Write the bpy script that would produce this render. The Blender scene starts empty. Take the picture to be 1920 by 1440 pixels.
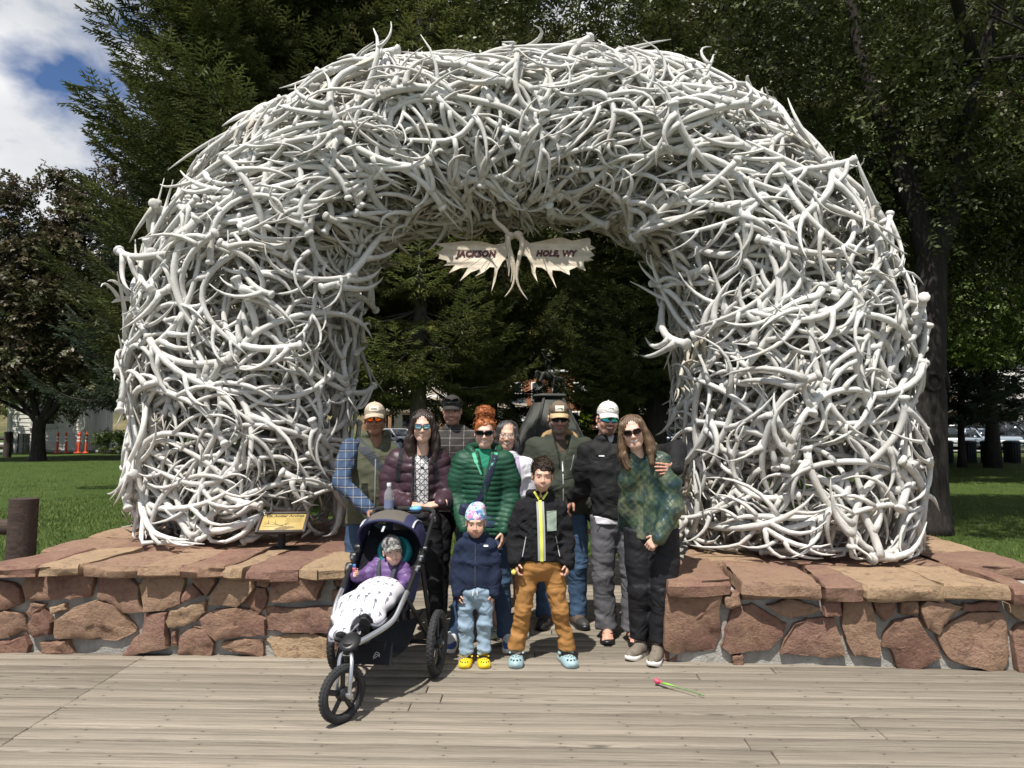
import bpy, math, random
import numpy as np
from mathutils import Vector, Matrix, Euler
RNG = np.random.default_rng(7)
R_ = math.radians
SC = bpy.context.scene
COL = SC.collection
# ---------------------------------------------------------------- camera
FPX, PITCH, CAMH = 1371.0, R_(3.34), 1.56
cam_d = bpy.data.cameras.new('camera'); cam = bpy.data.objects.new('camera', cam_d); COL.objects.link(cam)
cam_d.sensor_width = 36; cam_d.lens = FPX/1920*36; cam_d.clip_start = .05; cam_d.clip_end = 6000
cam.location = (0, 0, CAMH); cam.rotation_euler = (math.pi/2+PITCH, 0, 0)
SC.camera = cam
# ---------------------------------------------------------------- sky, sun, exposure
SUN = Vector((-.30, -.60, 1.36)).normalized()          # towards the sun
SC.view_settings.view_transform = 'Standard'; SC.view_settings.look = 'None'
SC.view_settings.exposure = 0.42; SC.view_settings.gamma = 1; SC.view_settings.use_curve_mapping = False
wd = bpy.data.worlds.new('World'); SC.world = wd; wd.use_nodes = True
wn = wd.node_tree; wn.nodes.clear()
def _wnode(t, **k):
    n = wn.nodes.new(t)
    for a, b in k.items(): setattr(n, a, b)
    return n
sky = _wnode('ShaderNodeTexSky', sky_type='NISHITA', sun_disc=False, sun_elevation=math.asin(SUN.z),
             sun_rotation=math.atan2(SUN.x, SUN.y), altitude=1900, air_density=1.0, dust_density=.6, ozone_density=1.6)
wout = _wnode('ShaderNodeOutputWorld'); wbg = _wnode('ShaderNodeBackground'); wbg.inputs[1].default_value = .053
tc = _wnode('ShaderNodeTexCoord'); mp = _wnode('ShaderNodeMapping')
mp.inputs['Scale'].default_value = (1, 1, 1.35); mp.inputs['Location'].default_value = (8.8, 5.1, 4.2)
nz = _wnode('ShaderNodeTexNoise'); nz.inputs['Scale'].default_value = 3.2; nz.inputs['Detail'].default_value = 10
nz.inputs['Roughness'].default_value = .52; nz.inputs['Distortion'].default_value = .15
rp = _wnode('ShaderNodeValToRGB'); rp.color_ramp.elements[0].position = .43; rp.color_ramp.elements[1].position = .52
nz2 = _wnode('ShaderNodeTexNoise'); nz2.inputs['Scale'].default_value = 5.5; nz2.inputs['Detail'].default_value = 7
rp2 = _wnode('ShaderNodeValToRGB')
rp2.color_ramp.elements[0].position = .3; rp2.color_ramp.elements[0].color = (8.2, 8.6, 9.3, 1)
rp2.color_ramp.elements[1].position = .62; rp2.color_ramp.elements[1].color = (13.0, 13.1, 13.3, 1)
mxc = _wnode('ShaderNodeMixRGB')
L = wn.links.new
L(tc.outputs['Generated'], mp.inputs[0]); L(mp.outputs[0], nz.inputs['Vector']); L(mp.outputs[0], nz2.inputs['Vector'])
L(nz.outputs['Fac'], rp.inputs[0]); L(nz2.outputs['Fac'], rp2.inputs[0])
skm = _wnode('ShaderNodeMixRGB', blend_type='MULTIPLY'); skm.inputs[0].default_value = 1; skm.inputs[2].default_value = (1.15, 1.32, 1.6, 1); L(sky.outputs[0], skm.inputs[1])
L(rp.outputs[0], mxc.inputs[0]); L(skm.outputs[0], mxc.inputs[1]); L(rp2.outputs[0], mxc.inputs[2])
L(mxc.outputs[0], wbg.inputs[0]); L(wbg.outputs[0], wout.inputs[0])
sl = bpy.data.lights.new('sun', 'SUN'); sl.energy = 4.8; sl.angle = R_(.53); sl.color = (1, .955, .88)
so = bpy.data.objects.new('sun', sl); COL.objects.link(so); so.location = (-10, -20, 45)
so.rotation_euler = SUN.to_track_quat('Z', 'Y').to_euler()
# ---------------------------------------------------------------- tools
cP, sP = math.cos(PITCH), math.sin(PITCH)
def ray(x, y):
    u, v = (x-960)/FPX, (720-y)/FPX
    return np.array([u, cP-v*sP, sP+v*cP])
def at(x, y, Y):
    d = ray(x, y); return np.array([0, 0, CAMH])+d*(Y/d[1])
def gp(x, y, z=0.0):
    d = ray(x, y); return np.array([0, 0, CAMH])+d*((z-CAMH)/d[2])
def onplane(x, y, p, n):
    d = ray(x, y); o = np.array([0, 0, CAMH]); return o+d*(np.dot(np.array(p)-o, n)/np.dot(d, n))
# -------- materials
MATS = {}
class NT:
    def __init__(s, name):
        s.m = bpy.data.materials.new(name); s.m.use_nodes = True; s.t = s.m.node_tree
        s.b = s.t.nodes['Principled BSDF']; s.out = s.t.nodes['Material Output']; s._tc = None
    def n(s, t, ins=None, **k):
        n = s.t.nodes.new(t)
        for a, b in k.items(): setattr(n, a, b)
        for a, b in (ins or {}).items():
            if isinstance(b, bpy.types.NodeSocket): s.t.links.new(b, n.inputs[a])
            else: n.inputs[a].default_value = b
        return n
    def co(s, kind='Object'):
        if s._tc is None: s._tc = s.n('ShaderNodeTexCoord')
        return s._tc.outputs[kind]
    def map(s, v, scale=(1, 1, 1), rot=(0, 0, 0), loc=(0, 0, 0)):
        return s.n('ShaderNodeMapping', {0: v, 'Scale': scale, 'Rotation': rot, 'Location': loc}).outputs[0]
    def noise(s, v, scale, detail=4, rough=.55, dist=0):
        return s.n('ShaderNodeTexNoise', {'Vector': v, 'Scale': scale, 'Detail': detail, 'Roughness': rough, 'Distortion': dist}).outputs['Fac']
    def ramp(s, f, stops, interp='LINEAR'):
        r = s.n('ShaderNodeValToRGB', {0: f}); cr = r.color_ramp; cr.interpolation = interp
        while len(cr.elements) < len(stops): cr.elements.new(.5)
        for e, (p, c) in zip(cr.elements, stops):
            e.position = p; e.color = (c if len(c) == 4 else (*c, 1)) if hasattr(c, '__len__') else (c, c, c, 1)
        return r.outputs[0]
    def mix(s, f, a, b, mode='MIX'):
        n = s.n('ShaderNodeMixRGB', blend_type=mode)
        for i, v in enumerate((f, a, b)):
            if isinstance(v, bpy.types.NodeSocket): s.t.links.new(v, n.inputs[i])
            else: n.inputs[i].default_value = v if i == 0 else ((*v, 1) if len(v) == 3 else v)
        return n.outputs[0]
    def math(s, op, a, b=0.0, c=0.0):
        n = s.n('ShaderNodeMath', operation=op)
        for i, v in enumerate((a, b, c)):
            if isinstance(v, bpy.types.NodeSocket): s.t.links.new(v, n.inputs[i])
            else: n.inputs[i].default_value = v
        return n.outputs[0]
    def bump(s, h, strength, dist=.01):
        n = s.n('ShaderNodeBump', {'Height': h, 'Strength': strength, 'Distance': dist})
        s.t.links.new(n.outputs[0], s.b.inputs['Normal'])
    def set(s, color=None, rough=None, **k):
        if color is not None:
            if isinstance(color, bpy.types.NodeSocket): s.t.links.new(color, s.b.inputs['Base Color'])
            else: s.b.inputs['Base Color'].default_value = (*color[:3], 1)
        if rough is not None:
            if isinstance(rough, bpy.types.NodeSocket): s.t.links.new(rough, s.b.inputs['Roughness'])
            else: s.b.inputs['Roughness'].default_value = rough
        for a, b in k.items():
            a = a.replace('_', ' ')
            if isinstance(b, bpy.types.NodeSocket): s.t.links.new(b, s.b.inputs[a])
            else: s.b.inputs[a].default_value = b
        return s.m
def mul(c, f): return tuple(min(1, x*f) for x in c[:3])
def mat(name, color, rough=.7, var=.18, scale=6, bump=0, bscale=60, metal=0, spec=.5, **k):
    if name in MATS: return MATS[name]
    t = NT(name)
    f = t.noise(t.co(), scale, 5)
    c = t.ramp(f, [(.3, mul(color, 1-var)), (.7, mul(color, 1+var))])
    t.set(c, rough, Metallic=metal, Specular_IOR_Level=spec, **k)
    if bump: t.bump(t.noise(t.co(), bscale, 4, .6), bump, .02)
    MATS[name] = t.m; return t.m
# -------- mesh building
class MB:
    def __init__(s): s.v = []; s.f = []; s.n = 0; s.cols = []
    def add(s, v, f, mi=0):
        v = np.asarray(v, float).reshape(-1, 3)
        if not isinstance(f, list): f = [f]
        for a in f:
            a = np.asarray(a, np.int64)
            if a.size: s.f.append((a.reshape(-1, a.shape[-1])+s.n, mi))
        s.v.append(v); s.n += len(v); return s
    def box(s, c, size, rot=None, bev=.006, mi=0):
        h = np.array(size, float)/2; b = min(bev, h.min()*.9)
        V = []; idx = {}
        for sx in (-1, 1):
            for sy in (-1, 1):
                for sz in (-1, 1):
                    for a in range(3):
                        p = h-b; p[a] = h[a]; idx[sx, sy, sz, a] = len(V); V.append(p*np.array([sx, sy, sz]))
        q = []; t = []
        S = (-1, 1)
        for a in range(3):
            o = [i for i in range(3) if i != a]
            for sg in S:
                ring = []
                for (u, w) in ((-1, -1), (1, -1), (1, 1), (-1, 1)):
                    k = [0, 0, 0]; k[a] = sg; k[o[0]] = u; k[o[1]] = w; ring.append(idx[k[0], k[1], k[2], a])
                if (sg < 0) != (a == 1): ring = ring[::-1]
                q.append(ring)
            for u in S:
                for w in S:
                    k0 = [0, 0, 0]; k0[a] = -1; k0[o[0]] = u; k0[o[1]] = w; k1 = list(k0); k1[a] = 1
                    ring = [idx[(*k0, o[0])], idx[(*k0, o[1])], idx[(*k1, o[1])], idx[(*k1, o[0])]]
                    if (u*w < 0) != (a == 1): ring = ring[::-1]
                    q.append(ring)
        for sx in S:
            for sy in S:
                for sz in S:
                    r = [idx[sx, sy, sz, 0], idx[sx, sy, sz, 1], idx[sx, sy, sz, 2]]
                    if sx*sy*sz < 0: r = r[::-1]
                    t.append(r)
        V = np.array(V)
        if rot is not None: V = V @ np.array(rot).T
        return s.add(V+np.array(c), [np.array(q), np.array(t)], mi)
    def tube(s, P, r, sides=8, cap=True, mi=0, closed=False, flat=1.0):
        P = np.asarray(P, float); n = len(P); r = np.broadcast_to(np.asarray(r, float), (n,))
        T = np.gradient(P, axis=0) if not closed else np.roll(P, -1, 0)-np.roll(P, 1, 0)
        T /= np.linalg.norm(T, axis=1)[:, None]+1e-12
        u = np.array([0, 0, 1.0]) if abs(T[0, 2]) < .9 else np.array([1.0, 0, 0])
        U = np.zeros_like(P)
        for i in range(n):
            u = u-T[i]*np.dot(u, T[i]); u /= np.linalg.norm(u)+1e-12; U[i] = u
        W = np.cross(T, U)
        a = np.linspace(0, 2*np.pi, sides, endpoint=False)
        V = P[:, None]+(U[:, None]*np.cos(a)[None, :, None]*flat+W[:, None]*np.sin(a)[None, :, None])*r[:, None, None]
        V = V.reshape(-1, 3)
        m = n if closed else n-1
        i, j = np.meshgrid(np.arange(m), np.arange(sides), indexing='ij'); j2 = (j+1) % sides; i2 = (i+1) % n
        q = np.stack([i*sides+j, i*sides+j2, i2*sides+j2, i2*sides+j], -1).reshape(-1, 4)
        fs = [q]
        if cap and not closed:
            V = np.vstack([V, P[0], P[-1]]); k = np.arange(sides); k2 = (k+1) % sides
            fs.append(np.stack([k2, k, np.full(sides, n*sides)], -1))
            fs.append(np.stack([(n-1)*sides+k, (n-1)*sides+k2, np.full(sides, n*sides+1)], -1))
        return s.add(V, fs, mi)
    def lathe(s, prof, c=(0, 0, 0), sides=20, rot=None, mi=0):
        prof = np.array(prof, float); a = np.linspace(0, 2*np.pi, sides, endpoint=False); n = len(prof)
        V = np.stack([prof[:, 0, None]*np.cos(a), prof[:, 0, None]*np.sin(a), np.repeat(prof[:, 1, None], sides, 1)], -1).reshape(-1, 3)
        i, j = np.meshgrid(np.arange(n-1), np.arange(sides), indexing='ij'); j2 = (j+1) % sides
        q = np.stack([i*sides+j, i*sides+j2, (i+1)*sides+j2, (i+1)*sides+j], -1).reshape(-1, 4)
        if rot is not None: V = V @ np.array(rot).T
        return s.add(V+np.array(c), q, mi)
    def grid(s, P, mi=0, wrap=False):
        P = np.asarray(P, float); n, m = P.shape[:2]; mm = m if wrap else m-1
        i, j = np.meshgrid(np.arange(n-1), np.arange(mm), indexing='ij'); j2 = (j+1) % m
        q = np.stack([i*m+j, i*m+j2, (i+1)*m+j2, (i+1)*m+j], -1).reshape(-1, 4)
        return s.add(P.reshape(-1, 3), q, mi)
    def sheet(s, P, th, mi=0):
        """grid with thickness: th is a vector or an (n,m,3) array"""
        P = np.asarray(P, float); n, m = P.shape[:2]; Q = P+np.asarray(th)
        s.grid(P, mi); s.grid(Q[:, ::-1], mi)
        loop = np.concatenate([P[0], P[1:, -1], P[-1, ::-1][1:], P[::-1, 0][1:-1]]); lq = np.concatenate([Q[0], Q[1:, -1], Q[-1, ::-1][1:], Q[::-1, 0][1:-1]])
        k = len(loop); i = np.arange(k); i2 = (i+1) % k
        return s.add(np.vstack([loop, lq]), np.stack([i, i2, i2+k, i+k], -1), mi)
    def prism(s, poly, z0, z1, mi=0):
        poly = np.asarray(poly, float); n = len(poly)
        V = np.vstack([np.c_[poly, np.full(n, z0)], np.c_[poly, np.full(n, z1)]]); i = np.arange(n); i2 = (i+1) % n
        return s.add(V, [np.stack([i, i2, i2+n, i+n], -1), np.arange(n)[None, ::-1], (np.arange(n)+n)[None]], mi)
    def sphere(s, c, r, nu=12, nv=8, mi=0, rot=None):
        r = np.broadcast_to(np.asarray(r, float), (3,))
        th = np.linspace(0, np.pi, nv+1); ph = np.linspace(0, 2*np.pi, nu, endpoint=False)
        P = np.stack([np.sin(th)[:, None]*np.cos(ph), np.sin(th)[:, None]*np.sin(ph), np.repeat(np.cos(th)[:, None], nu, 1)], -1)*r
        if rot is not None: P = P @ np.array(rot).T
        return s.grid((P+np.array(c))[::-1], mi, wrap=True)
    def xf(s, fn):
        s.v = [fn(v) for v in s.v]; return s
    def mesh(s, name, mats, smooth=True, col=None, merge=False):
        me = bpy.data.meshes.new(name); V = np.vstack(s.v) if s.v else np.zeros((0, 3))
        loops, starts, mi, st = [], [], [], 0
        for a, m in s.f:
            k = a.shape[1]; loops.append(a.ravel()); starts.append(st+np.arange(len(a))*k); mi.append(np.full(len(a), m)); st += a.size
        me.vertices.add(len(V)); me.vertices.foreach_set('co', V.astype(np.float32).ravel())
        if loops:
            lo = np.concatenate(loops); ss = np.concatenate(starts); mm = np.concatenate(mi)
            me.loops.add(len(lo)); me.loops.foreach_set('vertex_index', lo.astype(np.int32))
            me.polygons.add(len(ss)); me.polygons.foreach_set('loop_start', ss.astype(np.int32))
            me.polygons.foreach_set('material_index', mm.astype(np.int32))
            if smooth is True: me.polygons.foreach_set('use_smooth', np.ones(len(ss), bool))
        if not isinstance(mats, (list, tuple)): mats = [mats]
        for m in mats: me.materials.append(m)
        me.update(calc_edges=True)
        if col is not None:
            at_ = me.color_attributes.new('Col', 'FLOAT_COLOR', 'POINT'); at_.data.foreach_set('color', np.c_[col, np.ones(len(col))].astype(np.float32).ravel())
        if smooth == 'auto': me.polygons.foreach_set('use_smooth', np.ones(len(me.polygons), bool)); me.set_sharp_from_angle(angle=R_(35))
        return me
    def obj(s, name, mats, parent=None, smooth='auto', col=None):
        o = bpy.data.objects.new(name, s.mesh(name, mats, smooth, col)); COL.objects.link(o)
        if parent is not None: o.parent = parent
        return o
def tag(o, label=None, cat=None, group=None, kind=None):
    for k, v in (('label', label), ('category', cat), ('group', group), ('kind', kind)):
        if v: o[k] = v
    return o
def thing(name, label, cat, loc=(0, 0, 0), rz=0, group=None):
    o = bpy.data.objects.new(name, None); COL.objects.link(o); o.location = tuple(loc); o.rotation_euler = (0, 0, rz)
    o.empty_display_size = .1
    return tag(o, label, cat, group)
KIDS = {}
def copy_tree(o, parent=None, kids=None):
    if kids is None:
        kids = {}
        for q in SC.objects:
            if q.parent: kids.setdefault(q.parent, []).append(q)
    c = o.copy(); COL.objects.link(c)
    if parent is not None: c.parent = parent
    for ch in kids.get(o, []): copy_tree(ch, c, kids)
    return c
def rotz(a): c, s = math.cos(a), math.sin(a); return np.array([[c, -s, 0], [s, c, 0], [0, 0, 1.0]])
def rotx(a): c, s = math.cos(a), math.sin(a); return np.array([[1.0, 0, 0], [0, c, -s], [0, s, c]])
def roty(a): c, s = math.cos(a), math.sin(a); return np.array([[c, 0, s], [0, 1.0, 0], [-s, 0, c]])
def unit(v): v = np.asarray(v, float); return v/(np.linalg.norm(v)+1e-12)
def smooth_path(P, n=24):
    P = np.asarray(P, float); k = len(P); t = np.linspace(0, k-1, n); out = []
    for x in t:
        i = min(int(x), k-2); u = x-i
        p0, p1, p2, p3 = P[max(i-1, 0)], P[i], P[i+1], P[min(i+2, k-1)]
        out.append(.5*((2*p1)+(-p0+p2)*u+(2*p0-5*p1+4*p2-p3)*u*u+(-p0+3*p1-3*p2+p3)*u**3))
    return np.array(out)
def nz3(P, seed=0, f=1.0, octs=2):
    """cheap smooth pseudo-noise in about [-1,1] at points P (...,3)"""
    r = np.random.default_rng(seed); out = 0; amp = 1
    for o in range(octs):
        acc = 0
        for k in range(5):
            d = r.normal(size=3); d = d/np.linalg.norm(d)*f*(.7+.6*r.random()); ph = r.random()*6.28
            acc = acc+np.sin(P[..., 0]*d[0]+P[..., 1]*d[1]+P[..., 2]*d[2]+ph)
        out = out+amp*acc/2.6; amp *= .5; f *= 2.1
    return out
# -------- signed distance fields and surface nets
class SDF:
    def __init__(s, lo, hi, h):
        s.lo = np.array(lo, float); s.h = h; n = np.ceil((np.array(hi)-s.lo)/h).astype(int)+1; s.shape = tuple(n)
        s.d = np.full(s.shape, 1.0, np.float32); s.ax = [s.lo[i]+h*np.arange(n[i]) for i in range(3)]
    def sub(s, lo, hi):
        sl = []
        for i in range(3):
            a = int(max(0, math.floor((lo[i]-s.lo[i])/s.h))); b = int(min(s.shape[i], math.ceil((hi[i]-s.lo[i])/s.h)+1))
            if b <= a: return None
            sl.append(slice(a, b))
        X = s.ax[0][sl[0]][:, None, None]; Y = s.ax[1][sl[1]][None, :, None]; Z = s.ax[2][sl[2]][None, None, :]
        return tuple(sl), X, Y, Z
    def put(s, fn, lo, hi, k=0.0, op='add'):
        m = k+3*s.h; q = s.sub(np.array(lo)-m, np.array(hi)+m)
        if q is None: return s
        sl, X, Y, Z = q; e = np.broadcast_to(fn(X, Y, Z), s.d[sl].shape).astype(np.float32); d = s.d[sl]
        if op == 'add':
            r = np.minimum(d, e)
            if k > 0: r = r-np.maximum(k-np.abs(d-e), 0)**2/(4*k)
        else:
            e = -e; r = np.maximum(d, e)
            if k > 0: r = r+np.maximum(k-np.abs(d-e), 0)**2/(4*k)
        s.d[sl] = r; return s
    def cap(s, a, b, ra, rb=None, k=0.02, op='add', rip=None):
        a = np.array(a, float); b = np.array(b, float); rb = ra if rb is None else rb; ab = b-a; L2 = max(np.dot(ab, ab), 1e-9); rm = max(ra, rb)
        Ln = math.sqrt(L2)
        def fn(X, Y, Z):
            x, y, z = X-a[0], Y-a[1], Z-a[2]; t = np.clip((x*ab[0]+y*ab[1]+z*ab[2])/L2, 0, 1)
            r = ra+(rb-ra)*t
            if rip: r = r+rip[1]*(np.abs(np.sin((t*Ln+rip[2])*np.pi/rip[0]))**.5-.7)
            return np.sqrt((x-t*ab[0])**2+(y-t*ab[1])**2+(z-t*ab[2])**2)-r
        return s.put(fn, np.minimum(a, b)-rm, np.maximum(a, b)+rm, k, op)
    def chain(s, P, R, k=.02, rip=None):
        off = rip[2] if rip else 0
        for i in range(len(P)-1):
            s.cap(P[i], P[i+1], R[i], R[i+1], k, rip=(rip[0], rip[1], off) if rip else None)
            off += np.linalg.norm(np.array(P[i+1])-np.array(P[i]))
        return s
    def ell(s, c, r, k=.02, op='add', rot=None):
        c = np.array(c, float); r = np.broadcast_to(np.asarray(r, float), (3,)); m = r if rot is None else np.full(3, r.max())
        def fn(X, Y, Z):
            x, y, z = X-c[0], Y-c[1], Z-c[2]
            if rot is not None:
                q = np.array(rot).T
                x, y, z = q[0, 0]*x+q[0, 1]*y+q[0, 2]*z, q[1, 0]*x+q[1, 1]*y+q[1, 2]*z, q[2, 0]*x+q[2, 1]*y+q[2, 2]*z
            k0 = np.sqrt((x/r[0])**2+(y/r[1])**2+(z/r[2])**2); k1 = np.sqrt((x/r[0]**2)**2+(y/r[1]**2)**2+(z/r[2]**2)**2)+1e-9
            return k0*(k0-1)/k1
        return s.put(fn, c-m, c+m, k, op)
    def box(s, c, h, rr=.005, k=.01, op='add', rot=None):
        c = np.array(c, float); h = np.array(h, float); m = h if rot is None else np.full(3, np.linalg.norm(h))
        def fn(X, Y, Z):
            x, y, z = X-c[0], Y-c[1], Z-c[2]
            if rot is not None:
                q = np.array(rot).T
                x, y, z = q[0, 0]*x+q[0, 1]*y+q[0, 2]*z, q[1, 0]*x+q[1, 1]*y+q[1, 2]*z, q[2, 0]*x+q[2, 1]*y+q[2, 2]*z
            ax, ay, az = np.abs(x)-h[0]+rr, np.abs(y)-h[1]+rr, np.abs(z)-h[2]+rr
            return np.sqrt(np.maximum(ax, 0)**2+np.maximum(ay, 0)**2+np.maximum(az, 0)**2)+np.minimum(np.maximum(ax, np.maximum(ay, az)), 0)-rr
        return s.put(fn, c-m, c+m, k, op)
    def loft(s, st, k=.03, ex=2.4, rip=None, axis=2):
        """st: rows (z, cx, cy, rx, ry)"""
        st = np.array(st, float); zz = np.linspace(st[0, 0], st[-1, 0], 60)
        I = [np.interp(zz, st[:, 0], st[:, i]) for i in range(1, 5)]
        ker = np.array([1, 2, 3, 2, 1.])/9
        I = [np.convolve(np.pad(q, 2, 'edge'), ker, 'valid') for q in I]
        def fn(X, Y, Z):
            cx, cy, rx, ry = [np.interp(Z, zz, q) for q in I]
            q = (np.abs((X-cx)/rx)**ex+np.abs((Y-cy)/ry)**ex)**(1/ex)
            d = (q-1)*np.minimum(rx, ry)
            if rip: d = d-rip[1]*(np.abs(np.sin((Z+rip[2]+.006*np.sin(X*19))*np.pi/rip[0]))**.5-.7)
            return np.maximum(d, np.maximum(st[0, 0]-Z, Z-st[-1, 0]))
        mx = (st[:, 3]+.02).max(); my = (st[:, 4]+.02).max()
        lo = (st[:, 1].min()-mx, st[:, 2].min()-my, st[0, 0]); hi = (st[:, 1].max()+mx, st[:, 2].max()+my, st[-1, 0])
        return s.put(fn, lo, hi, k)
    def cut(s, n, p):
        """keep the half-space where (q-p).n < 0"""
        n = unit(n); c = float(np.dot(n, p))
        f = s.ax[0][:, None, None]*n[0]+s.ax[1][None, :, None]*n[1]+s.ax[2][None, None, :]*n[2]-c
        s.d = np.maximum(s.d, f.astype(np.float32)); return s
    def disp(s, fn, band=.05):
        m = np.abs(s.d) < band; I = np.nonzero(m)
        P = np.stack([s.ax[i][I[i]] for i in range(3)], -1); s.d[m] += fn(P).astype(np.float32); return s
    def mesh(s):
        d = np.pad(s.d, 1, constant_values=1.0); lo = s.lo-s.h
        neg = d < 0; n = np.array(d.shape)
        c = [neg[i:n[0]-1+i, j:n[1]-1+j, k:n[2]-1+k] for i in (0, 1) for j in (0, 1) for k in (0, 1)]
        cnt = sum(x.astype(np.int8) for x in c); act = (cnt > 0) & (cnt < 8)
        I = np.stack(np.nonzero(act), -1); idx = np.full(act.shape, -1, np.int64); idx[tuple(I.T)] = np.arange(len(I))
        acc = np.zeros((len(I), 3)); w = np.zeros(len(I))
        cor = [(i, j, k) for i in (0, 1) for j in (0, 1) for k in (0, 1)]
        val = {q: d[I[:, 0]+q[0], I[:, 1]+q[1], I[:, 2]+q[2]].astype(float) for q in cor}
        for q in cor:
            for a in range(3):
                if q[a] == 0:
                    r = list(q); r[a] = 1; r = tuple(r); v0, v1 = val[q], val[r]; m = (v0 < 0) != (v1 < 0)
                    t = np.where(m, v0/(v0-v1+1e-20), 0); p = np.repeat(np.array(q, float)[None], len(I), 0); p[:, a] = t
                    acc[m] += p[m]; w[m] += 1
        V = lo+(I+acc/np.maximum(w, 1)[:, None])*s.h
        F = []
        for a in range(3):
            sl0 = [slice(None)]*3; sl1 = [slice(None)]*3; sl0[a] = slice(0, -1); sl1[a] = slice(1, None)
            e = neg[tuple(sl0)] != neg[tuple(sl1)]; E = np.stack(np.nonzero(e), -1)
            o = [i for i in range(3) if i != a]; ok = (E[:, o[0]] > 0) & (E[:, o[1]] > 0) & (E[:, o[0]] < n[o[0]]-1) & (E[:, o[1]] < n[o[1]]-1); E = E[ok]
            def cell(u, v): q = E.copy(); q[:, o[0]] += u; q[:, o[1]] += v; return idx[tuple(q.T)]
            Q = np.stack([cell(-1, -1), cell(0, -1), cell(0, 0), cell(-1, 0)], -1)
            ng = neg[tuple(E.T)]; fl = ng if a != 1 else ~ng
            Q[~fl] = Q[~fl][:, ::-1]; F.append(Q)
        return V, np.concatenate(F)
    def front_y(s, x, z):
        """first surface met coming from -y at (x, z)"""
        i = int(round((x-s.lo[0])/s.h)); k = int(round((z-s.lo[2])/s.h)); i = min(max(i, 0), s.shape[0]-1); k = min(max(k, 0), s.shape[2]-1)
        c = s.d[i, :, k]; j = np.nonzero(c < 0)[0]
        if not len(j): return None
        j = j[0]
        if j == 0: return s.ax[1][0]
        t = c[j-1]/(c[j-1]-c[j]); return s.ax[1][j-1]+t*s.h
M_black = mat('black_plastic', (.012, .012, .013), .4, .1); M_white = mat('white_rubber', (.72, .71, .67), .6, .06); M_steel = mat('brushed_steel', (.55, .55, .56), .35, .05, metal=.9)
# ================================================================ ground
def wood_mat(name, base, gx=2.2, gy=55, rnd=.28, nails=False):
    t = NT(name); oi = t.n('ShaderNodeObjectInfo').outputs['Random']
    off = t.n('ShaderNodeCombineXYZ', {0: t.math('MULTIPLY', oi, 37.0), 1: t.math('MULTIPLY', oi, 91.0)}).outputs[0]
    v = t.n('ShaderNodeVectorMath', {0: t.co(), 1: off}, operation='ADD').outputs[0]
    kn = t.n('ShaderNodeTexVoronoi', {'Vector': t.map(v, (1.5, 8, 8)), 'Scale': 1.0, 'Randomness': 1.0}).outputs['Distance']
    wv = t.n('ShaderNodeVectorMath', {0: v, 1: t.n('ShaderNodeCombineXYZ', {1: t.math('MULTIPLY', t.ramp(kn, [(.0, .03), (.35, 0.0)]), 1.0)}).outputs[0]}, operation='ADD').outputs[0]
    g = t.noise(t.map(wv, (gx, gy, gy)), 1.0, 8, .72, .9); g2 = t.noise(t.map(v, (.55, 7, 7)), 1.0, 5, .65, 1.4); g3 = t.noise(t.map(wv, (gx*.5, gy*2.4, gy*2)), 1.0, 5, .7)
    c = t.ramp(g, [(.30, mul(base, .26)), (.42, mul(base, .72)), (.53, base), (.70, mul(base, 1.36))])
    c = t.mix(t.ramp(g3, [(.36, .8), (.46, 0.0)]), c, mul(base, .34))
    c = t.mix(t.math('MULTIPLY', g2, .65), c, (base[0]*.74, base[1]*.70, base[2]*.64))
    c = t.mix(t.ramp(kn, [(.04, .9), (.11, 0.0)]), c, mul(base, .36))
    c = t.mix(1.0, c, t.ramp(oi, [(0, 1-rnd), (1, 1+rnd*.6)]), 'MULTIPLY')
    if nails:
        sp = t.n('ShaderNodeSeparateXYZ', {0: t.co()}); fx = t.math('MULTIPLY', t.math('SUBTRACT', t.math('FRACT', t.math('MULTIPLY', sp.outputs[0], 1.64)), .5), .61); fy = t.math('SUBTRACT', t.math('ABSOLUTE', sp.outputs[1]), .042)
        d = t.math('SQRT', t.math('ADD', t.math('MULTIPLY', fx, fx), t.math('MULTIPLY', fy, fy))); c = t.mix(t.ramp(d, [(.0045, .85), (.0085, 0.0)]), c, (.035, .03, .028))
        st = t.math('SQRT', t.math('ADD', t.math('MULTIPLY', t.math('MULTIPLY', fx, fx), .12), t.math('MULTIPLY', fy, fy))); c = t.mix(t.ramp(st, [(.004, .28), (.014, 0.0)]), c, mul(base, .45))
    t.set(c, .85, Specular_IOR_Level=.2); t.bump(t.math('ADD', g, t.math('MULTIPLY', g3, .6)), .7, .007); return t.m
M_deck = wood_mat('weathered_deck', (.292, .258, .212), 1.3, 62, .24, True)
M_log = wood_mat('brown_log', (.088, .064, .055), 2.5, 30)
M_pale = wood_mat('pale_log', (.33, .27, .17), 2.0, 26)
BETA = -.034
ground = MB(); 
xs = np.r_[np.linspace(-700, -60, 9), np.linspace(-50, 50, 41), np.linspace(60, 700, 9)]
ys = np.r_[np.linspace(-60, 90, 61), np.linspace(100, 900, 20)]
GX, GY = np.meshgrid(xs, ys, indexing='ij')
GZ = -.035+.02*np.sin(GX*.6+1)*np.sin(GY*.45)*(np.hypot(GX, GY) < 80)*(np.abs(GY) > 9.5)
ground.grid(np.stack([GX, GY, GZ], -1).transpose(1, 0, 2))
t = NT('lawn')
f1 = t.noise(t.co(), 1.1, 6, .6); f2 = t.noise(t.co(), 30, 3, .7); f3 = t.noise(t.map(t.co(), (1, .35, 1)), 60, 2)
c = t.ramp(f1, [(.3, (.046, .080, .015)), (.5, (.072, .112, .023)), (.72, (.105, .138, .034))])
c = t.mix(t.math('MULTIPLY', f2, .8), c, (.03, .055, .012))
t.set(c, .9, Specular_IOR_Level=.15); t.bump(f3, .9, .05); M_lawn = t.m
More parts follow.
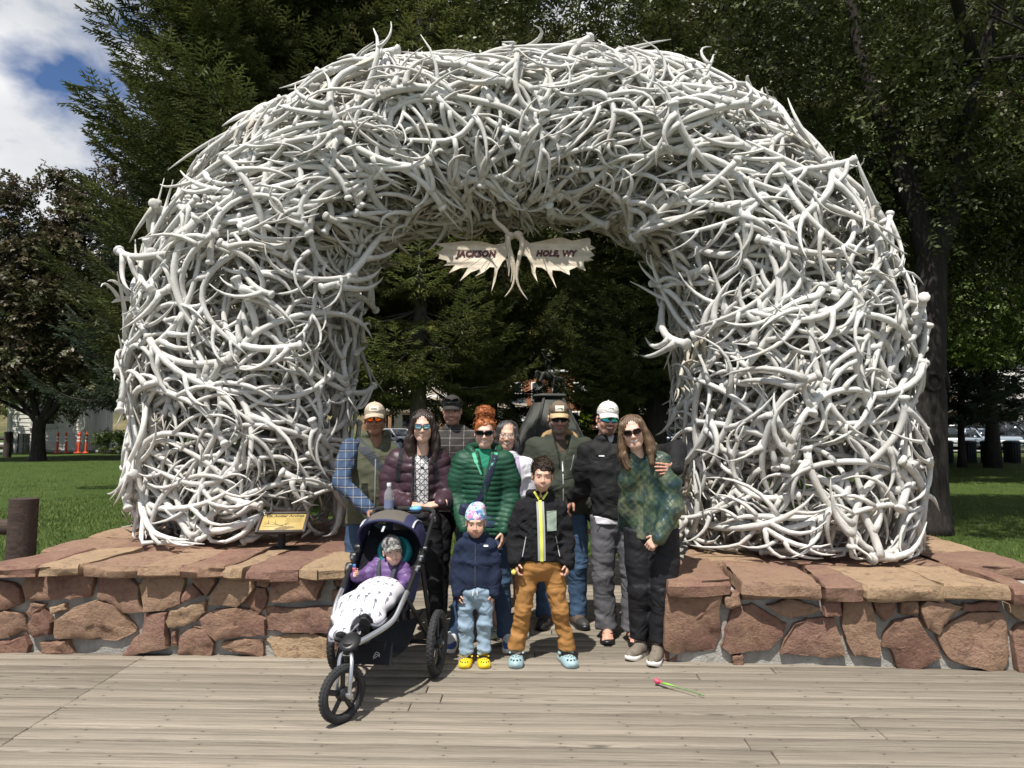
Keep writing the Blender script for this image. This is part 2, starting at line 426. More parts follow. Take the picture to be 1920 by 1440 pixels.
tag(ground.obj('ground', M_lawn, smooth=True), kind='structure')
# road and kerb beyond the square
M_asph = mat('asphalt', (.06, .06, .062), .9, .25, 3, .3, 120)
rd = MB(); rd.grid(np.array([[(-300, 46.5, -.025), (300, 45.5, -.025)], [(-300, 62, -.025), (300, 61, -.025)]])); tag(rd.obj('road', M_asph), kind='structure')
M_conc = mat('concrete', (.38, .37, .34), .85, .12, 4, .2, 60)
kb = MB(); kb.box((0, 45.7, .03), (600, .3, .15), rotz(-.0017), .02); tag(kb.obj('kerb', M_conc), kind='structure')
pv = MB(); pv.box((0, 64.5, .03), (600, 4, .15), None, .02); tag(pv.obj('pavement', M_conc), kind='structure')
# far hillside
hl = MB(); hx = np.linspace(-900, 900, 61); hy = np.linspace(190, 900, 26); HX, HY = np.meshgrid(hx, hy, indexing='ij')
HZ = np.clip((HY-190)/420, 0, 1)**1.15*120*(1+.25*np.sin(HX*.006+.6)+.14*np.sin(HX*.017))-1
hl.grid(np.stack([HX, HY, HZ], -1).transpose(1, 0, 2))
t = NT('hillside'); f = t.noise(t.co(), .03, 8, .65)
t.set(t.ramp(f, [(.35, (.03, .045, .02)), (.5, (.10, .095, .045)), (.62, (.19, .155, .085))]), .95, Specular_IOR_Level=.1)
tag(hl.obj('hill', t.m, smooth=True), kind='structure')
# ---------------------------------------------------------------- boardwalk
soil = MB(); rb = rotz(BETA)
soil.grid((np.array([[(-8, 1.2, -.028), (8, 1.2, -.028)], [(-8, 5.6, -.028), (8, 5.6, -.028)]]) @ rb.T)); soil.grid(np.array([[(-1.75, 5.41, -.0275), (1.75, 5.41, -.0275)], [(-1.75, 8.85, -.0275), (1.75, 8.85, -.0275)]]) @ rb.T)
walk = tag(soil.obj('boardwalk', mat('deck_soil', (.02, .017, .014), .95)), kind='structure')
def plank(x0, x1, y, w):
    m = MB(); Lh = (x1-x0)/2; nx = max(2, int((x1-x0)/.5))
    m.box((0, 0, -.014), (2*Lh-.005, w-.009, .034), None, .005)
    o = m.obj('plank', M_deck, walk, smooth=False); c = rb @ np.array([(x0+x1)/2, y, -.004+RNG.uniform(-.003, .003)])
    o.location = c; o.rotation_euler = (RNG.uniform(-.014, .014), RNG.uniform(-.0006, .0006), BETA+RNG.uniform(-.0012, .0012)); return o
yy = 2.0; row = 0
while yy < 5.62:
    w = RNG.choice([.138, .142, .134, .14]); yc = yy+w/2
    seam = -2.51-yc*math.sin(-BETA)*1.0
    cuts = [-7.8]
    if 3.0 < yc: cuts += [seam]
    x = cuts[-1]+RNG.uniform(1.2, 4.6)
    while x < 7.4: cuts.append(x); x += RNG.uniform(2.6, 5.2)
    cuts.append(7.8)
    for a, b in zip(cuts, cuts[1:]):
        if b-a > .1: plank(a, b, yc, w)
    yy += w; row += 1
while yy < 8.85:
    w = .145; c0 = RNG.uniform(-1, 1)
    if row % 2: plank(-1.72, 1.72, yy+w/2, w)
    else: plank(-1.72, c0, yy+w/2, w); plank(c0, 1.72, yy+w/2, w)
    yy += w; row += 1
# ---------------------------------------------------------------- grass blades
def grass_patch(n, x0, x1, y0, y1, hmul=1.0):
    P = np.c_[RNG.uniform(x0, x1, n), y0+(y1-y0)*RNG.random(n)**1.5, np.full(n, -.04)]
    h = RNG.uniform(.03, .075, n)*hmul; a = RNG.uniform(0, 6.28, n); w = RNG.uniform(.004, .008, n)
    d = np.c_[np.cos(a), np.sin(a), np.zeros(n)]; lean = np.c_[RNG.normal(0, .03, n), RNG.normal(0, .03, n), h]
    V = np.stack([P-d*w[:, None], P+d*w[:, None], P+lean], 1).reshape(-1, 3)
    return V, np.arange(3*n).reshape(-1, 3)
gm = MB()
for a in [(60000, -10, -3.78, 4.6, 17), (52000, 3.82, 10, 4.6, 17), (16000, -2.6, 2.6, 8.92, 14), (14000, -22, -5, 16, 34, 1.3), (9000, 5, 20, 16, 30, 1.3)]: gm.add(*grass_patch(*a))
t = NT('grass_blade'); f = t.noise(t.co(), 1.3, 5); g = t.noise(t.co(), 40, 2)
c = t.mix(t.math('MULTIPLY', g, .7), t.ramp(f, [(.3, (.068, .108, .022)), (.5, (.11, .15, .036)), (.7, (.155, .178, .055))]), (.05, .09, .018))
t.set(c, .65, Specular_IOR_Level=.25); t.m['x'] = 1
tag(gm.obj('grass', t.m, smooth=False), 'short mown green lawn grass around the stone platforms', 'grass', kind='stuff')

# ================================================================ stone platforms
t = NT('sandstone'); oi = t.n('ShaderNodeObjectInfo').outputs['Random']
off = t.n('ShaderNodeCombineXYZ', {0: t.math('MULTIPLY', oi, 17.0), 1: t.math('MULTIPLY', oi, 41.0), 2: t.math('MULTIPLY', oi, 73.0)}).outputs[0]
v = t.n('ShaderNodeVectorMath', {0: t.co(), 1: off}, operation='ADD').outputs[0]
base = t.ramp(oi, [(0, (.235, .130, .098)), (.3, (.34, .195, .145)), (.55, (.275, .155, .125)), (.75, (.43, .28, .19)), (1, (.50, .36, .225))])
n1 = t.noise(v, 3.0, 8, .72, .2); n2 = t.noise(v, 26, 6, .75); n3 = t.noise(t.map(v, (1, 1, 1.3)), 9, 8, .78, .15)
c = t.mix(t.ramp(n1, [(.42, 0.0), (.68, .75)]), base, (.40, .275, .17))
c = t.mix(t.ramp(n3, [(.34, .7), (.47, 0.0)]), c, (.155, .09, .078))
c = t.mix(t.ramp(n2, [(.3, .55), (.48, 0.0), (.62, 0.0), (.8, .4)]), c, (.22, .135, .105), 'OVERLAY')
c = t.mix(t.ramp(t.noise(v, 1.7, 8, .75, .4), [(.62, 0.0), (.74, .5)]), c, (.33, .30, .27))
t.set(c, .88, Specular_IOR_Level=.25)
b1 = t.math('ADD', t.math('MULTIPLY', n3, 1.0), t.math('MULTIPLY', n2, .55)); t.bump(b1, 1.0, .045); M_stone = t.m
t = NT('mortar'); f = t.noise(t.co(), 9, 7, .7); f2 = t.noise(t.co(), 70, 3)
t.set(t.ramp(f, [(.3, (.22, .21, .19)), (.7, (.42, .405, .37))]), .95, Specular_IOR_Level=.2); t.bump(t.math('ADD', f, t.math('MULTIPLY', f2, .4)), .8, .02); M_mort = t.m

def resample(poly, n):
    P = np.array(poly, float); Q = np.vstack([P, P[:1]]); s = np.r_[0, np.cumsum(np.linalg.norm(np.diff(Q, axis=0), axis=1))]
    u = np.linspace(0, s[-1], n, endpoint=False); u = np.unique(np.r_[u, s[:-1]])
    return np.c_[np.interp(u, s, Q[:, 0]), np.interp(u, s, Q[:, 1])]
def rock_face(poly, back, proud, seed, n=20, rough=.017):
    """poly in 2-D wall coordinates -> pillow-cut rock in (u, -depth, v) with its front towards -y"""
    P = resample(poly, n); c = P.mean(0); r = np.random.default_rng(seed); k = len(P)
    P = c+(P-c)*1.03+(r.random(P.shape)-.5)*.010
    rings = []; tilt = r.normal(0, .05, 2)
    for sc, dp in ((1.0, -back), (1.0, proud*.62), (.978, proud*.92), (.84, proud*1.0), (.55, proud*1.08), (.25, proud*1.0)):
        Q = c+(P-c)*sc; jitter = (nz3(np.c_[Q*1.0, np.full(k, seed*3.1)], seed, 14, 3)+np.round(2*nz3(np.c_[Q*1.0, np.full(k, seed*1.7)], seed+9, 7, 1))*.35)*rough*(sc < 1.0)
        y = -(dp+jitter+((Q-c) @ tilt)*(dp > 0)); rings.append(np.stack([Q[:, 0], y, Q[:, 1]], -1))
    m = MB(); m.grid(np.array(rings), wrap=True)
    V = np.vstack([rings[-1], [[c[0], rings[-1][:, 1].mean(), c[1]]]]); i = np.arange(k)
    m.add(V, np.stack([i, (i+1) % k, np.full(k, k)], -1)); return m
def side_wall(q0, q1, o0, root, ztop, capth, seed):
    e2 = unit(q1-q0); n2 = np.array([e2[1], -e2[0], 0])
    Rs = np.stack([e2, -n2, [0, 0, 1]], 1); Ls = np.linalg.norm(q1-q0); u = .05
    while u < Ls-.2:
        w = RNG.uniform(.22, .45); v0 = .01
        for hgt in ((ztop-capth)*RNG.uniform(.4, .6), 9):
            v1 = min(v0+hgt, ztop-capth-.02); j = lambda: RNG.uniform(-.03, .03); seed += 1
            Q = [(u, v0), (u+w*.5, v0+j()*.3), (u+w-.03, v0), (u+w-.03+j(), (v0+v1)/2), (u+w-.04+j(), v1-.02), (u+w*.45, v1+j()*.4), (u+.02+j(), v1-.02)]
            m = rock_face(Q, .05, .035, seed, 14); cc = np.vstack(m.v).mean(0); m.xf(lambda v: v-cc); o = m.obj('stone', M_stone, root)
            o.location = q0-o0+Rs @ cc; o.rotation_euler = Matrix(Rs.tolist()).to_euler(); v0 = v1+.03
        u += w
def platform(name, label, foot, ztop, capth, wall, stones, caps, zoom, rows, inner):
    core = MB(); core.prism(foot, -.06, ztop-capth-.002)
    root = thing(name, label, 'stone platform', (foot[0][0], foot[0][1], 0)); o0 = np.array([foot[0][0], foot[0][1], 0])
    core.xf(lambda v: v-o0); core.obj('mortar', M_mort, root)
    p0, p1 = np.array([*wall[0], 0.0]), np.array([*wall[1], 0.0]); ex = unit(p1-p0); ny = np.array([ex[1], -ex[0], 0]); R = np.stack([ex, -ny, [0, 0, 1]], 1)
    sx, ox, oy = zoom; seed = int(abs(foot[0][0])*100)
    def uv(q):
        w = onplane(q[0]/sx+ox, q[1]/sx+oy, p0+ny*.02, ny); d = w-p0; return (np.dot(d, ex), w[2] if w[2] > .05 else -.012)
    for poly in stones:
        seed += 1; Q = [uv(q) for q in poly]
        m = rock_face(Q, .05, RNG.uniform(.035, .06), seed)
        cc = np.vstack(m.v).mean(0); m.xf(lambda v: (v-cc)); o = m.obj('stone', M_stone, root); 
        o.location = p0-o0+R @ cc; o.rotation_euler = Matrix(R.tolist()).to_euler()
    # side wall inside the passage
    seg_ = []
    for a_, b_ in ((inner[0], inner[1]), (inner[1], inner[3])): seg_.append((np.array([*a_, 0.0]), np.array([*b_, 0.0])) if inner[2] > 0 else (np.array([*b_, 0.0]), np.array([*a_, 0.0])))
    for q0, q1 in seg_: side_wall(q0, q1, o0, root, ztop, capth, seed); seed += 40
    # capping slabs: front row follows the photographed joints, the others are laid behind it
    zc = ztop-capth/2
    def slab(quad, seed, th=capth, lip=False):
        P = resample(quad, 22); c = P.mean(0); k = len(P); r = np.random.default_rng(seed); P = P+(r.random(P.shape)-.5)*.02
        rings = []
        for sc, z in ((.97, -th), (1.0, -th*.8), (1.008, -th*.35), (.992, -.012), (.96, 0.0), (.6, .004), (.25, .003)):
            Q = c+(P-c)*sc; jz = nz3(np.c_[Q, np.full(k, seed*.7)], seed, 9, 3)*.009; ji = nz3(np.c_[Q, np.full(k, z*40)], seed+5, 22, 2)[:, None]*.012*(unit(Q-c) if False else (Q-c)/np.linalg.norm(Q-c, axis=1)[:, None])
            Q = Q+ji*(sc > .9); rings.append(np.c_[Q, z+jz*(sc < 1.0)])
        m = MB(); m.grid(np.array(rings), wrap=True); V = np.vstack([rings[-1], [[*c, .003]]]); i = np.arange(k); m.add(V, np.stack([i, (i+1) % k, np.full(k, k)], -1))
        m.xf(lambda v: v-np.array([*c, 0])); o = m.obj('cap_stone', M_stone, root); o.location = np.array([*c, ztop+r.uniform(-.008, .012)])-o0; o.rotation_euler = (r.normal(0, .008), r.normal(0, .008), 0)
    fr = []
    for a, b in caps:
        ua = np.dot(onplane(a/sx+ox, 1060, p0+ny*.06, ny)-p0, ex); ub = np.dot(onplane(b/sx+ox, 1060, p0+ny*.06, ny)-p0, ex); fr.append((ua, ub))
    for (ua, ub) in fr:
        seed += 1; D = RNG.uniform(.5, .72); f = lambda u_, d_: (p0+ex*u_-ny*d_)[:2]; e = RNG.uniform(-.03, .05, 6)
        slab([f(ua, -.105-e[0]*.6), f((ua+ub)/2, -.125-e[1]*.8), f(ub, -.105-e[2]*.6), f(ub+e[3]*2, D+e[5]), f((ua+ub)/2, D+e[4]), f(ua+e[5]*2, D-e[3])], seed)
    for d0, d1, nn in rows:
        ub = 0; Lw = np.linalg.norm(p1-p0)
        edges = np.sort(np.r_[0, (np.arange(1, nn)+RNG.uniform(-.25, .25, nn-1))/nn, 1])*Lw
        for a, b in zip(edges, edges[1:]):
            seed += 1; e = RNG.uniform(-.04, .04, 8); f = lambda u_, d_: (p0+ex*u_-ny*d_)[:2]
            lo = 0
            if inner[2] > 0: lim = lambda d_: (a, min(b, Lw-min(d_, 1.55)*inner[2]))
            else: lim = lambda d_: (max(a, min(d_, 1.75)*-inner[2]), b)
            a0, b0 = lim(d0); a1, b1 = lim(d1)
            slab([f(a0+.01, d0+e[0]+.01), f((a0+b0)/2, d0+e[1]+.01), f(b0-.01, d0+e[2]+.01), f(b1-.01+e[6], d1-.01+e[3]*.5), f((a1+b1)/2, d1-.01+e[4]*.5), f(a1+.01+e[7], d1-.01+e[5]*.5)], seed)
    return root
LS = [[(130,570),(155,515),(230,500),(330,465),(400,495),(520,490),(515,560),(495,635),(400,640),(290,650),(150,655)],
 [(545,520),(710,500),(720,545),(755,580),(770,690),(790,715),(740,720),(690,715),(570,650),(540,630)],
 [(795,535),(940,485),(1010,540),(985,670),(900,705),(805,715),(780,640),(770,570)],
 [(1050,560),(1105,625),(1010,660),(1000,650),(1015,600)], [(1060,500),(1190,500),(1180,560),(1135,628),(1070,555)],
 [(1240,495),(1380,520),(1395,580),(1345,650),(1300,690),(1150,672),(1170,600)], [(1400,590),(1450,592),(1465,640),(1440,700),(1415,725),(1350,680),(1330,665)],
 [(1495,530),(1600,510),(1785,510),(1755,590),(1740,645),(1600,655),(1490,660),(1475,640)],
 [(1455,700),(1500,690),(1600,700),(1845,685),(1845,720),(1810,822),(1700,828),(1550,828),(1460,810)],
 [(1445,872),(1560,845),(1700,830),(1815,865),(1790,930),(1520,930),(1475,895)], [(1220,885),(1330,868),(1435,872),(1435,920),(1220,915)],
 [(1100,755),(1175,705),(1300,695),(1380,705),(1445,760),(1445,845),(1300,850),(1190,865),(1150,840),(1120,800)],
 [(990,850),(1060,795),(1130,815),(1165,890),(1160,918),(975,915)], [(940,715),(1125,655),(1120,720),(1065,770),(960,805),(930,795),(920,760)],
 [(800,730),(912,725),(917,830),(925,905),(690,910),(740,855),(780,830)],
 [(310,830),(320,760),(420,690),(540,655),(640,690),(730,780),(745,820),(640,870),(320,855)], [(285,695),(365,670),(365,705),(290,725)],
 [(165,780),(190,735),(250,705),(295,770),(290,835),(200,850),(170,830)], [(145,720),(180,665),(250,680),(240,698),(170,745)],
 [(-60,560),(0,545),(80,560),(120,600),(120,670),(60,695),(-60,710)], [(-60,735),(40,710),(135,735),(145,815),(60,855),(-60,865)],
 [(-60,885),(60,870),(140,835),(165,895),(160,905),(-60,905)], [(-60,495),(135,490),(135,520),(60,525),(-60,520)], [(235,880),(380,870),(410,905),(240,905)],
 [(1820,520),(1885,490),(1885,590),(1830,580)], [(1815,603),(1860,595),(1865,670),(1810,660)], [(942,830),(965,820),(968,900),(937,905)],
 [(1400,510),(1485,525),(1470,580),(1450,583),(1405,575)], [(1825,880),(1845,870),(1848,925),(1820,925)]]
RS = [[(45,395),(60,345),(330,345),(340,370),(325,450),(335,560),(305,660),(100,675),(45,660)], [(350,380),(430,360),(435,420),(380,440),(355,425)],
 [(400,445),(500,425),(600,480),(680,530),(660,590),(580,660),(480,665),(390,680),(345,640),(365,560)], [(575,430),(700,392),(850,440),(830,465),(700,492),(620,465)],
 [(445,345),(570,370),(560,400),(445,400)], [(870,395),(955,395),(955,478),(870,475)],
 [(725,530),(790,500),(920,497),(960,600),(985,690),(900,700),(650,680),(665,620)], [(978,400),(1100,395),(1128,480),(1145,590),(1168,640),(1163,700),(1030,690),(990,600),(972,540)],
 [(1128,410),(1235,405),(1235,470),(1190,512),(1150,470)], [(1190,580),(1240,512),(1350,490),(1395,570),(1465,650),(1480,700),(1350,730),(1265,720),(1220,660),(1183,640)],
 [(1270,400),(1350,400),(1355,470),(1300,478),(1270,470)], [(1365,430),(1400,400),(1450,410),(1480,400),(1580,430),(1500,520),(1470,583),(1410,545),(1380,490)],
 [(1465,600),(1505,540),(1640,472),(1790,470),(1815,520),(1838,690),(1790,735),(1550,720),(1500,670)], [(1600,420),(1780,410),(1790,458),(1650,463),(1590,450)],
 [(1848,580),(1890,530),(1990,520),(1990,750),(1880,740),(1858,660)], [(1820,415),(1990,420),(1990,508),(1880,500),(1830,460)], [(395,690),(450,685),(455,708),(400,710)]]
ZL, ZR = .61, .545
platform('stone_platform', 'low red sandstone platform carrying a small yellow sign, under the left arch foot',
 [(-3.74, 5.215), (-1.20, 5.075), (-1.46, 6.6), (-1.5, 7.9), (-3.74, 7.9)], ZL, .075, [(-3.74, 5.215), (-1.20, 5.075)], LS,
 [(-75, 218), (240, 455), (457, 780), (783, 1019), (1021, 1229), (1231, 1347), (1368, 1636), (1641, 1880)], (2.909, 0, 900),
 [(.6, 1.15, 4), (1.15, 1.8, 4), (1.8, 2.62, 3)], [(-1.20, 5.075), (-1.46, 6.6), .17, (-1.5, 7.9)])
platform('stone_platform', 'low red sandstone platform without a sign, under the right foot of the antler arch',
 [(1.05, 4.97), (3.76, 4.765), (3.76, 7.9), (1.56, 7.9), (1.5, 6.66)], ZR, .10, [(1.05, 4.97), (3.76, 4.765)], RS,
 [(50, 387), (440, 852), (858, 1066), (1070, 1474), (1482, 1816), (1822, 1990)], (2.783, 1230, 980),
 [(.6, 1.2, 4), (1.2, 1.85, 4), (1.85, 2.75, 3)], [(1.05, 4.97), (1.5, 6.66), -.26, (1.56, 7.9)])
# ================================================================ antler arch
ARCH_C = np.array([0.0, 6.47, 0.0]); ARCH_R = -.075
t = NT('bleached_antler'); oi = t.n('ShaderNodeObjectInfo').outputs['Random']
at_ = t.n('ShaderNodeAttribute', attribute_name='Col').outputs['Color']
f = t.noise(t.co(), 5, 6, .65); g = t.noise(t.map(t.co(), (1, 1, 1)), 38, 5, .7, 1.2)
c = t.ramp(f, [(.3, (.47, .45, .415)), (.55, (.60, .595, .58)), (.75, (.68, .68, .67))])
c = t.mix(t.ramp(g, [(.28, .6), (.46, 0.0)]), c, (.34, .305, .255)); c = t.mix(1.0, c, at_, 'MULTIPLY')
t.set(c, .62, Specular_IOR_Level=.3); t.bump(g, .35, .008); M_antler = t.m
# outer and inner outline of the arch (x half-width side, z), both run from the left foot over the top to the right foot
OUT = np.array([(-3.26, .58), (-3.30, 1.2), (-3.30, 1.9), (-3.30, 2.5), (-3.22, 2.95), (-2.98, 3.49), (-2.6, 3.97), (-2.06, 4.37), (-1.48, 4.67), (-.75, 4.77), (0, 4.78),
                (.75, 4.76), (1.47, 4.68), (2.08, 4.35), (2.48, 3.96), (2.87, 3.48), (3.16, 2.95), (3.25, 2.4), (3.25, 1.8), (3.30, 1.2), (3.28, .52)])
INN = np.array([(-1.50, .58), (-1.48, 1.2), (-1.45, 1.8), (-1.42, 2.3), (-1.36, 2.75), (-1.2, 3.1), (-.98, 3.28), (-.72, 3.38), (-.45, 3.42), (-.2, 3.43), (0, 3.43),
                (.2, 3.43), (.45, 3.42), (.75, 3.38), (1.0, 3.28), (1.2, 3.1), (1.36, 2.75), (1.43, 2.3), (1.46, 1.8), (1.48, 1.2), (1.50, .52)])
_N = 200
OUT = smooth_path(OUT, _N); INN = smooth_path(INN, _N); MID = (OUT+INN)/2
SARC = np.r_[0, np.cumsum(np.linalg.norm(np.diff(MID, axis=0), axis=1))]; SL = SARC[-1]
HD = .80                                                # half depth front to back
def arch_point(s, ph, r):
    """s along the arch, ph around its section (0 = front, pi/2 = outer side, pi = back, -pi/2 = inner side), r = 1 on the skin"""
    s = np.clip(s, 0, SL)
    ox, oz = np.interp(s, SARC, OUT[:, 0]), np.interp(s, SARC, OUT[:, 1]); ix, iz = np.interp(s, SARC, INN[:, 0]), np.interp(s, SARC, INN[:, 1])
    cx, cz, hx, hz = (ox+ix)/2, (oz+iz)/2, (ox-ix)/2, (oz-iz)/2
    cs, sn = np.cos(ph), np.sin(ph); e = 2.35; k = (np.abs(cs)**e+np.abs(sn)**e)**(-1/e)
    u, v = sn*k*r, -cs*k*r
    lean = np.where(np.abs(cx) < 1.5, .06, 0)
    return np.stack([cx+hx*u, v*HD*(1-.10*np.clip((cz-3.2)/1.2, 0, 1))+0*s, cz+hz*u], -1)
def arch_frame(s, ph, r=1.0):
    e = .01; p = arch_point(s, ph, r); a = (arch_point(s+e, ph, r)-arch_point(s-e, ph, r)); b = (arch_point(s, ph+e, r)-arch_point(s, ph-e, r))/(2*e)
    bl = np.linalg.norm(b, axis=-1); a = a/(np.linalg.norm(a, axis=-1, keepdims=True)+1e-9); b = b/(bl[..., None]+1e-9); n = np.cross(a, b); return p, a, b, n, bl
def antler_shape(rg, size=1.0, lod=1):
    """list of (points (n,3) in the antler's own plane, radii)"""
    n = 15 if lod else 9; L = rg.uniform(.95, 1.25)*size; tt = np.linspace(0, 1, n); turn = rg.uniform(1.2, 2.3); s2 = rg.uniform(-.9, .5)
    ang = turn*(tt-.5)+s2*np.sin(tt*np.pi*2)*.5; step = L/(n-1)
    x = np.cumsum(np.cos(ang))*step; y = np.cumsum(np.sin(ang))*step; z = .05*np.sin(tt*3+rg.uniform(0, 6))*size
    P = np.stack([x, y, z], -1); R = np.interp(tt, [0, .06, .5, .8, 1], [.0285, .0262, .0230, .0185, .004])*size*rg.uniform(.92, 1.12)
    out = [(P, R)]
    side = 1 if rg.random() < .5 else -1
    for (u, ln, a0) in ((.05, .40, .9), (.14, .38, 1.05), (.38, .34, 1.0), (.57, .48, .9), (.74, .38, .8), (.87, .26, .85)):
        if rg.random() < .1: continue
        i = min(int(u*(n-1)+.5), n-2); d0 = ang[i]-a0*1.0+rg.normal(0, .12); m = 7 if lod else 4; q = np.linspace(0, 1, m); l = ln*size*rg.uniform(.75, 1.25)
        cur = rg.uniform(.8, 1.9); da = d0+cur*q; zz = rg.normal(-.05, .36)
        dx = np.cumsum(np.r_[0, np.cos(da[:-1])])*l/(m-1); dy = np.cumsum(np.r_[0, np.sin(da[:-1])])*l/(m-1)
        T = P[i]+np.stack([dx, dy, (np.clip(zz, -.45, .28)*(.65*q*q+.2*q))*l], -1); r0 = min(R[i]*.86, .027*size); RR = np.interp(q, [0, .18, .6, 1], [r0*1.42, r0*.98, r0*.68, .003])
        out.append((T, RR))
    c = P.mean(0)
    return [((p-c)*[1, side, 1], r) for p, r in out]
def place_antler(rg, s0, ph0, r0, th, size, lod, conf=.8, tip=0.0):
    sh = antler_shape(rg, size, lod); ct, st = math.cos(th), math.sin(th)
    p, a, b, n, bl = arch_frame(np.array(s0), np.array(ph0), 1.0); bl = max(float(bl), .5)
    p = arch_point(np.array(s0), np.array(ph0), r0)
    m = MB(); tiltm = rotx(rg.normal(0, .10)) @ roty(rg.normal(0, .13)+tip)
    for k, (P, R) in enumerate(sh):
        P = P @ tiltm.T
        A = P[:, 0]*ct-P[:, 1]*st; B = P[:, 0]*st+P[:, 1]*ct; Nn = P[:, 2]
        rigid = p+A[:, None]*a+B[:, None]*b+Nn[:, None]*n
        q, _, _, n2, _ = arch_frame(s0+A, ph0+B/bl, 1.0); q = arch_point(s0+A, ph0+B/bl, r0); over = np.minimum(s0+A, 0)+np.maximum(s0+A-SL, 0)
        bent = q+Nn[:, None]*n2+over[:, None]*0
        W = bent*conf+rigid*(1-conf)
        zmin = np.where(W[:, 0] < 0, ZL, ZR)+R*.9+.004; W[:, 2] = np.where(W[:, 2] < zmin+.10, np.maximum(zmin, zmin+.10-(zmin+.10-W[:, 2])*.45), W[:, 2])
        m.tube(W, R, (7 if k == 0 else 6) if lod else (5 if k == 0 else 4), cap=True)
        if k == 0:                                     # burr at the shed end
            d = unit(W[0]-W[1]); e = W[0]+d*.012
            m.tube([W[0]-d*.018, W[0]-d*.006, e-d*.004, e+d*.004, e+d*.010], np.array([.98, 1.28, 1.36, 1.2, .55])*R[0], 9 if lod else 6)
    return m
arch = thing('antler_arch', 'tall arch of interwoven bleached white elk antlers standing on two sandstone platforms', 'antler arch', ARCH_C, ARCH_R)
rg = np.random.default_rng(21)
def side_angle(s, ph):
    ft = np.interp(s, [0, SL*.27, SL*.36, SL*.64, SL*.73, SL], [1, 1, 0, 0, 1, 1])   # 1 on the piers
    return (math.pi/2 if rg.random() < .5 else -math.pi/2)*ft+(math.pi if rg.random() < .5 else 0)*(1-ft)
front = []; s_lo = .34
# outermost layer: single antlers, evenly spread over the side that faces the square's corner
cells = []
ns = 40
for i in range(ns):
    s = SL*(i+.5)/ns
    for ph in (-1.15, -.62, -.28, .02, .3, .62, 1.1, 1.5):
        if abs(ph) > 1.4 and not (.12 < i/ns < .88): continue
        cells.append((s, ph))
rg.shuffle(cells)
cells = cells[:296]
for (s, ph) in cells:
    s = float(np.clip(s+rg.normal(0, .12), s_lo, SL-s_lo)); ph = ph+rg.normal(0, .14); th = side_angle(s, ph)+rg.normal(0, .7) if rg.random() < .5 else rg.uniform(0, 6.28)
    m = place_antler(rg, s, ph, rg.uniform(1.0, 1.09), th, rg.uniform(.88, 1.2), 1, rg.uniform(.8, .97), rg.normal(0, .04))
    v = rg.uniform(.88, 1.12); nV = sum(len(q) for q in m.v)
    m.obj('antler', M_antler, arch, smooth=True, col=np.repeat([[v, v*.995, v*.985]], nV, 0))
# a few that stick out along the outline
for i in range(64):
    s = rg.uniform(.5, SL-.5); ph = rg.choice([1.0, 1.4, 1.57, 1.75, 2.1]); front.append((s, ph+rg.normal(0, .15), rg.uniform(.97, 1.03), side_angle(s, ph)+rg.normal(0, .9), rg.uniform(.7, .95), rg.uniform(.55, .8), 0))
# the many antlers of the mass behind them
def fill(n, p0, p1, r0, r1, lo=.15):
    for i in range(n):
        s = rg.uniform(lo, SL-lo); front.append((s, rg.uniform(p0, p1), rg.uniform(r0, r1), side_angle(s, 0)+rg.normal(0, 1.0), rg.uniform(.72, 1.0), rg.uniform(.75, 1.0), 0))
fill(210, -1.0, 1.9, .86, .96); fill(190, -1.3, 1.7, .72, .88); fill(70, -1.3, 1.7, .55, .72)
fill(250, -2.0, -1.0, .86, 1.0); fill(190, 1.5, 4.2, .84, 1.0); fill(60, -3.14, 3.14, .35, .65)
mass = MB(); cols = []
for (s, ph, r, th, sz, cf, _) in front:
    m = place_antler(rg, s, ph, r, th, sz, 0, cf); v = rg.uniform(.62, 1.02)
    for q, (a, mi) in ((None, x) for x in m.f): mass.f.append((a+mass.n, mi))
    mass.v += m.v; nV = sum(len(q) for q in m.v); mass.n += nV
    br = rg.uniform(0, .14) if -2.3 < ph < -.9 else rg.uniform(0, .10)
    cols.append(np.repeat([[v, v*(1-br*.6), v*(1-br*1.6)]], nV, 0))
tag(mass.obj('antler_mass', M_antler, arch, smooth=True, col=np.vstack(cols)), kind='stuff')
# ================================================================ trees
def leaf_mat(name, stops, rough=.55, tr=.25):
    t = NT(name); a = t.n('ShaderNodeAttribute', attribute_name='Col').outputs['Color']
    f = t.noise(t.co(), .9, 4); c = t.ramp(f, stops); c = t.mix(1.0, c, a, 'MULTIPLY')
    t.set(c, rough, Specular_IOR_Level=.3)
    tl = t.n('ShaderNodeBsdfTranslucent'); t.t.links.new(c, tl.inputs[0]); ms = t.n('ShaderNodeMixShader', {0: tr})
    t.t.links.new(t.b.outputs[0], ms.inputs[1]); t.t.links.new(tl.outputs[0], ms.inputs[2]); t.t.links.new(ms.outputs[0], t.out.inputs[0]); return t.m
def bark_mat(name, c):
    t = NT(name); f = t.noise(t.map(t.co(), (9, 9, 1.6)), 2.0, 7, .7, .8); g = t.noise(t.co(), 1.5, 4)
    t.set(t.mix(t.math('MULTIPLY', g, .5), t.ramp(f, [(.32, mul(c, .35)), (.6, mul(c, 1.25))]), mul(c, 1.5)), .92, Specular_IOR_Level=.15); t.bump(f, 1.0, .04); return t.m
M_spruce = leaf_mat('spruce_needles', [(.3, (.092, .116, .034)), (.7, (.155, .170, .060))], .6, .28)
M_sunsp = leaf_mat('spruce_needles_painted_sun', [(.3, (.125, .155, .044)), (.7, (.20, .212, .070))], .55, .35)  # brighter copy of the spruce needles; sunlight on the boughs is in the colour
M_blue = leaf_mat('blue_spruce_needles', [(.3, (.060, .082, .050)), (.7, (.105, .130, .085))], .6, .12)
M_maple = leaf_mat('dark_leaves', [(.3, (.050, .064, .022)), (.55, (.075, .088, .028)), (.75, (.078, .056, .032))], .42, .16)
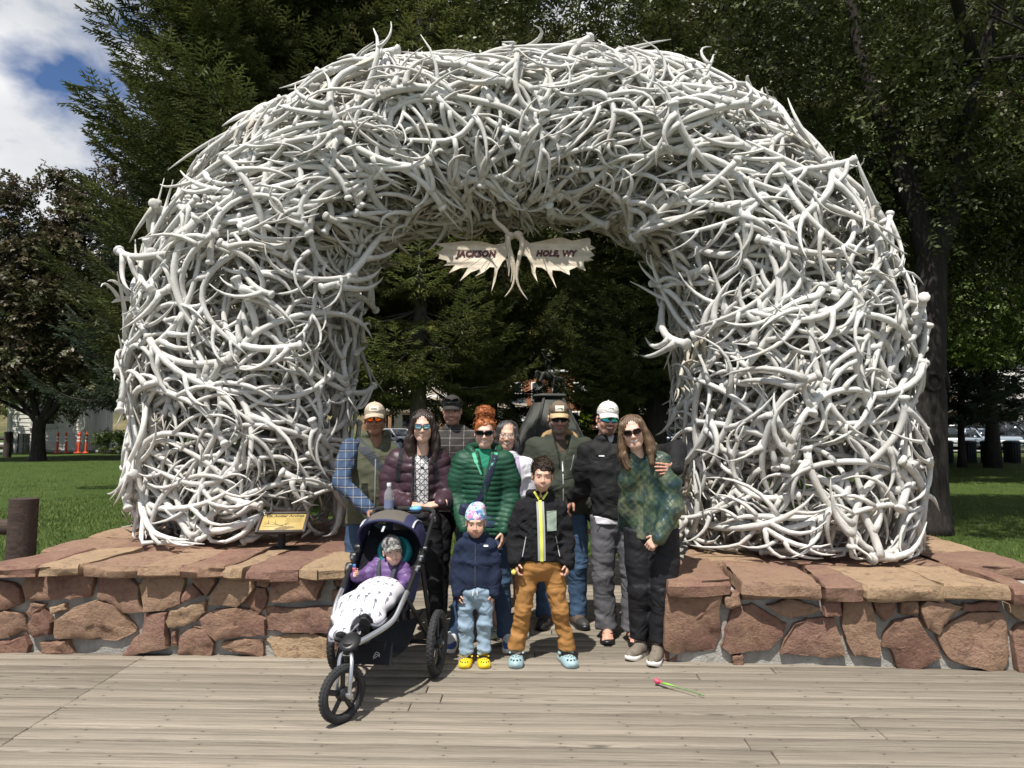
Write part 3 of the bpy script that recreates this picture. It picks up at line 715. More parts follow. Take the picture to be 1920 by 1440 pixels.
M_green = leaf_mat('bright_leaves', [(.3, (.068, .105, .022)), (.7, (.125, .165, .04))], .5, .3)
M_plum = leaf_mat('plum_leaves', [(.3, (.066, .046, .032)), (.48, (.088, .072, .040)), (.62, (.070, .084, .032)), (.8, (.085, .062, .040))], .45, .2)
M_bark = bark_mat('grey_bark', (.085, .07, .058)); M_bark2 = bark_mat('dark_bark', (.035, .03, .027)); M_bark3 = bark_mat('pale_bark', (.17, .155, .135))
def blade(p0, d, ln, w, up):
    """two crossed slim diamonds: verts (8,3)"""
    d = unit(d); s1 = unit(np.cross(d, up)); s2 = np.cross(s1, d); m = p0+d*ln*.42; e = p0+d*ln
    return np.array([p0, m+s1*w, e, m-s1*w, p0, m+s2*w*.8, e, m-s2*w*.8])
def spruce_twig(seed):
    r = np.random.default_rng(seed); V = []
    up = np.array([0, 0, 1.0]); ax = np.array([1.0, 0, 0])
    V.append(blade(np.zeros(3), ax, .24, .015, up)); V.append(blade(np.array([.2, 0, -.005]), np.array([1, 0, .12]), .2, .018, up))
    for k in range(7):
        x = .03+.05*k; sd = 1 if k % 2 else -1; V.append(blade(np.array([x, 0, 0]), np.array([.75, sd*(.75+.2*r.random()), -.2*r.random()-.05]), (.2-.018*k)*r.uniform(.8, 1.2), .0165, up))
    for k in range(3): V.append(blade(np.array([.06+.1*k, 0, 0]), np.array([.7, r.normal(0, .4), -.7]), .11, .015, up))
    return np.array(V).reshape(-1, 3)
_tw = [spruce_twig(i) for i in range(5)]
def scatter(tmpl, O, D, scale, roll=None):
    """template verts (x along) put at O, along D, with 'up' near world z"""
    D = D/np.linalg.norm(D, axis=1)[:, None]; S = np.cross(np.array([0, 0, 1.0]), D); S /= np.linalg.norm(S, axis=1)[:, None]+1e-9; U = np.cross(D, S)
    if roll is not None: c, s = np.cos(roll)[:, None], np.sin(roll)[:, None]; S, U = S*c+U*s, U*c-S*s
    T = tmpl[None]*scale[:, None, None]
    return O[:, None]+T[..., 0:1]*D[:, None]+T[..., 1:2]*S[:, None]+T[..., 2:3]*U[:, None]
def spruce(name, label, x, y, H, R, zb, seed, mats=(None, None), dens=1.0, tw=.35, trunk_r=None, group='trees of the square', shape=.85, tsc=1.0, zmax=99):
    r = np.random.default_rng(seed); root = thing(name, label, 'tree', (x, y, -.05), 0, group)
    tr = MB(); z = np.linspace(0, H*.97, 14); tr0 = trunk_r or H*.012+.05
    tr.tube(np.c_[.04*np.sin(z*.7+seed), .04*np.cos(z*.5), z], tr0*(1-z/H)**.8+.012+tr0*.5*np.exp(-z*3), 9)
    O, D, S, C = [], [], [], []
    zz = zb
    while zz < min(H*.985, zmax):
        fr = (zz-zb)/(H-zb); Lb = R*(1-fr)**shape*(.75 if fr < .04 else 1)+.12; nb = max(4, int((5.5+2.5*r.random())*min(1.3, .75+Lb*.1)))
        a0 = r.uniform(0, 6.28)
        for k in range(nb):
            a = a0+k*6.283/nb+r.normal(0, .22); L_ = Lb*r.uniform(.62, 1.12); n = max(4, int(L_/.16)); q = np.linspace(0, 1, n)
            droop = r.uniform(.12, .38)*(1-fr*.9); rise = .30*fr+r.normal(0, .05)
            bx = np.cos(a)*L_*q; by = np.sin(a)*L_*q; bz = zz+L_*(rise*q-droop*np.sin(q*2.2)+.16*q**3)
            P = np.c_[bx, by, bz]; tr.tube(P[::2] if n > 5 else P, np.linspace(.012+L_*.009, .005, len(P[::2] if n > 5 else P)), 4, cap=False)
            lum = r.uniform(.62, 1.2)
            dr = np.gradient(P, axis=0); dr /= np.linalg.norm(dr, axis=1)[:, None]; sd = np.c_[-dr[:, 1], dr[:, 0], 0*dr[:, 0]]
            for i in range(1, n):
                if q[i] < .16: continue
                w = L_*.34*(1-q[i]*.75)*math.sin(min(1, q[i]*2.2)*1.57)+.06
                for sg in (-1, 1):
                    m = max(1, int(w/.17*dens+r.random()))
                    for j in range(m):
                        u = (j+r.random()*.6)/m*w; O.append(P[i]+sd[i]*sg*u+dr[i]*u*.55+np.array([0, 0, -.10*u-.03*r.random()])); D.append(dr[i]*.85+sd[i]*sg*r.uniform(.35, 1.0)+np.array([0, 0, r.normal(-.12, .22)])); S.append(tw/.4*r.uniform(.75, 1.25)); C.append(lum*r.uniform(.75, 1.25))
                if r.random() < .75*dens: O.append(P[i]-np.array([0, 0, .03])); D.append(dr[i]*.5+np.array([r.normal(0, .3), r.normal(0, .3), -.9])); S.append(tw/.4*r.uniform(.7, 1.1)); C.append(lum*.8)
            O.append(P[-1]); D.append(dr[-1]+np.array([0, 0, .1])); S.append(tw/.36); C.append(lum*1.15)
        zz += r.uniform(.26, .44)*(.8+.06*R)/max(.6, dens**.5)*tsc
    tr.obj('trunk', mats[1] or M_bark, root, smooth=True)
    O, D, S, C = map(np.array, (O, D, S, C)); mb = MB(); cols = []; sel = r.integers(0, len(_tw), len(O))
    for k in range(len(_tw)):
        m = sel == k; V = scatter(_tw[k], O[m], D[m], S[m]); nt = len(_tw[k]); mb.add(V.reshape(-1, 3), np.arange(m.sum()*nt).reshape(-1, 4))
        tint = np.stack([C[m]*r.uniform(.92, 1.1, m.sum()), C[m], C[m]*r.uniform(.85, 1.1, m.sum())], -1); cols.append(np.repeat(tint, nt, 0))
    mb.obj('crown', mats[0] or M_spruce, root, smooth=False, col=np.vstack(cols)); return root
def leaf_spray(seed, n=8, ll=.075, lw=.02):
    r = np.random.default_rng(seed); V = []
    for k in range(n):
        p = np.array([.05*k*.9, 0, 0]); sd = 1 if k % 2 else -1; d = unit(np.array([.6, sd*r.uniform(.4, 1.1), r.normal(-.25, .35)])); s = unit(np.cross(d, np.array([r.normal(0, .4), r.normal(0, .4), 1]))); l = ll*r.uniform(.7, 1.25)
        V.append([p, p+d*l*.45+s*lw, p+d*l, p+d*l*.45-s*lw])
    return np.array(V).reshape(-1, 3)
def broadleaf(name, label, x, y, trunk, limbs, lobes, nspray, seed, lm, bm, ll=.085, lw=.022, group='trees of the square', knots=False, sc=1.0, nleaf=8):
    """trunk: list of (dx,dy,z,r); limbs: list of paths with start radius; lobes: (cx,cy,cz,rx,ry,rz,weight)"""
    r = np.random.default_rng(seed); root = thing(name, label, 'tree', (x, y, -.05), 0, group); tb = MB()
    T = smooth_path(np.array(trunk), 16); T[:, :2] += nz3(T[:, :3], seed, 1.5)[:, None]*.02; tb.tube(T[:, :3], T[:, 3], 12)
    for P, r0 in limbs: q = smooth_path(np.array(P, float), 10); tb.tube(q, np.linspace(r0, r0*.3, 10), 7)
    if knots:
        for (kz, ka, kr) in knots:
            i = np.argmin(np.abs(T[:, 2]-kz)); c = T[i, :3]; d = np.array([math.cos(ka), math.sin(ka), 0]); p = c+d*T[i, 3]*.86
            a = np.linspace(0, 6.28, 14, endpoint=False); s = np.array([-d[1], d[0], 0]); ring = p+d*.03+kr*(np.cos(a)[:, None]*s+np.sin(a)[:, None]*np.array([0, 0, 1.15])); tb.tube(ring, .035, 6, closed=True)
    W = np.array([l[6] for l in lobes]); W = W/W.sum(); O, D, S, C = [], [], [], []
    for l, w in zip(lobes, W):
        n = int(nspray*w); c = np.array(l[:3]); rr = np.array(l[3:6])
        # sub-branches inside each lobe carry clumps of sprays
        nb = max(10, n//26); u = r.normal(size=(nb, 3)); u /= np.linalg.norm(u, axis=1)[:, None]; rad = r.uniform(.45, 1.0, nb)**.55
        E = c+u*rad[:, None]*rr*(1+.16*nz3(u, seed, 4)[:, None])
        base = c-np.array([0, 0, rr[2]*.6])
        for e in E[: nb//5]:
            mid = (base+e)/2+r.normal(0, .15, 3)*rr*.4; tb.tube(smooth_path(np.array([base, mid, e]), 6), np.linspace(.012+.004*rr.mean(), .004, 6), 4, cap=False)
        k = r.integers(0, nb, n); lum = r.uniform(.6, 1.3, nb)
        pos = E[k]+r.normal(0, 1, (n, 3))*np.array([.42, .42, .34])*sc*max(.6, rr.mean()*.24)
        out = pos-c; out[:, 2] *= .5
        O.append(pos); D.append(unit(out)*0+out/np.linalg.norm(out, axis=1)[:, None]+r.normal(0, .55, (n, 3))+np.array([0, 0, -.1])); S.append(r.uniform(.75, 1.35, n)); C.append(lum[k]*r.uniform(.75, 1.3, n))
    tb.obj('trunk', bm, root, smooth=True)
    O, D, S, C = np.vstack(O), np.vstack(D), np.concatenate(S), np.concatenate(C); mb = MB(); cols = []
    tm = [leaf_spray(i+seed, nleaf, ll, lw) for i in range(4)]; sel = r.integers(0, 4, len(O))
    for k in range(4):
        m = sel == k; V = scatter(tm[k], O[m], D[m], S[m], r.uniform(-.9, .9, m.sum())); nt = len(tm[k]); mb.add(V.reshape(-1, 3), np.arange(m.sum()*nt).reshape(-1, 4))
        cc = np.repeat(C[m], nt//4)[:, None]*r.uniform(.75, 1.25, (m.sum()*(nt//4), 1))*np.array([1, 1, 1]); cols.append(np.repeat(cc, 4, 0))
    mb.obj('crown', lm, root, smooth=False, col=np.vstack(cols)); return root
def X(px, Y): return (px-960)/FPX*Y
spruce('spruce_tree', 'huge dark spruce with drooping boughs behind the left shoulder of the antler arch', X(490, 15.5), 15.5, 22, 3.5, 2.7, 3, dens=1.15, tw=.40, trunk_r=.34, shape=.42, zmax=15)
spruce('spruce_tree', 'bluish spruce between the reddish plum tree and the huge dark spruce', X(300, 19.5), 19.5, 10.4, 2.5, 2.6, 4, (M_blue, None), dens=.95, tw=.40)
spruce('spruce_tree', 'spruce with a pale bare lower trunk seen through the left half of the arch opening', X(783, 14.5), 14.5, 13, 2.75, 2.6, 5, (M_sunsp, M_bark3), dens=1.1, tw=.36, trunk_r=.17, shape=.9, zmax=12)
spruce('spruce_tree', 'dark spruce seen through the arch opening behind the man in the white cap', X(1228, 16), 16, 15, 2.4, 2.7, 6, (None, M_bark2), dens=1.05, tw=.38, trunk_r=.24, shape=.85, zmax=13)
spruce('spruce_tree', 'small dense round spruce directly left of the bronze statue', X(925, 25), 25, 7.4, 2.3, .5, 7, dens=1.1, tw=.42, shape=.7)
spruce('spruce_tree', 'small yellow-green spruce directly right of the bronze statue', X(1150, 27), 27, 6.0, 2.1, .5, 8, (M_green, None), dens=1.0, tw=.42, shape=.7)
spruce('spruce_tree', 'tall dark spruce rising behind the crown of the arch', X(860, 25), 25, 24, 4.6, 4.6, 9, (None, M_bark2), dens=.9, tw=.5, shape=.5, zmax=17, tsc=1.15)
spruce('spruce_tree', 'low-branched blue spruce with a dark trunk in front of the parked cars, nearer the arch', X(1803, 29), 29, 8, 1.9, 2.15, 10, (M_blue, M_bark2), dens=.8, tw=.45, trunk_r=.13)
spruce('spruce_tree', 'low-branched blue spruce with a dark trunk beside the dark pickup', X(1866, 31), 31, 8.5, 2.0, 2.4, 11, (M_blue, M_bark2), dens=.8, tw=.45, trunk_r=.11)
spruce('spruce_tree', 'tall spruce filling the gap behind the right side of the arch crown', X(1360, 25), 25, 22, 4.6, 3.6, 12, (None, M_bark2), dens=.75, tw=.55, shape=.5, zmax=17, tsc=1.2)
spruce('spruce_tree', 'tall spruce behind the left pier of the arch', X(590, 25), 25, 22, 4.4, 3.0, 13, (None, M_bark2), dens=.75, tw=.55, shape=.5, zmax=17, tsc=1.2)
maple = broadleaf('broadleaf_tree', 'big dark broadleaf tree with a thick leaning knotted trunk behind the right pier', X(1738, 11.0), 11.0,
    [(-.05, 0, 0, .36), (-.03, 0, .6, .285), (0, 0, 1.6, .265), (.06, .05, 2.6, .25), (.16, .1, 3.6, .23), (.22, .1, 4.3, .20)],
    [([(.2, .1, 4.1), (.0, .4, 5.6), (-.4, .8, 7.5), (-.6, 1, 9.5)], .2), ([(.22, .1, 4.1), (.6, .1, 5.2), (.9, -.1, 7), (1.6, -.4, 9.5)], .19), ([(.1, .1, 3.4), (-1.0, 1, 4.6), (-2.4, 1.6, 6.0)], .13), ([(.9, -.1, 7), (-.5, -1.6, 8.2), (-1.2, -3, 9)], .1)],
    [(-3.0, 2.6, 8.4, 3.6, 2.6, 3.4, 1.3), (1.5, -1.2, 8.6, 3.8, 3.8, 3.0, 1.3), (-.6, 1.8, 6.2, 3.2, 2.4, 2.2, .9), (3.4, .8, 6.4, 2.8, 2.6, 2.0, .8), (-5.2, 3.4, 7.6, 2.4, 2.2, 2.8, .7), (.6, 2.0, 4.5, 1.6, 1.5, 1.2, .3), (4.2, -2.6, 7.8, 2.6, 2.8, 2.4, .6), (1.9, 2.2, 5.2, 1.7, 1.5, 1.3, .35)],
    19000, 31, M_maple, M_bark2, .10, .024, knots=[(2.35, -1.75, .11), (2.1, -.35, .10)])
broadleaf('broadleaf_tree', 'sunlit lighter green broadleaf tree behind the thick leaning trunk', X(1950, 21), 21,
    [(0, 0, 0, .17), (0, 0, 2.5, .14), (.1, 0, 4.5, .12)], [([(.1, 0, 4), (-1, 0, 5.5), (-2, .4, 7.5)], .1), ([(.1, 0, 4), (1, 0, 6), (2, .4, 8)], .1)],
    [(-2.0, 0, 6.8, 3.2, 2.4, 3.2, 1.0), (1.6, .6, 7.6, 3.2, 2.6, 3.6, 1.0), (-3.8, 1, 10, 3, 3, 3, .6), (-.9, -.6, 4.6, 2.6, 1.8, 1.2, .4)], 6500, 32, M_green, M_bark2, .13, .036, sc=1.1)
plum = broadleaf('plum_tree', 'reddish-brown plum tree with a forked trunk in front of the white shed', X(75, 34.5), 34.5,
    [(0, 0, 0, .40), (0, 0, .5, .31), (0, 0, 1.3, .28), (.05, 0, 2.1, .27)],
    [([(0, 0, 1.7), (-1.2, .2, 3.0), (-2.6, .3, 4.6)], .17), ([(0, 0, 1.8), (-.4, 0, 3.3), (-.6, .3, 6)], .19), ([(.05, 0, 1.8), (.6, 0, 3.2), (1.0, 0, 6)], .2), ([(.05, 0, 1.7), (1.6, .1, 3.6), (3.2, .1, 5.2)], .17), ([(-.6, .2, 2.2), (-2.2, .2, 2.9), (-3.6, .2, 3.2)], .11)],
    [(-.4, 0, 6.2, 4.1, 3.2, 3.4, 1.3), (1.6, .2, 9.2, 3.2, 2.8, 3.2, 1.0), (-1.8, 0, 8.6, 2.6, 2.4, 2.6, .6), (3.0, .2, 6.8, 2.6, 2.4, 2.6, .7), (-.2, 0, 11.6, 2.0, 1.8, 2.2, .4), (-2.6, -.2, 4.4, 2.2, 2.2, 1.2, .4), (2.8, 0, 12.4, 1.6, 1.6, 1.4, .25), (-1.8, 0, 12.6, .8, .8, 1.3, .07)],
    13500, 33, M_plum, M_bark2, .17, .05, sc=1.0)
broadleaf('broadleaf_tree', 'pale green broadleaf tree at the far left behind the plum tree', X(-30, 42), 42,
    [(0, 0, 0, .2), (0, 0, 2.5, .17), (0, 0, 4, .1)], [], [(0, 0, 5.4, 3.6, 2.6, 2.8, 1), (2.2, 0, 7.2, 2, 2, 2, .5)], 2300, 34, M_green, M_bark2, .2, .06)
# the wall of foliage that closes the view between and behind those trees
FAR = [(95, 60, 17, 4.2), (330, 42, 20, 5), (560, 38, 21, 5), (700, 80, 30, 7), (1010, 92, 34, 8), (1190, 36, 20, 4.6), (1440, 34, 20, 5.2), (1600, 38, 21, 5.4), (1740, 84, 32, 8), (1900, 86, 32, 8), (2060, 84, 32, 8), (880, 94, 34, 8), (1140, 92, 34, 8), (2200, 60, 26, 7)]
far0 = None; fl = ['tall far spruce in the dark tree belt beyond the lawn', 'slim far spruce standing behind the statue']
for i, (px_, Yd, Hh, Rr) in enumerate(FAR):
    if far0 is None: far0 = spruce('spruce_tree', fl[0], X(px_, Yd), Yd, 20, 5, 3.6, 40, (M_spruce, M_bark2), dens=.5, tw=.8, group='spruces of the tree belt beyond the lawn', shape=.6, tsc=1.5); o = far0
    else: o = copy_tree(far0)
    o.location = (X(px_, Yd), Yd, -.05); o.scale = (Rr/5, Rr/5, Hh/20); o.rotation_euler.z = i*1.3
hi0 = spruce('spruce_tree', 'high-crowned tall spruce behind the dark broadleaf tree', X(1530, 27), 27, 24, 4.6, 5.2, 44, (M_spruce, M_bark2), dens=.6, tw=.65, trunk_r=.22, group='spruces behind the broadleaf tree', shape=.5, zmax=19, tsc=1.3)
for px_, Yd in ((1690, 26), (1856, 28.5), (2030, 28)): o = copy_tree(hi0); o.location = (X(px_, Yd), Yd, -.05); o.rotation_euler.z = px_*.7
bush = broadleaf('bush', 'small round green bush beside the dark door of the shed', X(214, 43), 43, [(0, 0, 0, .06), (0, 0, .3, .05), (0, 0, .6, .03)], [], [(0, 0, .62, .8, .6, .55, 1)], 420, 35, M_green, M_bark2, .12, .035, sc=.5, group=None)
# ================================================================ things beyond the arch
M_shed = mat('grey_white_boards', (.60, .585, .53), .85, .10, 3, .25, 40); M_trim = mat('grey_trim', (.50, .49, .44), .8, .06); M_glass = mat('dark_window_glass', (.02, .024, .028), .08, .1, spec=.8); M_shing = mat('wood_shingles', (.25, .215, .17), .9, .25, 14, .5, 20)
M_orange = mat('orange_plastic', (.62, .09, .035), .5, .06); M_refw = mat('reflective_white', (.75, .75, .75), .4, .03); M_block = mat('concrete_block', (.30, .29, .27), .92, .15, 6, .4, 40); M_iron = mat('black_iron', (.012, .012, .012), .6, .1); M_wbrown = mat('brown_stained_wood', (.045, .032, .026), .85, .2, 6, .4, 40)
M_ply = mat('white_paint', (.66, .65, .62), .7, .04); M_brick = mat('orange_brick', (.25, .105, .055), .9, .15, 2, .3, 10); M_bluef = mat('pale_blue_front', (.36, .45, .50), .8, .06); M_wood = mat('warm_timber', (.22, .12, .06), .8, .2, 3)
def box(name, c, size, m, parent, rot=None, bev=.01): b = MB(); b.box(c, size, rot, bev); return b.obj(name, m, parent, smooth=False)
# ---- shed
x0, x1 = X(20, 45), X(158, 45); W = x1-x0; sd = thing('shed', 'small white clapboard shed with one window and a shaded side door behind the plum tree', 'shed', ((x0+x1)/2, 45, 0)); hw = W/2; D_ = 3.3
box('wall', (0, D_/2+.03, 1.75), (W-.06, D_-.02, 3.5), M_trim, sd)
for i in range(14):
    z = .14+i*.245
    for a, b_ in ([(-hw+.12, hw-.12)] if not 1.55 < z < 2.95 else [(-hw+.12, -.92), (.62, hw-.12)]):
        n = max(4, int((b_-a)/.3)); xs_ = np.linspace(a, b_, n); low = z-.02+.022*np.sin(xs_*3+i*2.1)+.012*np.sin(xs_*9+i); G = np.array([np.c_[xs_, np.full(n, -.055), low], np.c_[xs_, np.full(n, -.02), np.full(n, z+.245)]]); m = MB(); m.sheet(G, (0, .03, 0)); m.obj('board', M_shed, sd, smooth=False)
for xx in (-hw, hw): box('corner_board', (xx, .0, 1.75), (.26, .14, 3.5), M_shed, sd)
wf = box('window', (-.15, -.03, 2.25), (1.62, .10, 1.5), M_shed, sd)
for xx in (-.53, .23): box('pane', (xx, -.085, 2.27), (.56, .02, 1.08), M_glass, wf)
box('sill', (-.15, -.10, 1.5), (1.75, .14, .09), M_shed, wf)
dr = box('door', (hw+.045, 1.75, 1.35), (.07, 1.15, 2.5), M_trim, sd); box('door_frame', (hw+.035, 1.75, 1.42), (.05, 1.45, 2.78), M_shed, sd); b = MB(); b.sphere((hw+.10, 2.2, 1.25), .04, 8, 6); b.obj('handle', M_steel, dr)
for i in range(13): box('side_board', (hw+.018, .25+.24*i, 1.62), (.03, .225, 3.2), M_shed, sd)
rf = MB(); R = rotx(-.19); rf.box((0, D_/2+.02, 3.42), (W+.8, D_+.9, .10), R, .02); rf.obj('roof', M_shing, sd, smooth=False)
for k in range(4): box('shingle_course', (0, -.28+k*.3, 3.86-k*.058), (W+.82, .32, .03), M_shing, sd, rotx(-.16))
box('fascia', (0, -.40, 3.78), (W+.8, .05, .22), M_shed, sd)
ck = thing('concrete_block', 'grey hollow concrete block standing on another beside the shed', 'concrete block', (X(42, 43.6), 43.6, .58)); ck2 = thing('concrete_block', 'lower of two grey concrete blocks beside the left corner of the shed', 'concrete block', (X(42, 43.6), 43.6, 0))
for c_ in (ck, ck2):
    b = MB()
    for xx in (-.32, 0, .32): b.box((xx, 0, .29), (.10, .5, .56), None, .01)
    for yy_ in (-.21, .21): b.box((0, yy_, .29), (.70, .08, .56), None, .01)
    b.obj('block', M_block, c_, smooth=False)
for i, (px_, tl) in enumerate(((110, .03), (127, -.02), (146.5, .10), (150, .06), (163.5, .04))):
    lab = ['leftmost orange delineator post with white bands leaning on the shed wall', 'upright orange delineator post with a loop top, second from the left', 'most tilted orange delineator post, left one of the touching pair', 'orange delineator post touching the tilted one in front of the shed', 'rightmost orange delineator post beside the shed corner'][i]
    d = thing('delineator_post', lab, 'traffic post', (X(px_, 43.3), 43.3, 0), 0, 'orange traffic posts by the shed'); d.rotation_euler = (0, tl, 0); d.scale = (.85, .85, .96)
    b = MB(); b.lathe([(0, 0), (.20, 0), (.20, .05), (.10, .08), (.085, .1), (.075, 1.05), (.06, 1.10), (.085, 1.12), (.085, 1.2), (.05, 1.24), (.05, 1.3), (0, 1.33)], sides=14); b.obj('post', M_orange, d)
    for z in (.72, .92): b = MB(); b.lathe([(.082, z), (.0815, z+.10)], sides=14); b.obj('band', M_refw, d)
# ---- dark rail fence far left, log fence near left, log rail behind the group
def log(P0, P1, r, n=10, seed=0, sides=14):
    P = np.linspace(P0, P1, n); b = MB(); P = P+nz3(P*3, seed, 1.0)[:, None]*.006; b.tube(P, r*(1+.03*nz3(P*5, seed+1)), sides); return b
def log_fence(label, posts, rails, pr, rr, hgt, m, cat='fence'):
    o = np.array([posts[0][0], posts[0][1], -.05]); f = thing('log_fence', label, cat, o)
    for i, (x_, y_) in enumerate(posts): p = np.array([x_, y_, -.06])-o; log(p, p+[.01, .0, hgt], pr, 12, i, 18).obj('post', m, f, smooth='auto')
    for i, (a, b_, z) in enumerate(rails): log(np.array([*a, z])-o, np.array([*b_, z+.01])-o, rr, 10, i+5).obj('rail', m, f, smooth='auto')
    return f
log_fence('dark brown log post with a round rail at the left end of the stone platform', [(-3.90, 5.85), (-6.6, 6.05)], [((-6.6, 6.05), (-3.90, 5.85), .76)], .105, .062, 1.04, M_log)
log_fence('dark brown rail fence at the far left beside the shed', [(X(17, 38), 38), (X(-60, 39), 39)], [((X(-60, 39), 39), (X(17, 38), 38), .95), ((X(-60, 39), 39), (X(17, 38), 38), .5)], .19, .10, 1.35, M_wbrown)
log_fence('pale peeled log rail fence beyond the boardwalk, seen between the two men', [(.55, 13.2), (3.0, 13.0)], [((.35, 13.2), (3.3, 13.0), .60), ((.35, 13.22), (3.3, 13.02), .28)], .10, .095, .80, M_pale)
# ---- litter bins and iron fence on the right
bl = ['black slatted litter bin half hidden behind the leaning trunk', 'black slatted litter bin under the nearer thin trunk', 'black slatted litter bin between the two thin dark trunks', 'rightmost black slatted litter bin in front of the dark pickup']
for i, px_ in enumerate((1769, 1812, 1851, 1894)):
    tbn = thing('litter_bin', bl[i], 'litter bin', (X(px_, 32), 32, -.03), i*.7, 'black litter bins along the lawn'); b = MB(); b.lathe([(0, .04), (.27, .04), (.29, .85), (.30, .9), (0, .9)], sides=18); b.obj('liner', M_iron, tbn)
    for k in range(18): q = k*6.283/18; box('slat', (.305*math.cos(q), .305*math.sin(q), .45), (.03, .055, .84), M_iron, tbn, rotz(q))
    b = MB(); b.lathe([(.30, .86), (.345, .88), (.345, .93), (.26, .98), (.16, .99), (.15, .94)], sides=20); b.obj('lid', M_iron, tbn)
fn = thing('iron_fence', 'low black iron rail fence between the litter bins and the parked cars', 'fence', (X(1840, 34), 34, 0))
for z in (.80, .38): b = MB(); b.tube([(-5, 0, z), (6, -.1, z)], .035, 8); b.obj('rail', M_iron, fn)
for k in range(6): b = MB(); b.tube([(-4.8+k*2.1, -.02*k, -.05), (-4.8+k*2.1, -.02*k, .88)], .045, 8); b.obj('post', M_iron, fn)
# ---- parked cars
def car(label, x, y, rz, col, kind='suv', group='cars parked along the street'):
    c = thing('parked_car', label, kind if kind == 'pickup' else 'car', (x, y, 0), rz, group); pm = mat('paint_'+'_'.join(f'{int(q*255)}' for q in col), col, .28, .04, metal=.2, spec=.6)
    hgt = {'suv': 1.68, 'sedan': 1.45, 'pickup': 1.88}[kind]; L2, Wd = (2.35 if kind != 'pickup' else 2.75), .93; zb = .88 if kind != 'pickup' else 1.05
    S = SDF((-1.15, -L2-.2, .1), (1.15, L2+.2, 2.1), .05); S.box((0, 0, (.32+zb)/2), (Wd, L2, (zb-.32)/2), .16, .05); S.box((0, -L2+.75, zb-.05), (Wd*.92, .7, .12), .1, .08)
    if kind == 'pickup': S.box((0, 1.65, zb-.05), (.74, .95, .35), .04, .02, 'sub')
    for sx in (-1, 1):
        for yy_ in (-L2*.62, L2*.62): S.cap((sx*.55, yy_, .36), (sx*1.2, yy_, .36), .42, .42, .02, 'sub')
    V, F = S.mesh(); b = MB(); b.add(V, F); b.obj('body', pm, c, smooth=True)
    y0, y1 = (-.95, L2-.15) if kind == 'suv' else ((-.75, 1.45) if kind == 'sedan' else (-1.0, .75))
    def cabin(gr, zt, zlo): return [(-Wd*.93*gr, y0-.35*(zlo < zb+.1), zlo), (Wd*.93*gr, y0-.35*(zlo < zb+.1), zlo), (Wd*.93*gr, y1+.1, zlo), (-Wd*.93*gr, y1+.1, zlo), (-Wd*.74*gr, y0+.45, zt), (Wd*.74*gr, y0+.45, zt), (Wd*.74*gr, y1-.3, zt), (-Wd*.74*gr, y1-.3, zt)]
    q = np.array([[0, 1, 2, 3], [4, 7, 6, 5], [0, 4, 5, 1], [1, 5, 6, 2], [2, 6, 7, 3], [3, 7, 4, 0]]); b = MB(); b.add(cabin(1.0, hgt-.06, zb-.08), q); b.obj('windows', M_glass, c, smooth=False)
    C_ = np.array(cabin(1.015, hgt-.05, zb-.08)); b = MB(); S = SDF((-1, y0, hgt-.2), (1, y1+.2, hgt+.1), .04); S.box((0, (y0+y1)/2+.08, hgt-.06), (Wd*.75, (y1-y0)/2-.32, .05), .04); V, F = S.mesh(); b.add(V, F); b.obj('roof', pm, c, smooth=True)
    ym = (y0+y1)/2+.1
    for A_, B_ in [(C_[i], C_[i+4]) for i in range(4)]+[((sx*Wd*.945, ym, zb-.05), (sx*Wd*.75, ym, hgt-.06)) for sx in (1, -1)]: b = MB(); b.tube([A_, B_], .053, 6); b.obj('pillar', pm, c, smooth=True)
    for sx in (-1, 1):
        for yy_ in (-L2*.62, L2*.62):
            w = bpy.data.objects.new('wheel', None); COL.objects.link(w); w.parent = c; b = MB(); b.lathe([(0, -.11), (.24, -.11), (.33, -.11), (.36, -.07), (.36, .07), (.33, .11), (.24, .11)], (sx*.82, yy_, .36), 20, roty(math.pi/2)); b.obj('tyre', M_tyre_, w); b = MB(); b.lathe([(0, .125), (.06, .12), (.22, .115), (.235, .09)] if sx > 0 else [(0, -.125), (.06, -.12), (.22, -.115), (.235, -.09)], (sx*.82, yy_, .36), 12, roty(math.pi/2)); b.obj('rim', M_alu_, w)
        b = MB(); b.box((sx*.68, -L2+.01, zb-.22), (.36, .12, .15), None, .03); b.obj('headlight', M_refw, c); b = MB(); b.box((sx*.74, L2-.01, zb-.12), (.22, .1, .28), None, .03); b.obj('tail_light', mat('red_lens', (.35, .02, .015), .3), c)
        b = MB(); b.box((sx*(Wd+.09), y0+.1, zb+.05), (.18, .12, .13), None, .04); b.obj('mirror', pm, c)
    b = MB(); b.box((0, -L2-.01, .55), (1.0, .08, .22), None, .03); b.obj('grille', M_iron, c); return c
M_tyre_ = mat('car_tyre', (.02, .02, .02), .8); M_alu_ = mat('car_rim', (.40, .40, .42), .35, .05, metal=.7)
car('white sport utility car parked beside the leaning trunk', X(1768, 48), 48, 2.7, (.72, .73, .74)); car('dark grey car parked between the white one and the silver-blue one', X(1800, 50), 49, .35, (.085, .085, .09)); car('silver-blue sedan parked nose-on behind the thin dark trunks', X(1837, 47), 47, .18, (.33, .39, .46), 'sedan')
car('dark grey pickup truck parked at the right end', X(1905, 46), 46.5, .55, (.045, .047, .052), 'pickup'); car('white pickup truck parked behind the silver-blue sedan', X(1868, 55), 55, 1.5, (.70, .70, .70), 'pickup')
car('silver sedan seen between the man in olive vest and the woman in plum', X(742, 49), 49, .9, (.42, .43, .45), 'sedan'); car('white car seen beside the woman with glasses', X(968, 50), 50, .2, (.70, .70, .70)); car('dark blue car seen under the trees at the right of the arch opening', X(1225, 49), 49, 1.2, (.03, .04, .06))
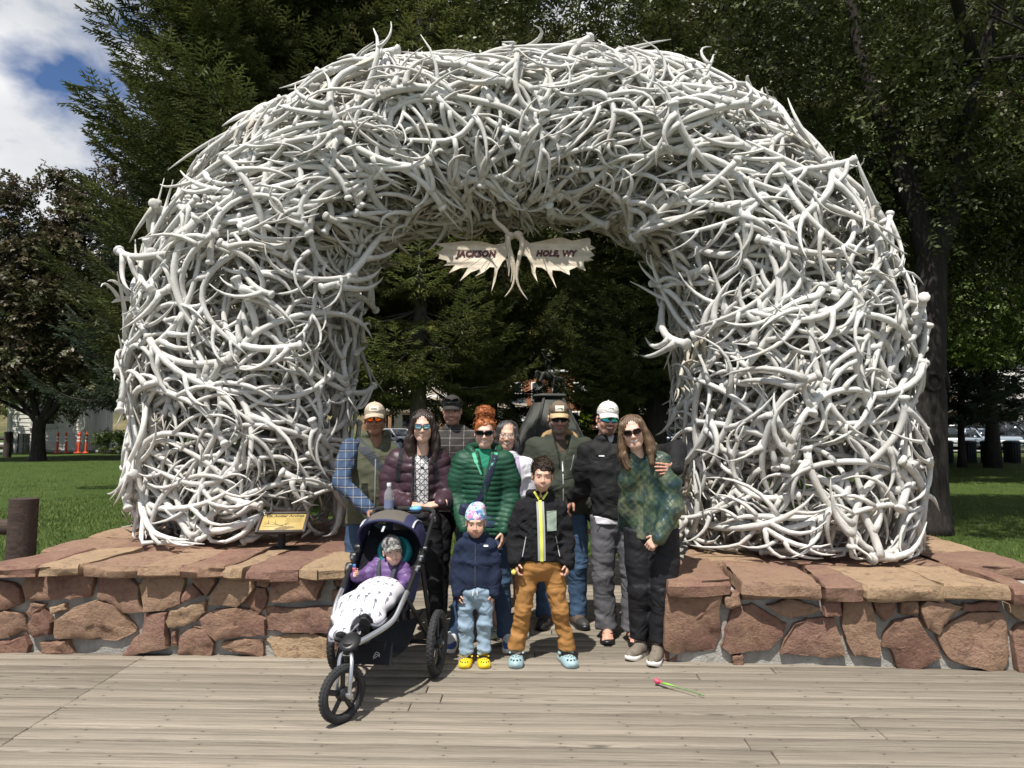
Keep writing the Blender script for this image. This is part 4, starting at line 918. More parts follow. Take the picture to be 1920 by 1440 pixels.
# ---- buildings across the street
def building(label, xl, xr, y, h, mw, wins, roof=None, porch=None, d=8, name='shop_building'):
    b_ = thing(name, label, 'building', ((xl+xr)/2, y, 0)); w = xr-xl; box('wall', (0, d/2, h/2), (w, d, h), mw, b_)
    for (cx, cz, ww, wh) in wins:
        f = box('window', (cx, -.02, cz), (ww+.25, .16, wh+.25), M_ply, b_); box('pane', (cx, -.09, cz), (ww, .06, wh), M_glass, f); box('mullion', (cx, -.13, cz), (.07, .04, wh), M_ply, f)
    if roof == 'flat': box('cornice', (0, -.1, h+.12), (w+.4, .5, .3), M_ply, b_); box('roof', (0, d/2+.1, h+.06), (w, d, .1), M_shing, b_)
    if roof == 'gable': rr = box('roof', (0, d/2-.4, h+.6), (w+.8, d+1.6, .18), M_shing, b_, rotx(.25))
    if porch:
        ph, n, mp = porch; box('porch_roof', (0, -1.4, ph+.25), (w+.3, 3.0, .16), M_shing, b_, rotx(.22)); box('porch_beam', (0, -2.6, ph-.14), (w, .25, .3), mp, b_)
        for k in range(n): p = box('column', (-w/2+.2+k*(w-.4)/(n-1), -2.6, (ph-.29)/2), (.30, .30, ph-.29), mp, b_, bev=.03); box('column_base', (-w/2+.2+k*(w-.4)/(n-1), -2.6, .30), (.5, .5, .4), mp, p)
    return b_
building('brown timber shop with a shingled porch roof behind the white car', X(1735, 66), X(1803, 66), 66, 4.2, M_wood, [(-.9, 1.7, 1.2, 1.6), (.9, 1.7, 1.2, 1.6)], 'gable', (2.9, 3, M_wood))
building('white two-storey shop with white porch columns behind the parked pickups', X(1804, 66.5), X(2010, 66.5), 66.5, 7.5, M_ply, [(-3.6, 1.7, 1.5, 2.0), (-1.0, 1.7, 2.0, 2.0), (2.2, 1.7, 2.6, 2.0), (-3.2, 5.4, 1.1, 1.5), (-.6, 5.4, 1.1, 1.5), (2.4, 5.4, 1.1, 1.5)], 'flat', (3.2, 4, M_ply))
building('pale blue storefront seen left of the stone monument', X(838, 68), X(985, 68), 68, 4.4, M_bluef, [(-2.2, 1.8, 1.8, 1.9), (.2, 1.8, 1.6, 1.9), (2.3, 1.8, 1.6, 1.9)], 'flat', (3.1, 4, M_ply))
building('orange brick building with tall windows behind the statue', X(865, 84), X(1110, 84), 84, 7.8, M_brick, [(-6+i*2.4, 5.6, 1.1, 1.9) for i in range(6)]+[(-6+i*2.4, 2.2, 1.3, 2.0) for i in range(6)], 'flat')
building('white board shop front seen past the bearded man at the back', X(690, 70), X(836, 70), 70, 4.6, M_ply, [(-2, 1.8, 1.6, 1.8), (.3, 1.8, 1.4, 1.8), (2.2, 1.8, 1.3, 1.8)], 'gable', (3.0, 4, M_wood))
building('brown timber shop seen through the right half of the arch', X(1110, 69), X(1300, 69), 69, 4.6, M_wood, [(-3, 1.8, 1.7, 1.8), (0, 1.8, 1.7, 1.8), (3, 1.8, 1.7, 1.8)], 'gable', (3.0, 4, M_ply))
# ---- pedestrian sign
sg = thing('crossing_sign', 'yellow-green pedestrian crossing sign on a pole behind the man in the white cap', 'road sign', (X(1098, 41), 41, 0)); b = MB(); b.tube([(0, .03, 0), (0, .03, 2.55)], .035, 8); b.obj('pole', M_steel, sg)
M_fluo = mat('fluorescent_yellow_green', (.62, .78, .03), .5, .03); b = MB(); P_ = np.array([(-.36, 1.75), (.36, 1.75), (.36, 2.35), (0, 2.72), (-.36, 2.35)])
b.add(np.r_[np.c_[P_[:, 0], np.full(5, -.01), P_[:, 1]], np.c_[P_[:, 0], np.full(5, .01), P_[:, 1]]], [np.array([[0, 1, 2, 3, 4]]), np.array([[9, 8, 7, 6, 5]]), np.array([[i, (i+1) % 5, (i+1) % 5+5, i+5] for i in range(5)])]); b.obj('panel', M_fluo, sg, smooth=False)
b = MB(); b.sphere((.0, -.016, 2.42), (.055, .006, .055), 10, 6); b.tube([(0, -.016, 2.34), (-.02, -.016, 2.15)], .055, 6, flat=1); 
for q in ([(-.02, -.018, 2.15), (.10, -.018, 1.85)], [(-.02, -.018, 2.15), (-.12, -.018, 1.85)], [(0, -.018, 2.3), (.12, -.018, 2.18)], [(0, -.018, 2.3), (-.12, -.018, 2.2)]): b.tube(q, .028, 5)
b.obj('walker_symbol', M_iron, sg); box('plaque', (0, 0, 1.52), (.5, .02, .30), M_fluo, sg)
# ---- monument: stone pyramid with a bronze rider on a bucking horse
mo = thing('monument', 'tapered dark stone monument with a bronze bucking horse and rider on top', 'monument', (X(1030, 20), 20, 0), .35); M_mon = mat('monument_stone', (.062, .065, .060), .75, .25, 5, .4, 40); M_bronze = mat('bronze', (.040, .042, .036), .45, .3, 8, .3, 60, metal=.5)
b = MB(); hwb, hwt = 1.05, .27
for (a, z0_, b_2, z1_) in ((1.35, -.05, 1.35, .32), (hwb, .32, hwt, 2.34)):
    V = [(sx*q, sy*q, z) for z, q in ((z0_, a), (z1_, b_2)) for sx, sy in ((-1, -1), (1, -1), (1, 1), (-1, 1))]; b.add(V, np.array([[0, 1, 5, 4], [1, 2, 6, 5], [2, 3, 7, 6], [3, 0, 4, 7], [4, 5, 6, 7]]))
b.obj('base', M_mon, mo, smooth=False); box('top_slab', (0, 0, 2.40), (.76, .66, .11), M_mon, mo, bev=.05)
for sx in (-1, 1):
    for sy in (-1, 1): b = MB(); b.tube([(sx*hwb, sy*hwb, .33), (sx*hwt, sy*hwt, 2.34)], .04, 6); b.obj('corner_rib', M_mon, mo)
box('plaque', (0, -.70, 1.25), (.62, .03, .55), M_bronze, mo, rotx(-.37))
S = SDF((-.55, -.3, 2.4), (.65, .3, 3.65), .016); S.ell((0, 0, 2.92), (.26, .12, .13), .05, rot=roty(.35)); S.chain([(.18, 0, 2.86), (.34, 0, 2.86), (.40, 0, 2.70)], [.10, .07, .055], .04); S.chain([(.40, 0, 2.72), (.44, 0, 2.58)], [.055, .035], .02)
for sy in (-1, 1): S.chain([(.16, sy*.06, 2.82), (.20, sy*.07, 2.64), (.14, sy*.07, 2.46)], [.06, .035, .028], .02); S.chain([(-.2, sy*.06, 2.98), (-.30, sy*.08, 2.80), (-.22, sy*.08, 2.66), (-.36, sy*.09, 2.55)], [.08, .05, .035, .028], .02)
S.chain([(-.24, 0, 3.03), (-.36, 0, 3.06), (-.42, 0, 2.90)], [.03, .035, .02], .02); V, F = S.mesh(); b = MB(); b.add(V, F); b.obj('horse', M_bronze, mo, smooth=True)
S = SDF((-.4, -.3, 2.6), (.5, .3, 3.7), .014); S.chain([(-.02, 0, 3.06), (-.05, 0, 3.20), (-.03, 0, 3.33)], [.075, .075, .085], .03); S.ell((-.01, 0, 3.47), (.05, .045, .06), .02); S.ell((-.01, 0, 3.50), (.11, .10, .014), .01); S.ell((-.01, 0, 3.545), (.055, .05, .045), .015); S.chain([(-.03, -.08, 3.33), (-.18, -.12, 3.42), (-.26, -.12, 3.56)], [.035, .028, .022], .02); S.chain([(-.03, .08, 3.33), (.10, .10, 3.18), (.20, .04, 3.08)], [.035, .028, .022], .02)
for sy in (-1, 1): S.chain([(-.02, sy*.07, 3.04), (.10, sy*.15, 2.90), (.06, sy*.16, 2.70)], [.055, .045, .035], .02); S.chain([(.06, sy*.16, 2.70), (.13, sy*.17, 2.68)], [.03, .025], .01)
V, F = S.mesh(); b = MB(); b.add(V, F); b.obj('rider', M_bronze, mo, smooth=True)
# ================================================================ people: builders
def cloth(name, color, rough=.8, var=.12, scale=9, bump=.25, bscale=130, fold=.5, fs=4.5):
    if name in MATS: return MATS[name]
    t = NT(name); f = t.noise(t.co(), scale, 5); t.set(t.ramp(f, [(.3, mul(color, 1-var)), (.7, mul(color, 1+var))]), rough, Specular_IOR_Level=.25)
    a = t.noise(t.map(t.co(), (1, 1, 1.7), (0, .5, 0)), fs, 1.5, .5, 1.1); b = t.noise(t.co(), bscale, 3, .6)
    t.bump(t.math('ADD', t.math('MULTIPLY', t.math('ABSOLUTE', t.math('SUBTRACT', a, .5)), 3.2*fold), t.math('MULTIPLY', b, bump*.14)), .55, .03); MATS[name] = t.m; return t.m
def vcol_mat(name, rough=.5, spec=.4, bump=0, bscale=200, nstr=.12):
    t = NT(name); a = t.n('ShaderNodeAttribute', attribute_name='Col').outputs['Color']
    f = t.noise(t.co(), 60, 4); c = t.mix(1.0, a, t.ramp(f, [(.3, 1-nstr), (.7, 1+nstr)]), 'MULTIPLY'); t.set(c, rough, Specular_IOR_Level=spec)
    if bump: t.bump(t.noise(t.co(), bscale, 3), bump, .01)
    return t.m
M_skin = vcol_mat('skin', .48, .4); 
def hair_mat(name, c):
    t = NT(name); f = t.noise(t.map(t.co(), (1, 1, .25)), 90, 4, .7)
    t.set(t.ramp(f, [(.25, mul(c, .45)), (.75, mul(c, 1.5))]), .42, Specular_IOR_Level=.45); t.bump(f, .5, .01); return t.m
def lens_mat(name, c, c2=None, rough=.08):
    t = NT(name); g = t.n('ShaderNodeSeparateXYZ', {0: t.co('Generated')}).outputs[2]
    t.set(t.ramp(g, [(.2, c), (.9, c2 or mul(c, .5))]), rough, Metallic=.9, Specular_IOR_Level=.8); return t.m
SK = dict(fair=(.62, .40, .31), light=(.56, .345, .25), tan=(.44, .255, .175), brown=(.26, .135, .085), ruddy=(.52, .29, .215))
def smoothstep(a, b, x): t = np.clip((x-a)/(b-a), 0, 1); return t*t*(3-2*t)
class Frame:
    """head frame: local head coordinates -> person coordinates"""
    def __init__(s, c, yaw=0, pitch=0, roll=0, sc=1.0): s.c = np.array(c, float); s.R = rotz(yaw) @ roty(roll) @ rotx(pitch); s.s = sc
    def __call__(s, v): return (np.asarray(v)*s.s) @ s.R.T+s.c
def head_mesh(fr, p, child=False):
    """p: skin, smile, beard (colour, kind), brow colour, lips, female, wide"""
    S = SDF((-.12, -.15, -.23), (.12, .14, .155), .0034); w = p.get('wide', 1.0); f = p.get('female', 0)
    S.ell((0, .018, .048), (.075*w, .096, .086), .02); S.ell((0, -.028, -.028), (.062*w, .068, .088), .035)
    jw = (.050 if f else .056)*w
    if child:
        S.ell((0, -.055, -.072), (.034, .034, .030), .03); S.ell((.033, -.062, -.042), .030, .03); S.ell((-.033, -.062, -.042), .030, .03)
    else:
        S.ell((0, -.064, -.094), ((.024 if f else .030)*w, .026, .024), .03)
        for s in (-1, 1): S.cap((s*jw, .0, -.052), (s*.020, -.056, -.094), .021, .02, .03); S.ell((s*.037*w, -.068, -.03), .025, .03)
    S.cap((-.032, -.081, .025), (.032, -.081, .025), .014, None, .022)
    n = .8 if child else (.92 if f else 1.08)
    S.cap((0, -.088, .012), (0, -.088-.026*n, -.030), .0075, .0125*n, .012)
    for s in (-1, 1): S.ell((s*.0125*n, -.099, -.034), .0085, .010)
    for s in (-1, 1):
        S.ell((s*.031, -.106, .005), (.016, .013, .011), .014, 'sub'); S.ell((s*.031, -.080, .004), .0135, .004)
        S.ell((s*.077*w, .012, -.004), (.011, .020, .031), .008, rot=rotz(s*.35)); S.ell((s*.086*w, .002, -.004), (.006, .010, .018), .005, 'sub')
    sm = p.get('smile', .6); mz = -.060
    for s in (-1, 1):
        S.cap((0, -.097, mz+.004), (s*(.020+.006*sm), -.088, mz+.003+.007*sm), .0058, .003, .007); S.cap((0, -.096, mz-.009-.003*sm), (s*(.019+.005*sm), -.087, mz-.001+.006*sm), .0065, .003, .007)
    S.cap((0, .018, -.06), (0, .030, -.22), .047 if f or child else .057, .052 if f or child else .064, .02)
    V, F = S.mesh(); x, y, z = V.T; sk = np.array(SK[p['skin']] if isinstance(p['skin'], str) else p['skin']); C = np.repeat(sk[None], len(V), 0)
    def bl(m, c): C[:] = C*(1-m[:, None])+np.array(c)*m[:, None]
    ch = np.exp(-(((np.abs(x)-.040)/.022)**2+((z+.028)/.022)**2))*(y < -.03); bl(ch*.35, sk*[1.12, .78, .72])
    bl(np.exp(-((x/.014)**2+((z+.026)/.018)**2))*(y < -.08)*.3, sk*[1.1, .8, .75])
    fr_ = (y < -.066)
    bc = p.get('beard')
    if bc:
        kind = bc[1]; nn = nz3(V, 3, 90, 2)*.12
        if kind == 'full': m = smoothstep(-.020, -.045, z-.35*np.maximum(np.abs(x)-.03, 0)+nn*.05)*smoothstep(.03, .0, y)*(1-smoothstep(-.118, -.14, z)*.3)
        elif kind == 'stubble': m = .45*smoothstep(-.030, -.05, z)*smoothstep(.03, -.01, y)*(1-smoothstep(-.12, -.14, z))
        else: m = np.maximum(np.exp(-((z+.047)/.008)**2)*smoothstep(.036, .026, np.abs(x)), smoothstep(-.062, -.074, z)*smoothstep(.040, .026, np.abs(x))*(1-smoothstep(-.118, -.13, z)))*fr_; m = np.maximum(m, np.exp(-((np.abs(x)-.031)/.008)**2)*(z < -.04)*(z > -.1)*fr_)
        bl(np.clip(m*(.9+nn), 0, 1)*.92, bc[0])
    # lips, teeth, eyes, brows
    cz = mz+.35*sm*np.abs(x)**1.3*1.8; dz = z-cz; wl = .025+.006*sm; inm = (np.abs(x) < wl)*fr_
    bl(inm*smoothstep(.0105, .0075, np.abs(dz+.002))*.75, p.get('lips', sk*[.92, .55, .52]))
    th = p.get('teeth', .6)
    if th > 0: bl((np.abs(x) < wl*.78)*fr_*smoothstep(.0052*th+.0012, .0052*th-.0008, np.abs(dz+.0005)), (.80, .77, .70))
    bl((np.abs(x) < wl*.9)*fr_*np.exp(-((dz+.0005)/.0014)**2)*(.85 if th <= 0 else .0), (.12, .04, .035))
    for s in (-1, 1):
        ex, ez = x-s*.031, z-.004; sq = p.get('squint', .5); e = (ex/.0145)**2+(ez/(.0075-.0035*sq))**2
        bl((y < -.07)*smoothstep(1.25, .85, e)*.92, (.62, .58, .54)); bl((y < -.07)*smoothstep(1.5, .7, (ex/.0062)**2+(ez/.0065)**2)*smoothstep(1.3, .9, e), (.03, .02, .015))
        bl((y < -.07)*np.exp(-((ez-.0075+.0035*sq)/.0022)**2)*(np.abs(ex) < .016)*.8, (.06, .035, .03))
        bl((y < -.05)*np.exp(-((z-.026+.12*np.abs(ex)-.02*ex*s)/.0045)**2)*smoothstep(.024, .017, np.abs(ex))*.8, p.get('brow', (.06, .04, .03)))
    return fr(V), F, C
def hand_mesh(wrist, fdir, palm, thumb_side, curl=(.35, .5, .4), spread=.04, sc=1.0, skin='light', thumb=(.62, .7, -.35), h=.0042, tcurl=.3):
    """fdir: wrist->fingers; palm: direction the palm faces; thumb_side: +1/-1 picks which side of (fdir x palm) the thumb leaves"""
    S = SDF((-.05, -.085, -.11), (.215, .085, .05), h)
    S.cap((-.045, 0, 0), (.01, 0, 0), .025, .024, .01); S.box((.048, .002, 0), (.045, .038, .0125), .011, .014)
    S.ell((.03, .026, -.008), (.03, .016, .015), .012)
    for i, (by, L_, r) in enumerate(((.029, .072, .0088), (.0095, .080, .0090), (-.0105, .074, .0086), (-.0285, .058, .0078))):
        p = np.array([.090-(.006 if i == 3 else 0), by, 0]); a = 0; fa = spread*(1.5-i)
        S.cap((.05, by*.9, 0), p, .011, .0105, .006)
        for j, (fr_, cu) in enumerate(zip((.45, .31, .24), curl)):
            a += cu*(1+.10*i*(cu > .2)); d = np.array([math.cos(a)*math.cos(fa), math.sin(fa)*math.cos(a), -math.sin(a)]); q = p+d*L_*fr_; S.cap(p, q, r*(1-.10*j), r*(1-.10*(j+1)), .0035); p = q
    t0 = np.array([.024, .030, -.006]); d = unit(thumb); t1 = t0+d*.040; S.cap(t0, t1, .0125, .0105, .008); d2 = unit(d+np.array([.5, -.35, -.2])*tcurl*2); t2 = t1+d2*.030; S.cap(t1, t2, .0102, .0085, .004)
    V, F = S.mesh(); n_ = unit(fdir); z = -unit(np.array(palm)-n_*np.dot(palm, n_)); yv = np.cross(z, n_)*thumb_side
    R = np.stack([n_, yv, z], 1); sk = np.array(SK[skin] if isinstance(skin, str) else skin)
    C = np.repeat(sk[None]*[1.02, .97, .95], len(V), 0); tip = np.exp(-((V[:, 0]-.16)/.03)**2)*.25; C = C*(1-tip[:, None])+tip[:, None]*sk*[1.1, .8, .76]
    return V*sc @ R.T+np.array(wrist), F, C
class Person:
    def __init__(s, name_label, X_, Y_, rz=0, cat='person', group=None, z=0.0):
        s.root = thing('person', name_label, cat, (X_, Y_, z), rz, group); s.b = MB(); s.bc = []; s.f = {}
    def skin(s, VFC): V, F, C = VFC; s.b.add(V, F); s.bc.append(C); return s
    def core(s, st, limbs, skin):
        lo = np.array([-.55, -.5, 0]); hi = np.array([.55, .5, 1.75]); S = SDF(lo, hi, .022); S.loft(st, .03)
        for P, Rr in limbs: S.chain(P, Rr, .04)
        V, F = S.mesh(); s.b.add(V, F); s.bc.append(np.repeat([SK[skin] if isinstance(skin, str) else skin], len(V), 0)); return s
    def done(s): o = s.b.obj('body', M_skin, s.root, smooth=True, col=np.vstack(s.bc)); return o
    def part(s, S, name, m, parent=None, keep=None):
        V, F = S.mesh() if isinstance(S, SDF) else S
        b = MB(); b.add(V, F); o = b.obj(name, m, parent or s.root, smooth=True)
        if keep: s.f[keep] = S
        return o
def wrinkle(amp=.005, f=22, seed=0, zs=1.0, z0=None, z1=None):
    def fn(P):
        Q = P*np.array([1, 1, zs]); n = nz3(Q, seed, f, 3); w = amp
        if z0 is not None: w = amp*np.clip((z1-P[:, 2])/(z1-z0), .15, 1)
        return np.abs(n)*w*1.4-w*.7
    return fn
def strip_on(S, path, width, off=.004, th=.005, n=None, across=5):
    """ribbon laid on the front (-y side) of a garment field; path rows (x, z)"""
    P = smooth_path(np.array(path, float), n or max(6, len(path)*6)); T = np.gradient(P, axis=0); T /= np.linalg.norm(T, axis=1)[:, None]; N = np.stack([-T[:, 1], T[:, 0]], -1)
    wd_ = np.broadcast_to(width, (len(P),)); G = []
    last = None
    for p, nn, w in zip(P, N, wd_):
        row = []
        for u in np.linspace(-.5, .5, across):
            q = p+nn*u*w; y = S.front_y(q[0], q[1]); last = y if y is not None else last; row.append((q[0], (last if last is not None else 0)-off, q[1]))
        G.append(row)
    G = np.array(G); k = np.ones(3)/3
    Yp = np.pad(G[..., 1], ((1, 1), (0, 0)), 'edge'); G[..., 1] = (Yp[:-2]+Yp[1:-1]+Yp[2:])/3
    m = MB(); m.sheet(G, (0, th, 0)); return m
def jacket(P, st, arms, rad, h=.0095, k=.045, rip=None, arip=None, wr=.004, seed=1, extra=None, ex=2.3, keep='jacket', name='jacket', m=None, zc=None, cuff=True, wf=16):
    st = np.array(st); pts = np.vstack([np.array(a) for a in arms]+[np.c_[st[:, 1]-st[:, 3], st[:, 2]-st[:, 4], st[:, 0]], np.c_[st[:, 1]+st[:, 3], st[:, 2]+st[:, 4], st[:, 0]]])
    S = SDF(pts.min(0)-.12, pts.max(0)+.12, h); S.loft(st, k, ex, rip)
    for a in arms: S.chain(a, rad, k, arip)
    if extra: extra(S)
    if wr: S.disp(wrinkle(wr, wf, seed, 1.5))
    o = P.part(S, name, m); P.f[keep] = S; return o
def trousers(P, hipc, legs, rad, m, top, name='trousers', h=.0095, wr=.006, seed=2, pel=(.165, .115, .13), zcut=None):
    """legs: lists of joint points hip, mid-thigh, knee, shin, ankle"""
    pts = np.vstack([np.array(l) for l in legs]+[np.array([hipc])]); S = SDF(pts.min(0)-.2, pts.max(0)+.2, h)
    S.ell(hipc, pel, .03); S.ell((hipc[0], hipc[1], top-.06), (pel[0]*.96, pel[1]*.96, .12), .04)
    for l in legs: S.chain(l, rad, .018)
    zb = min(np.array(l)[:, 2].min() for l in legs); S.cut((0, 0, 1), (0, 0, top)); S.cut((0, 0, -1), (0, 0, zcut if zcut is not None else zb-.015))
    def fn(p):
        n = nz3(p*np.array([1, 1, 1.9]), seed, 22, 3); kn = np.array(legs[0])[2][2]; w = wr*.45*(.45+1.0*np.exp(-((p[:, 2]-kn)/.12)**2)+1.1*np.exp(-((p[:, 2]-zb)/.14)**2)+.5*np.exp(-((p[:, 2]-hipc[2]+.06)/.07)**2)); return (np.abs(n)-.5)*w*1.5
    S.disp(fn); return P.part(S, name, m, keep='trousers')
def foot_xf(pos, ang):
    """shoe frame: x sideways, y towards the toe, z up; ang = turn of the toe away from -Y"""
    R = rotz(math.pi+ang); return lambda v: np.asarray(v) @ R.T+np.array(pos)
def foot_outline(L_, w, n=28, heel=.75):
    t = np.linspace(0, 1, n//2); y = -L_*.5+t*L_; hw = w*np.interp(t, [0, .06, .18, .4, .7, .86, .96, 1], [.25, .58, heel, .74, 1.0, .92, .55, .22]); k = np.array([1, 2, 1.])/4
    hw = np.convolve(np.pad(hw, 1, 'edge'), k, 'valid'); return np.r_[np.c_[hw, y], np.c_[-hw[::-1], y[::-1]]]
def shoe(P, pos, ang, kind, L_=.28, w=.05, mats=None, sole_h=.028, label=None, side=1):
    xf = foot_xf(pos, ang); k = L_/.28; out = foot_outline(L_, w)
    o = None
    def sole(m, zh, grow=1.0, name='sole', parent=None):
        b = MB(); c = out*grow; rings = [np.c_[c*.97, np.full(len(c), 0)], np.c_[c, np.full(len(c), .004)], np.c_[c*1.01, np.full(len(c), zh*.6)], np.c_[c*.985, np.full(len(c), zh)], np.c_[c*.9, np.full(len(c), zh+.002)], np.c_[c*.3, np.full(len(c), zh+.002)]]
        rings = [r*np.array([1, 1, 1])+np.c_[np.zeros(len(c)), np.zeros(len(c)), np.clip((c[:, 1]/L_-.3)*1.0, 0, .2)**2*.35*k] for r in rings]
        b.grid(np.array(rings), wrap=True); b.grid(np.array([rings[0], rings[0]*np.array([.02, .02, 1])])[::-1], wrap=True); b.xf(xf); return b.obj(name, m, parent or P.root, smooth=True)
    if kind in ('sneaker', 'boot', 'slip_on', 'baby'):
        S = SDF((-.075*k, -.17*k, -.01), (.075*k, .17*k, .17*k), .0055 if k > .6 else .004)
        S.ell((0, .055*k, sole_h+.012*k), (w*.92, .088*k, .036*k), .02); S.ell((0, -.03*k, sole_h+.018*k), (w*.80, .085*k, .048*k), .03); S.cap((0, -.065*k, .03*k), (0, -.06*k, (.115 if kind == 'boot' else .085)*k), .036*k, .042*k, .02)
        if kind != 'boot': S.ell((0, -.058*k, .125*k), (.032*k, .036*k, .035*k), .006, 'sub')
        S.cut((0, 0, -1), (0, 0, sole_h*.5)); S.disp(wrinkle(.002, 40, 5))
        V, F = S.mesh(); b = MB(); b.add(xf(V), F); b.f = []; fm = V[F].mean(1)
        top = mats[0]; second = mats[1] if len(mats) > 2 else None
        if second is not None:
            mi = ((fm[:, 1] > .045*k) | (fm[:, 2] < sole_h+.010*k)).astype(int) if kind == 'boot' else ((fm[:, 1] > .012*k) & (fm[:, 2] < sole_h+.040*k)).astype(int); b.f = [(F[mi == 0], 0), (F[mi == 1], 1)]
            o = b.obj('shoe', [top, second], P.root, smooth=True)
        else: b.f = [(F, 0)]; o = b.obj('shoe', top, P.root, smooth=True)
        sole(mats[-1], sole_h, 1.03, 'sole', o)
        if kind in ('sneaker', 'boot'):
            l = MB(); 
            for j in range(4):
                y = (.035-.028*j)*k; z = sole_h+(.043+.011*j)*k; l.tube(xf(np.array([(-.024*k, y-.008, z-.007), (0, y, z+.003), (.024*k, y-.008, z-.007)])), .0033*k, 5)
                l.tube(xf(np.array([(-.024*k, y-.008, z-.006), (.006, y-.02, z+.005), (.024*k, y-.03*k, z+.004)])), .003*k, 5)
            for s_ in (-1, 1): a = np.linspace(0, 6.28, 10); l.tube(xf(np.c_[s_*.018*k+.016*k*np.cos(a), -.048*k+.008*np.sin(a), sole_h+.078*k+.008*np.sin(a)]), .0028*k, 5)
            l.obj('laces', M_white if kind == 'sneaker' else M_black, o, smooth=True)
    elif kind == 'clog':
        S = SDF((-.08*k, -.17*k, -.01), (.08*k, .17*k, .12*k), .0045 if k > .6 else .0038)
        S.ell((0, .045*k, .030*k), (w*1.08, .098*k, .050*k), .02); S.box((0, -.01*k, .016*k), (w*.9, .125*k, .018*k), .015, .02); S.cap((0, -.085*k, .03*k), (0, -.05*k, .03*k), .044*k, .044*k, .02)
        S.ell((0, -.075*k, .062*k), (w*.72, .095*k, .045*k), .006, 'sub'); S.cut((0, 0, -1), (0, 0, .0)); V, F = S.mesh(); b = MB(); b.add(xf(V), F); o = b.obj('clog', mats[0], P.root, smooth=True)
        st = MB(); a = np.linspace(-1.7, 1.7, 15); st.tube(xf(np.c_[np.sin(a)*w*.93, -.045*k-np.cos(a)*.09*k, .072*k-.012*k*np.cos(a)]), .009*k, 6, flat=1.0); st.obj('strap', mats[0], o, smooth=True)
        hl = MB()
        for (hx, hy) in ((0, .085), (-.02, .07), (.02, .07), (-.03, .045), (.03, .045), (0, .055), (-.014, .03), (.014, .03), (-.034, .10), (.034, .10), (-.012, .118), (.014, .118)):
            hx, hy = hx*k, hy*k; zt = .030*k+.050*k*math.sqrt(max(0.02, 1-(hx/(w*1.08))**2-((hy-.045*k)/(.098*k))**2)); r_ = (.0062 if hy < .098*k else .0085)*k
            nx, ny = hx/(w*1.08)**2, (hy-.045*k)/(.098*k)**2; nzv = (zt-.03*k)/(.05*k)**2; n_ = unit((nx, ny, nzv)); t1 = unit(np.cross(n_, (0, 1, .3))); t2 = np.cross(n_, t1); aa = np.linspace(0, 6.28, 8, endpoint=False)
            c_ = np.array([hx, hy, zt]); ring = c_+n_*.0016+r_*(np.cos(aa)[:, None]*t1+np.sin(aa)[:, None]*t2); hl.add(xf(np.vstack([ring, [c_+n_*.002]])), np.stack([np.arange(8), (np.arange(8)+1) % 8, np.full(8, 8)], -1))
        hl.obj('hole', M_black, o, smooth=True)
    elif kind == 'flip_flop':
        o = sole(mats[0], .022, 1.08, 'flip_flop'); s_ = MB()
        for s in (-1, 1): q = smooth_path(np.array([(side*-.012, .085*k, .026), (s*.020, .05*k, .062), (s*.042, -.005*k, .045), (s*.046, -.03*k, .022)]), 10); s_.tube(xf(q), .0085, 6, flat=.5)
        s_.obj('strap', mats[0], o, smooth=True)
    return o
def bare_foot(pos, ang, skin, L_=.27, z0=.022, side=1, leg=None):
    S = SDF((-.075, -.16, -.02), (.075, .16, .30), .0045); k = L_/.27
    S.ell((0, .03*k, .020), (.040, .075*k, .026), .02); S.ell((0, -.03*k, .034), (.030, .075*k, .034), .03); S.ell((0, -.095*k, .028), (.031, .034, .030), .02); S.cap((0, -.06*k, .04), (0, -.065*k, .13), .035, .036, .03)
    for i, (tx, ty, r) in enumerate(((-.027, .118, .0135), (-.006, .112, .0098), (.010, .104, .0092), (.024, .094, .0088), (.037, .080, .0085))):
        S.cap((side*tx*.85, .06*k, .018), (side*tx, ty*k, .012), r, r*.95, .006)
    V, F = S.mesh(); xf = foot_xf(np.array(pos)+[0, 0, z0], ang); sk = np.array(SK[skin]); return xf(V), F, np.repeat([sk*[1.0, 1.0, 1.0]], len(V), 0)
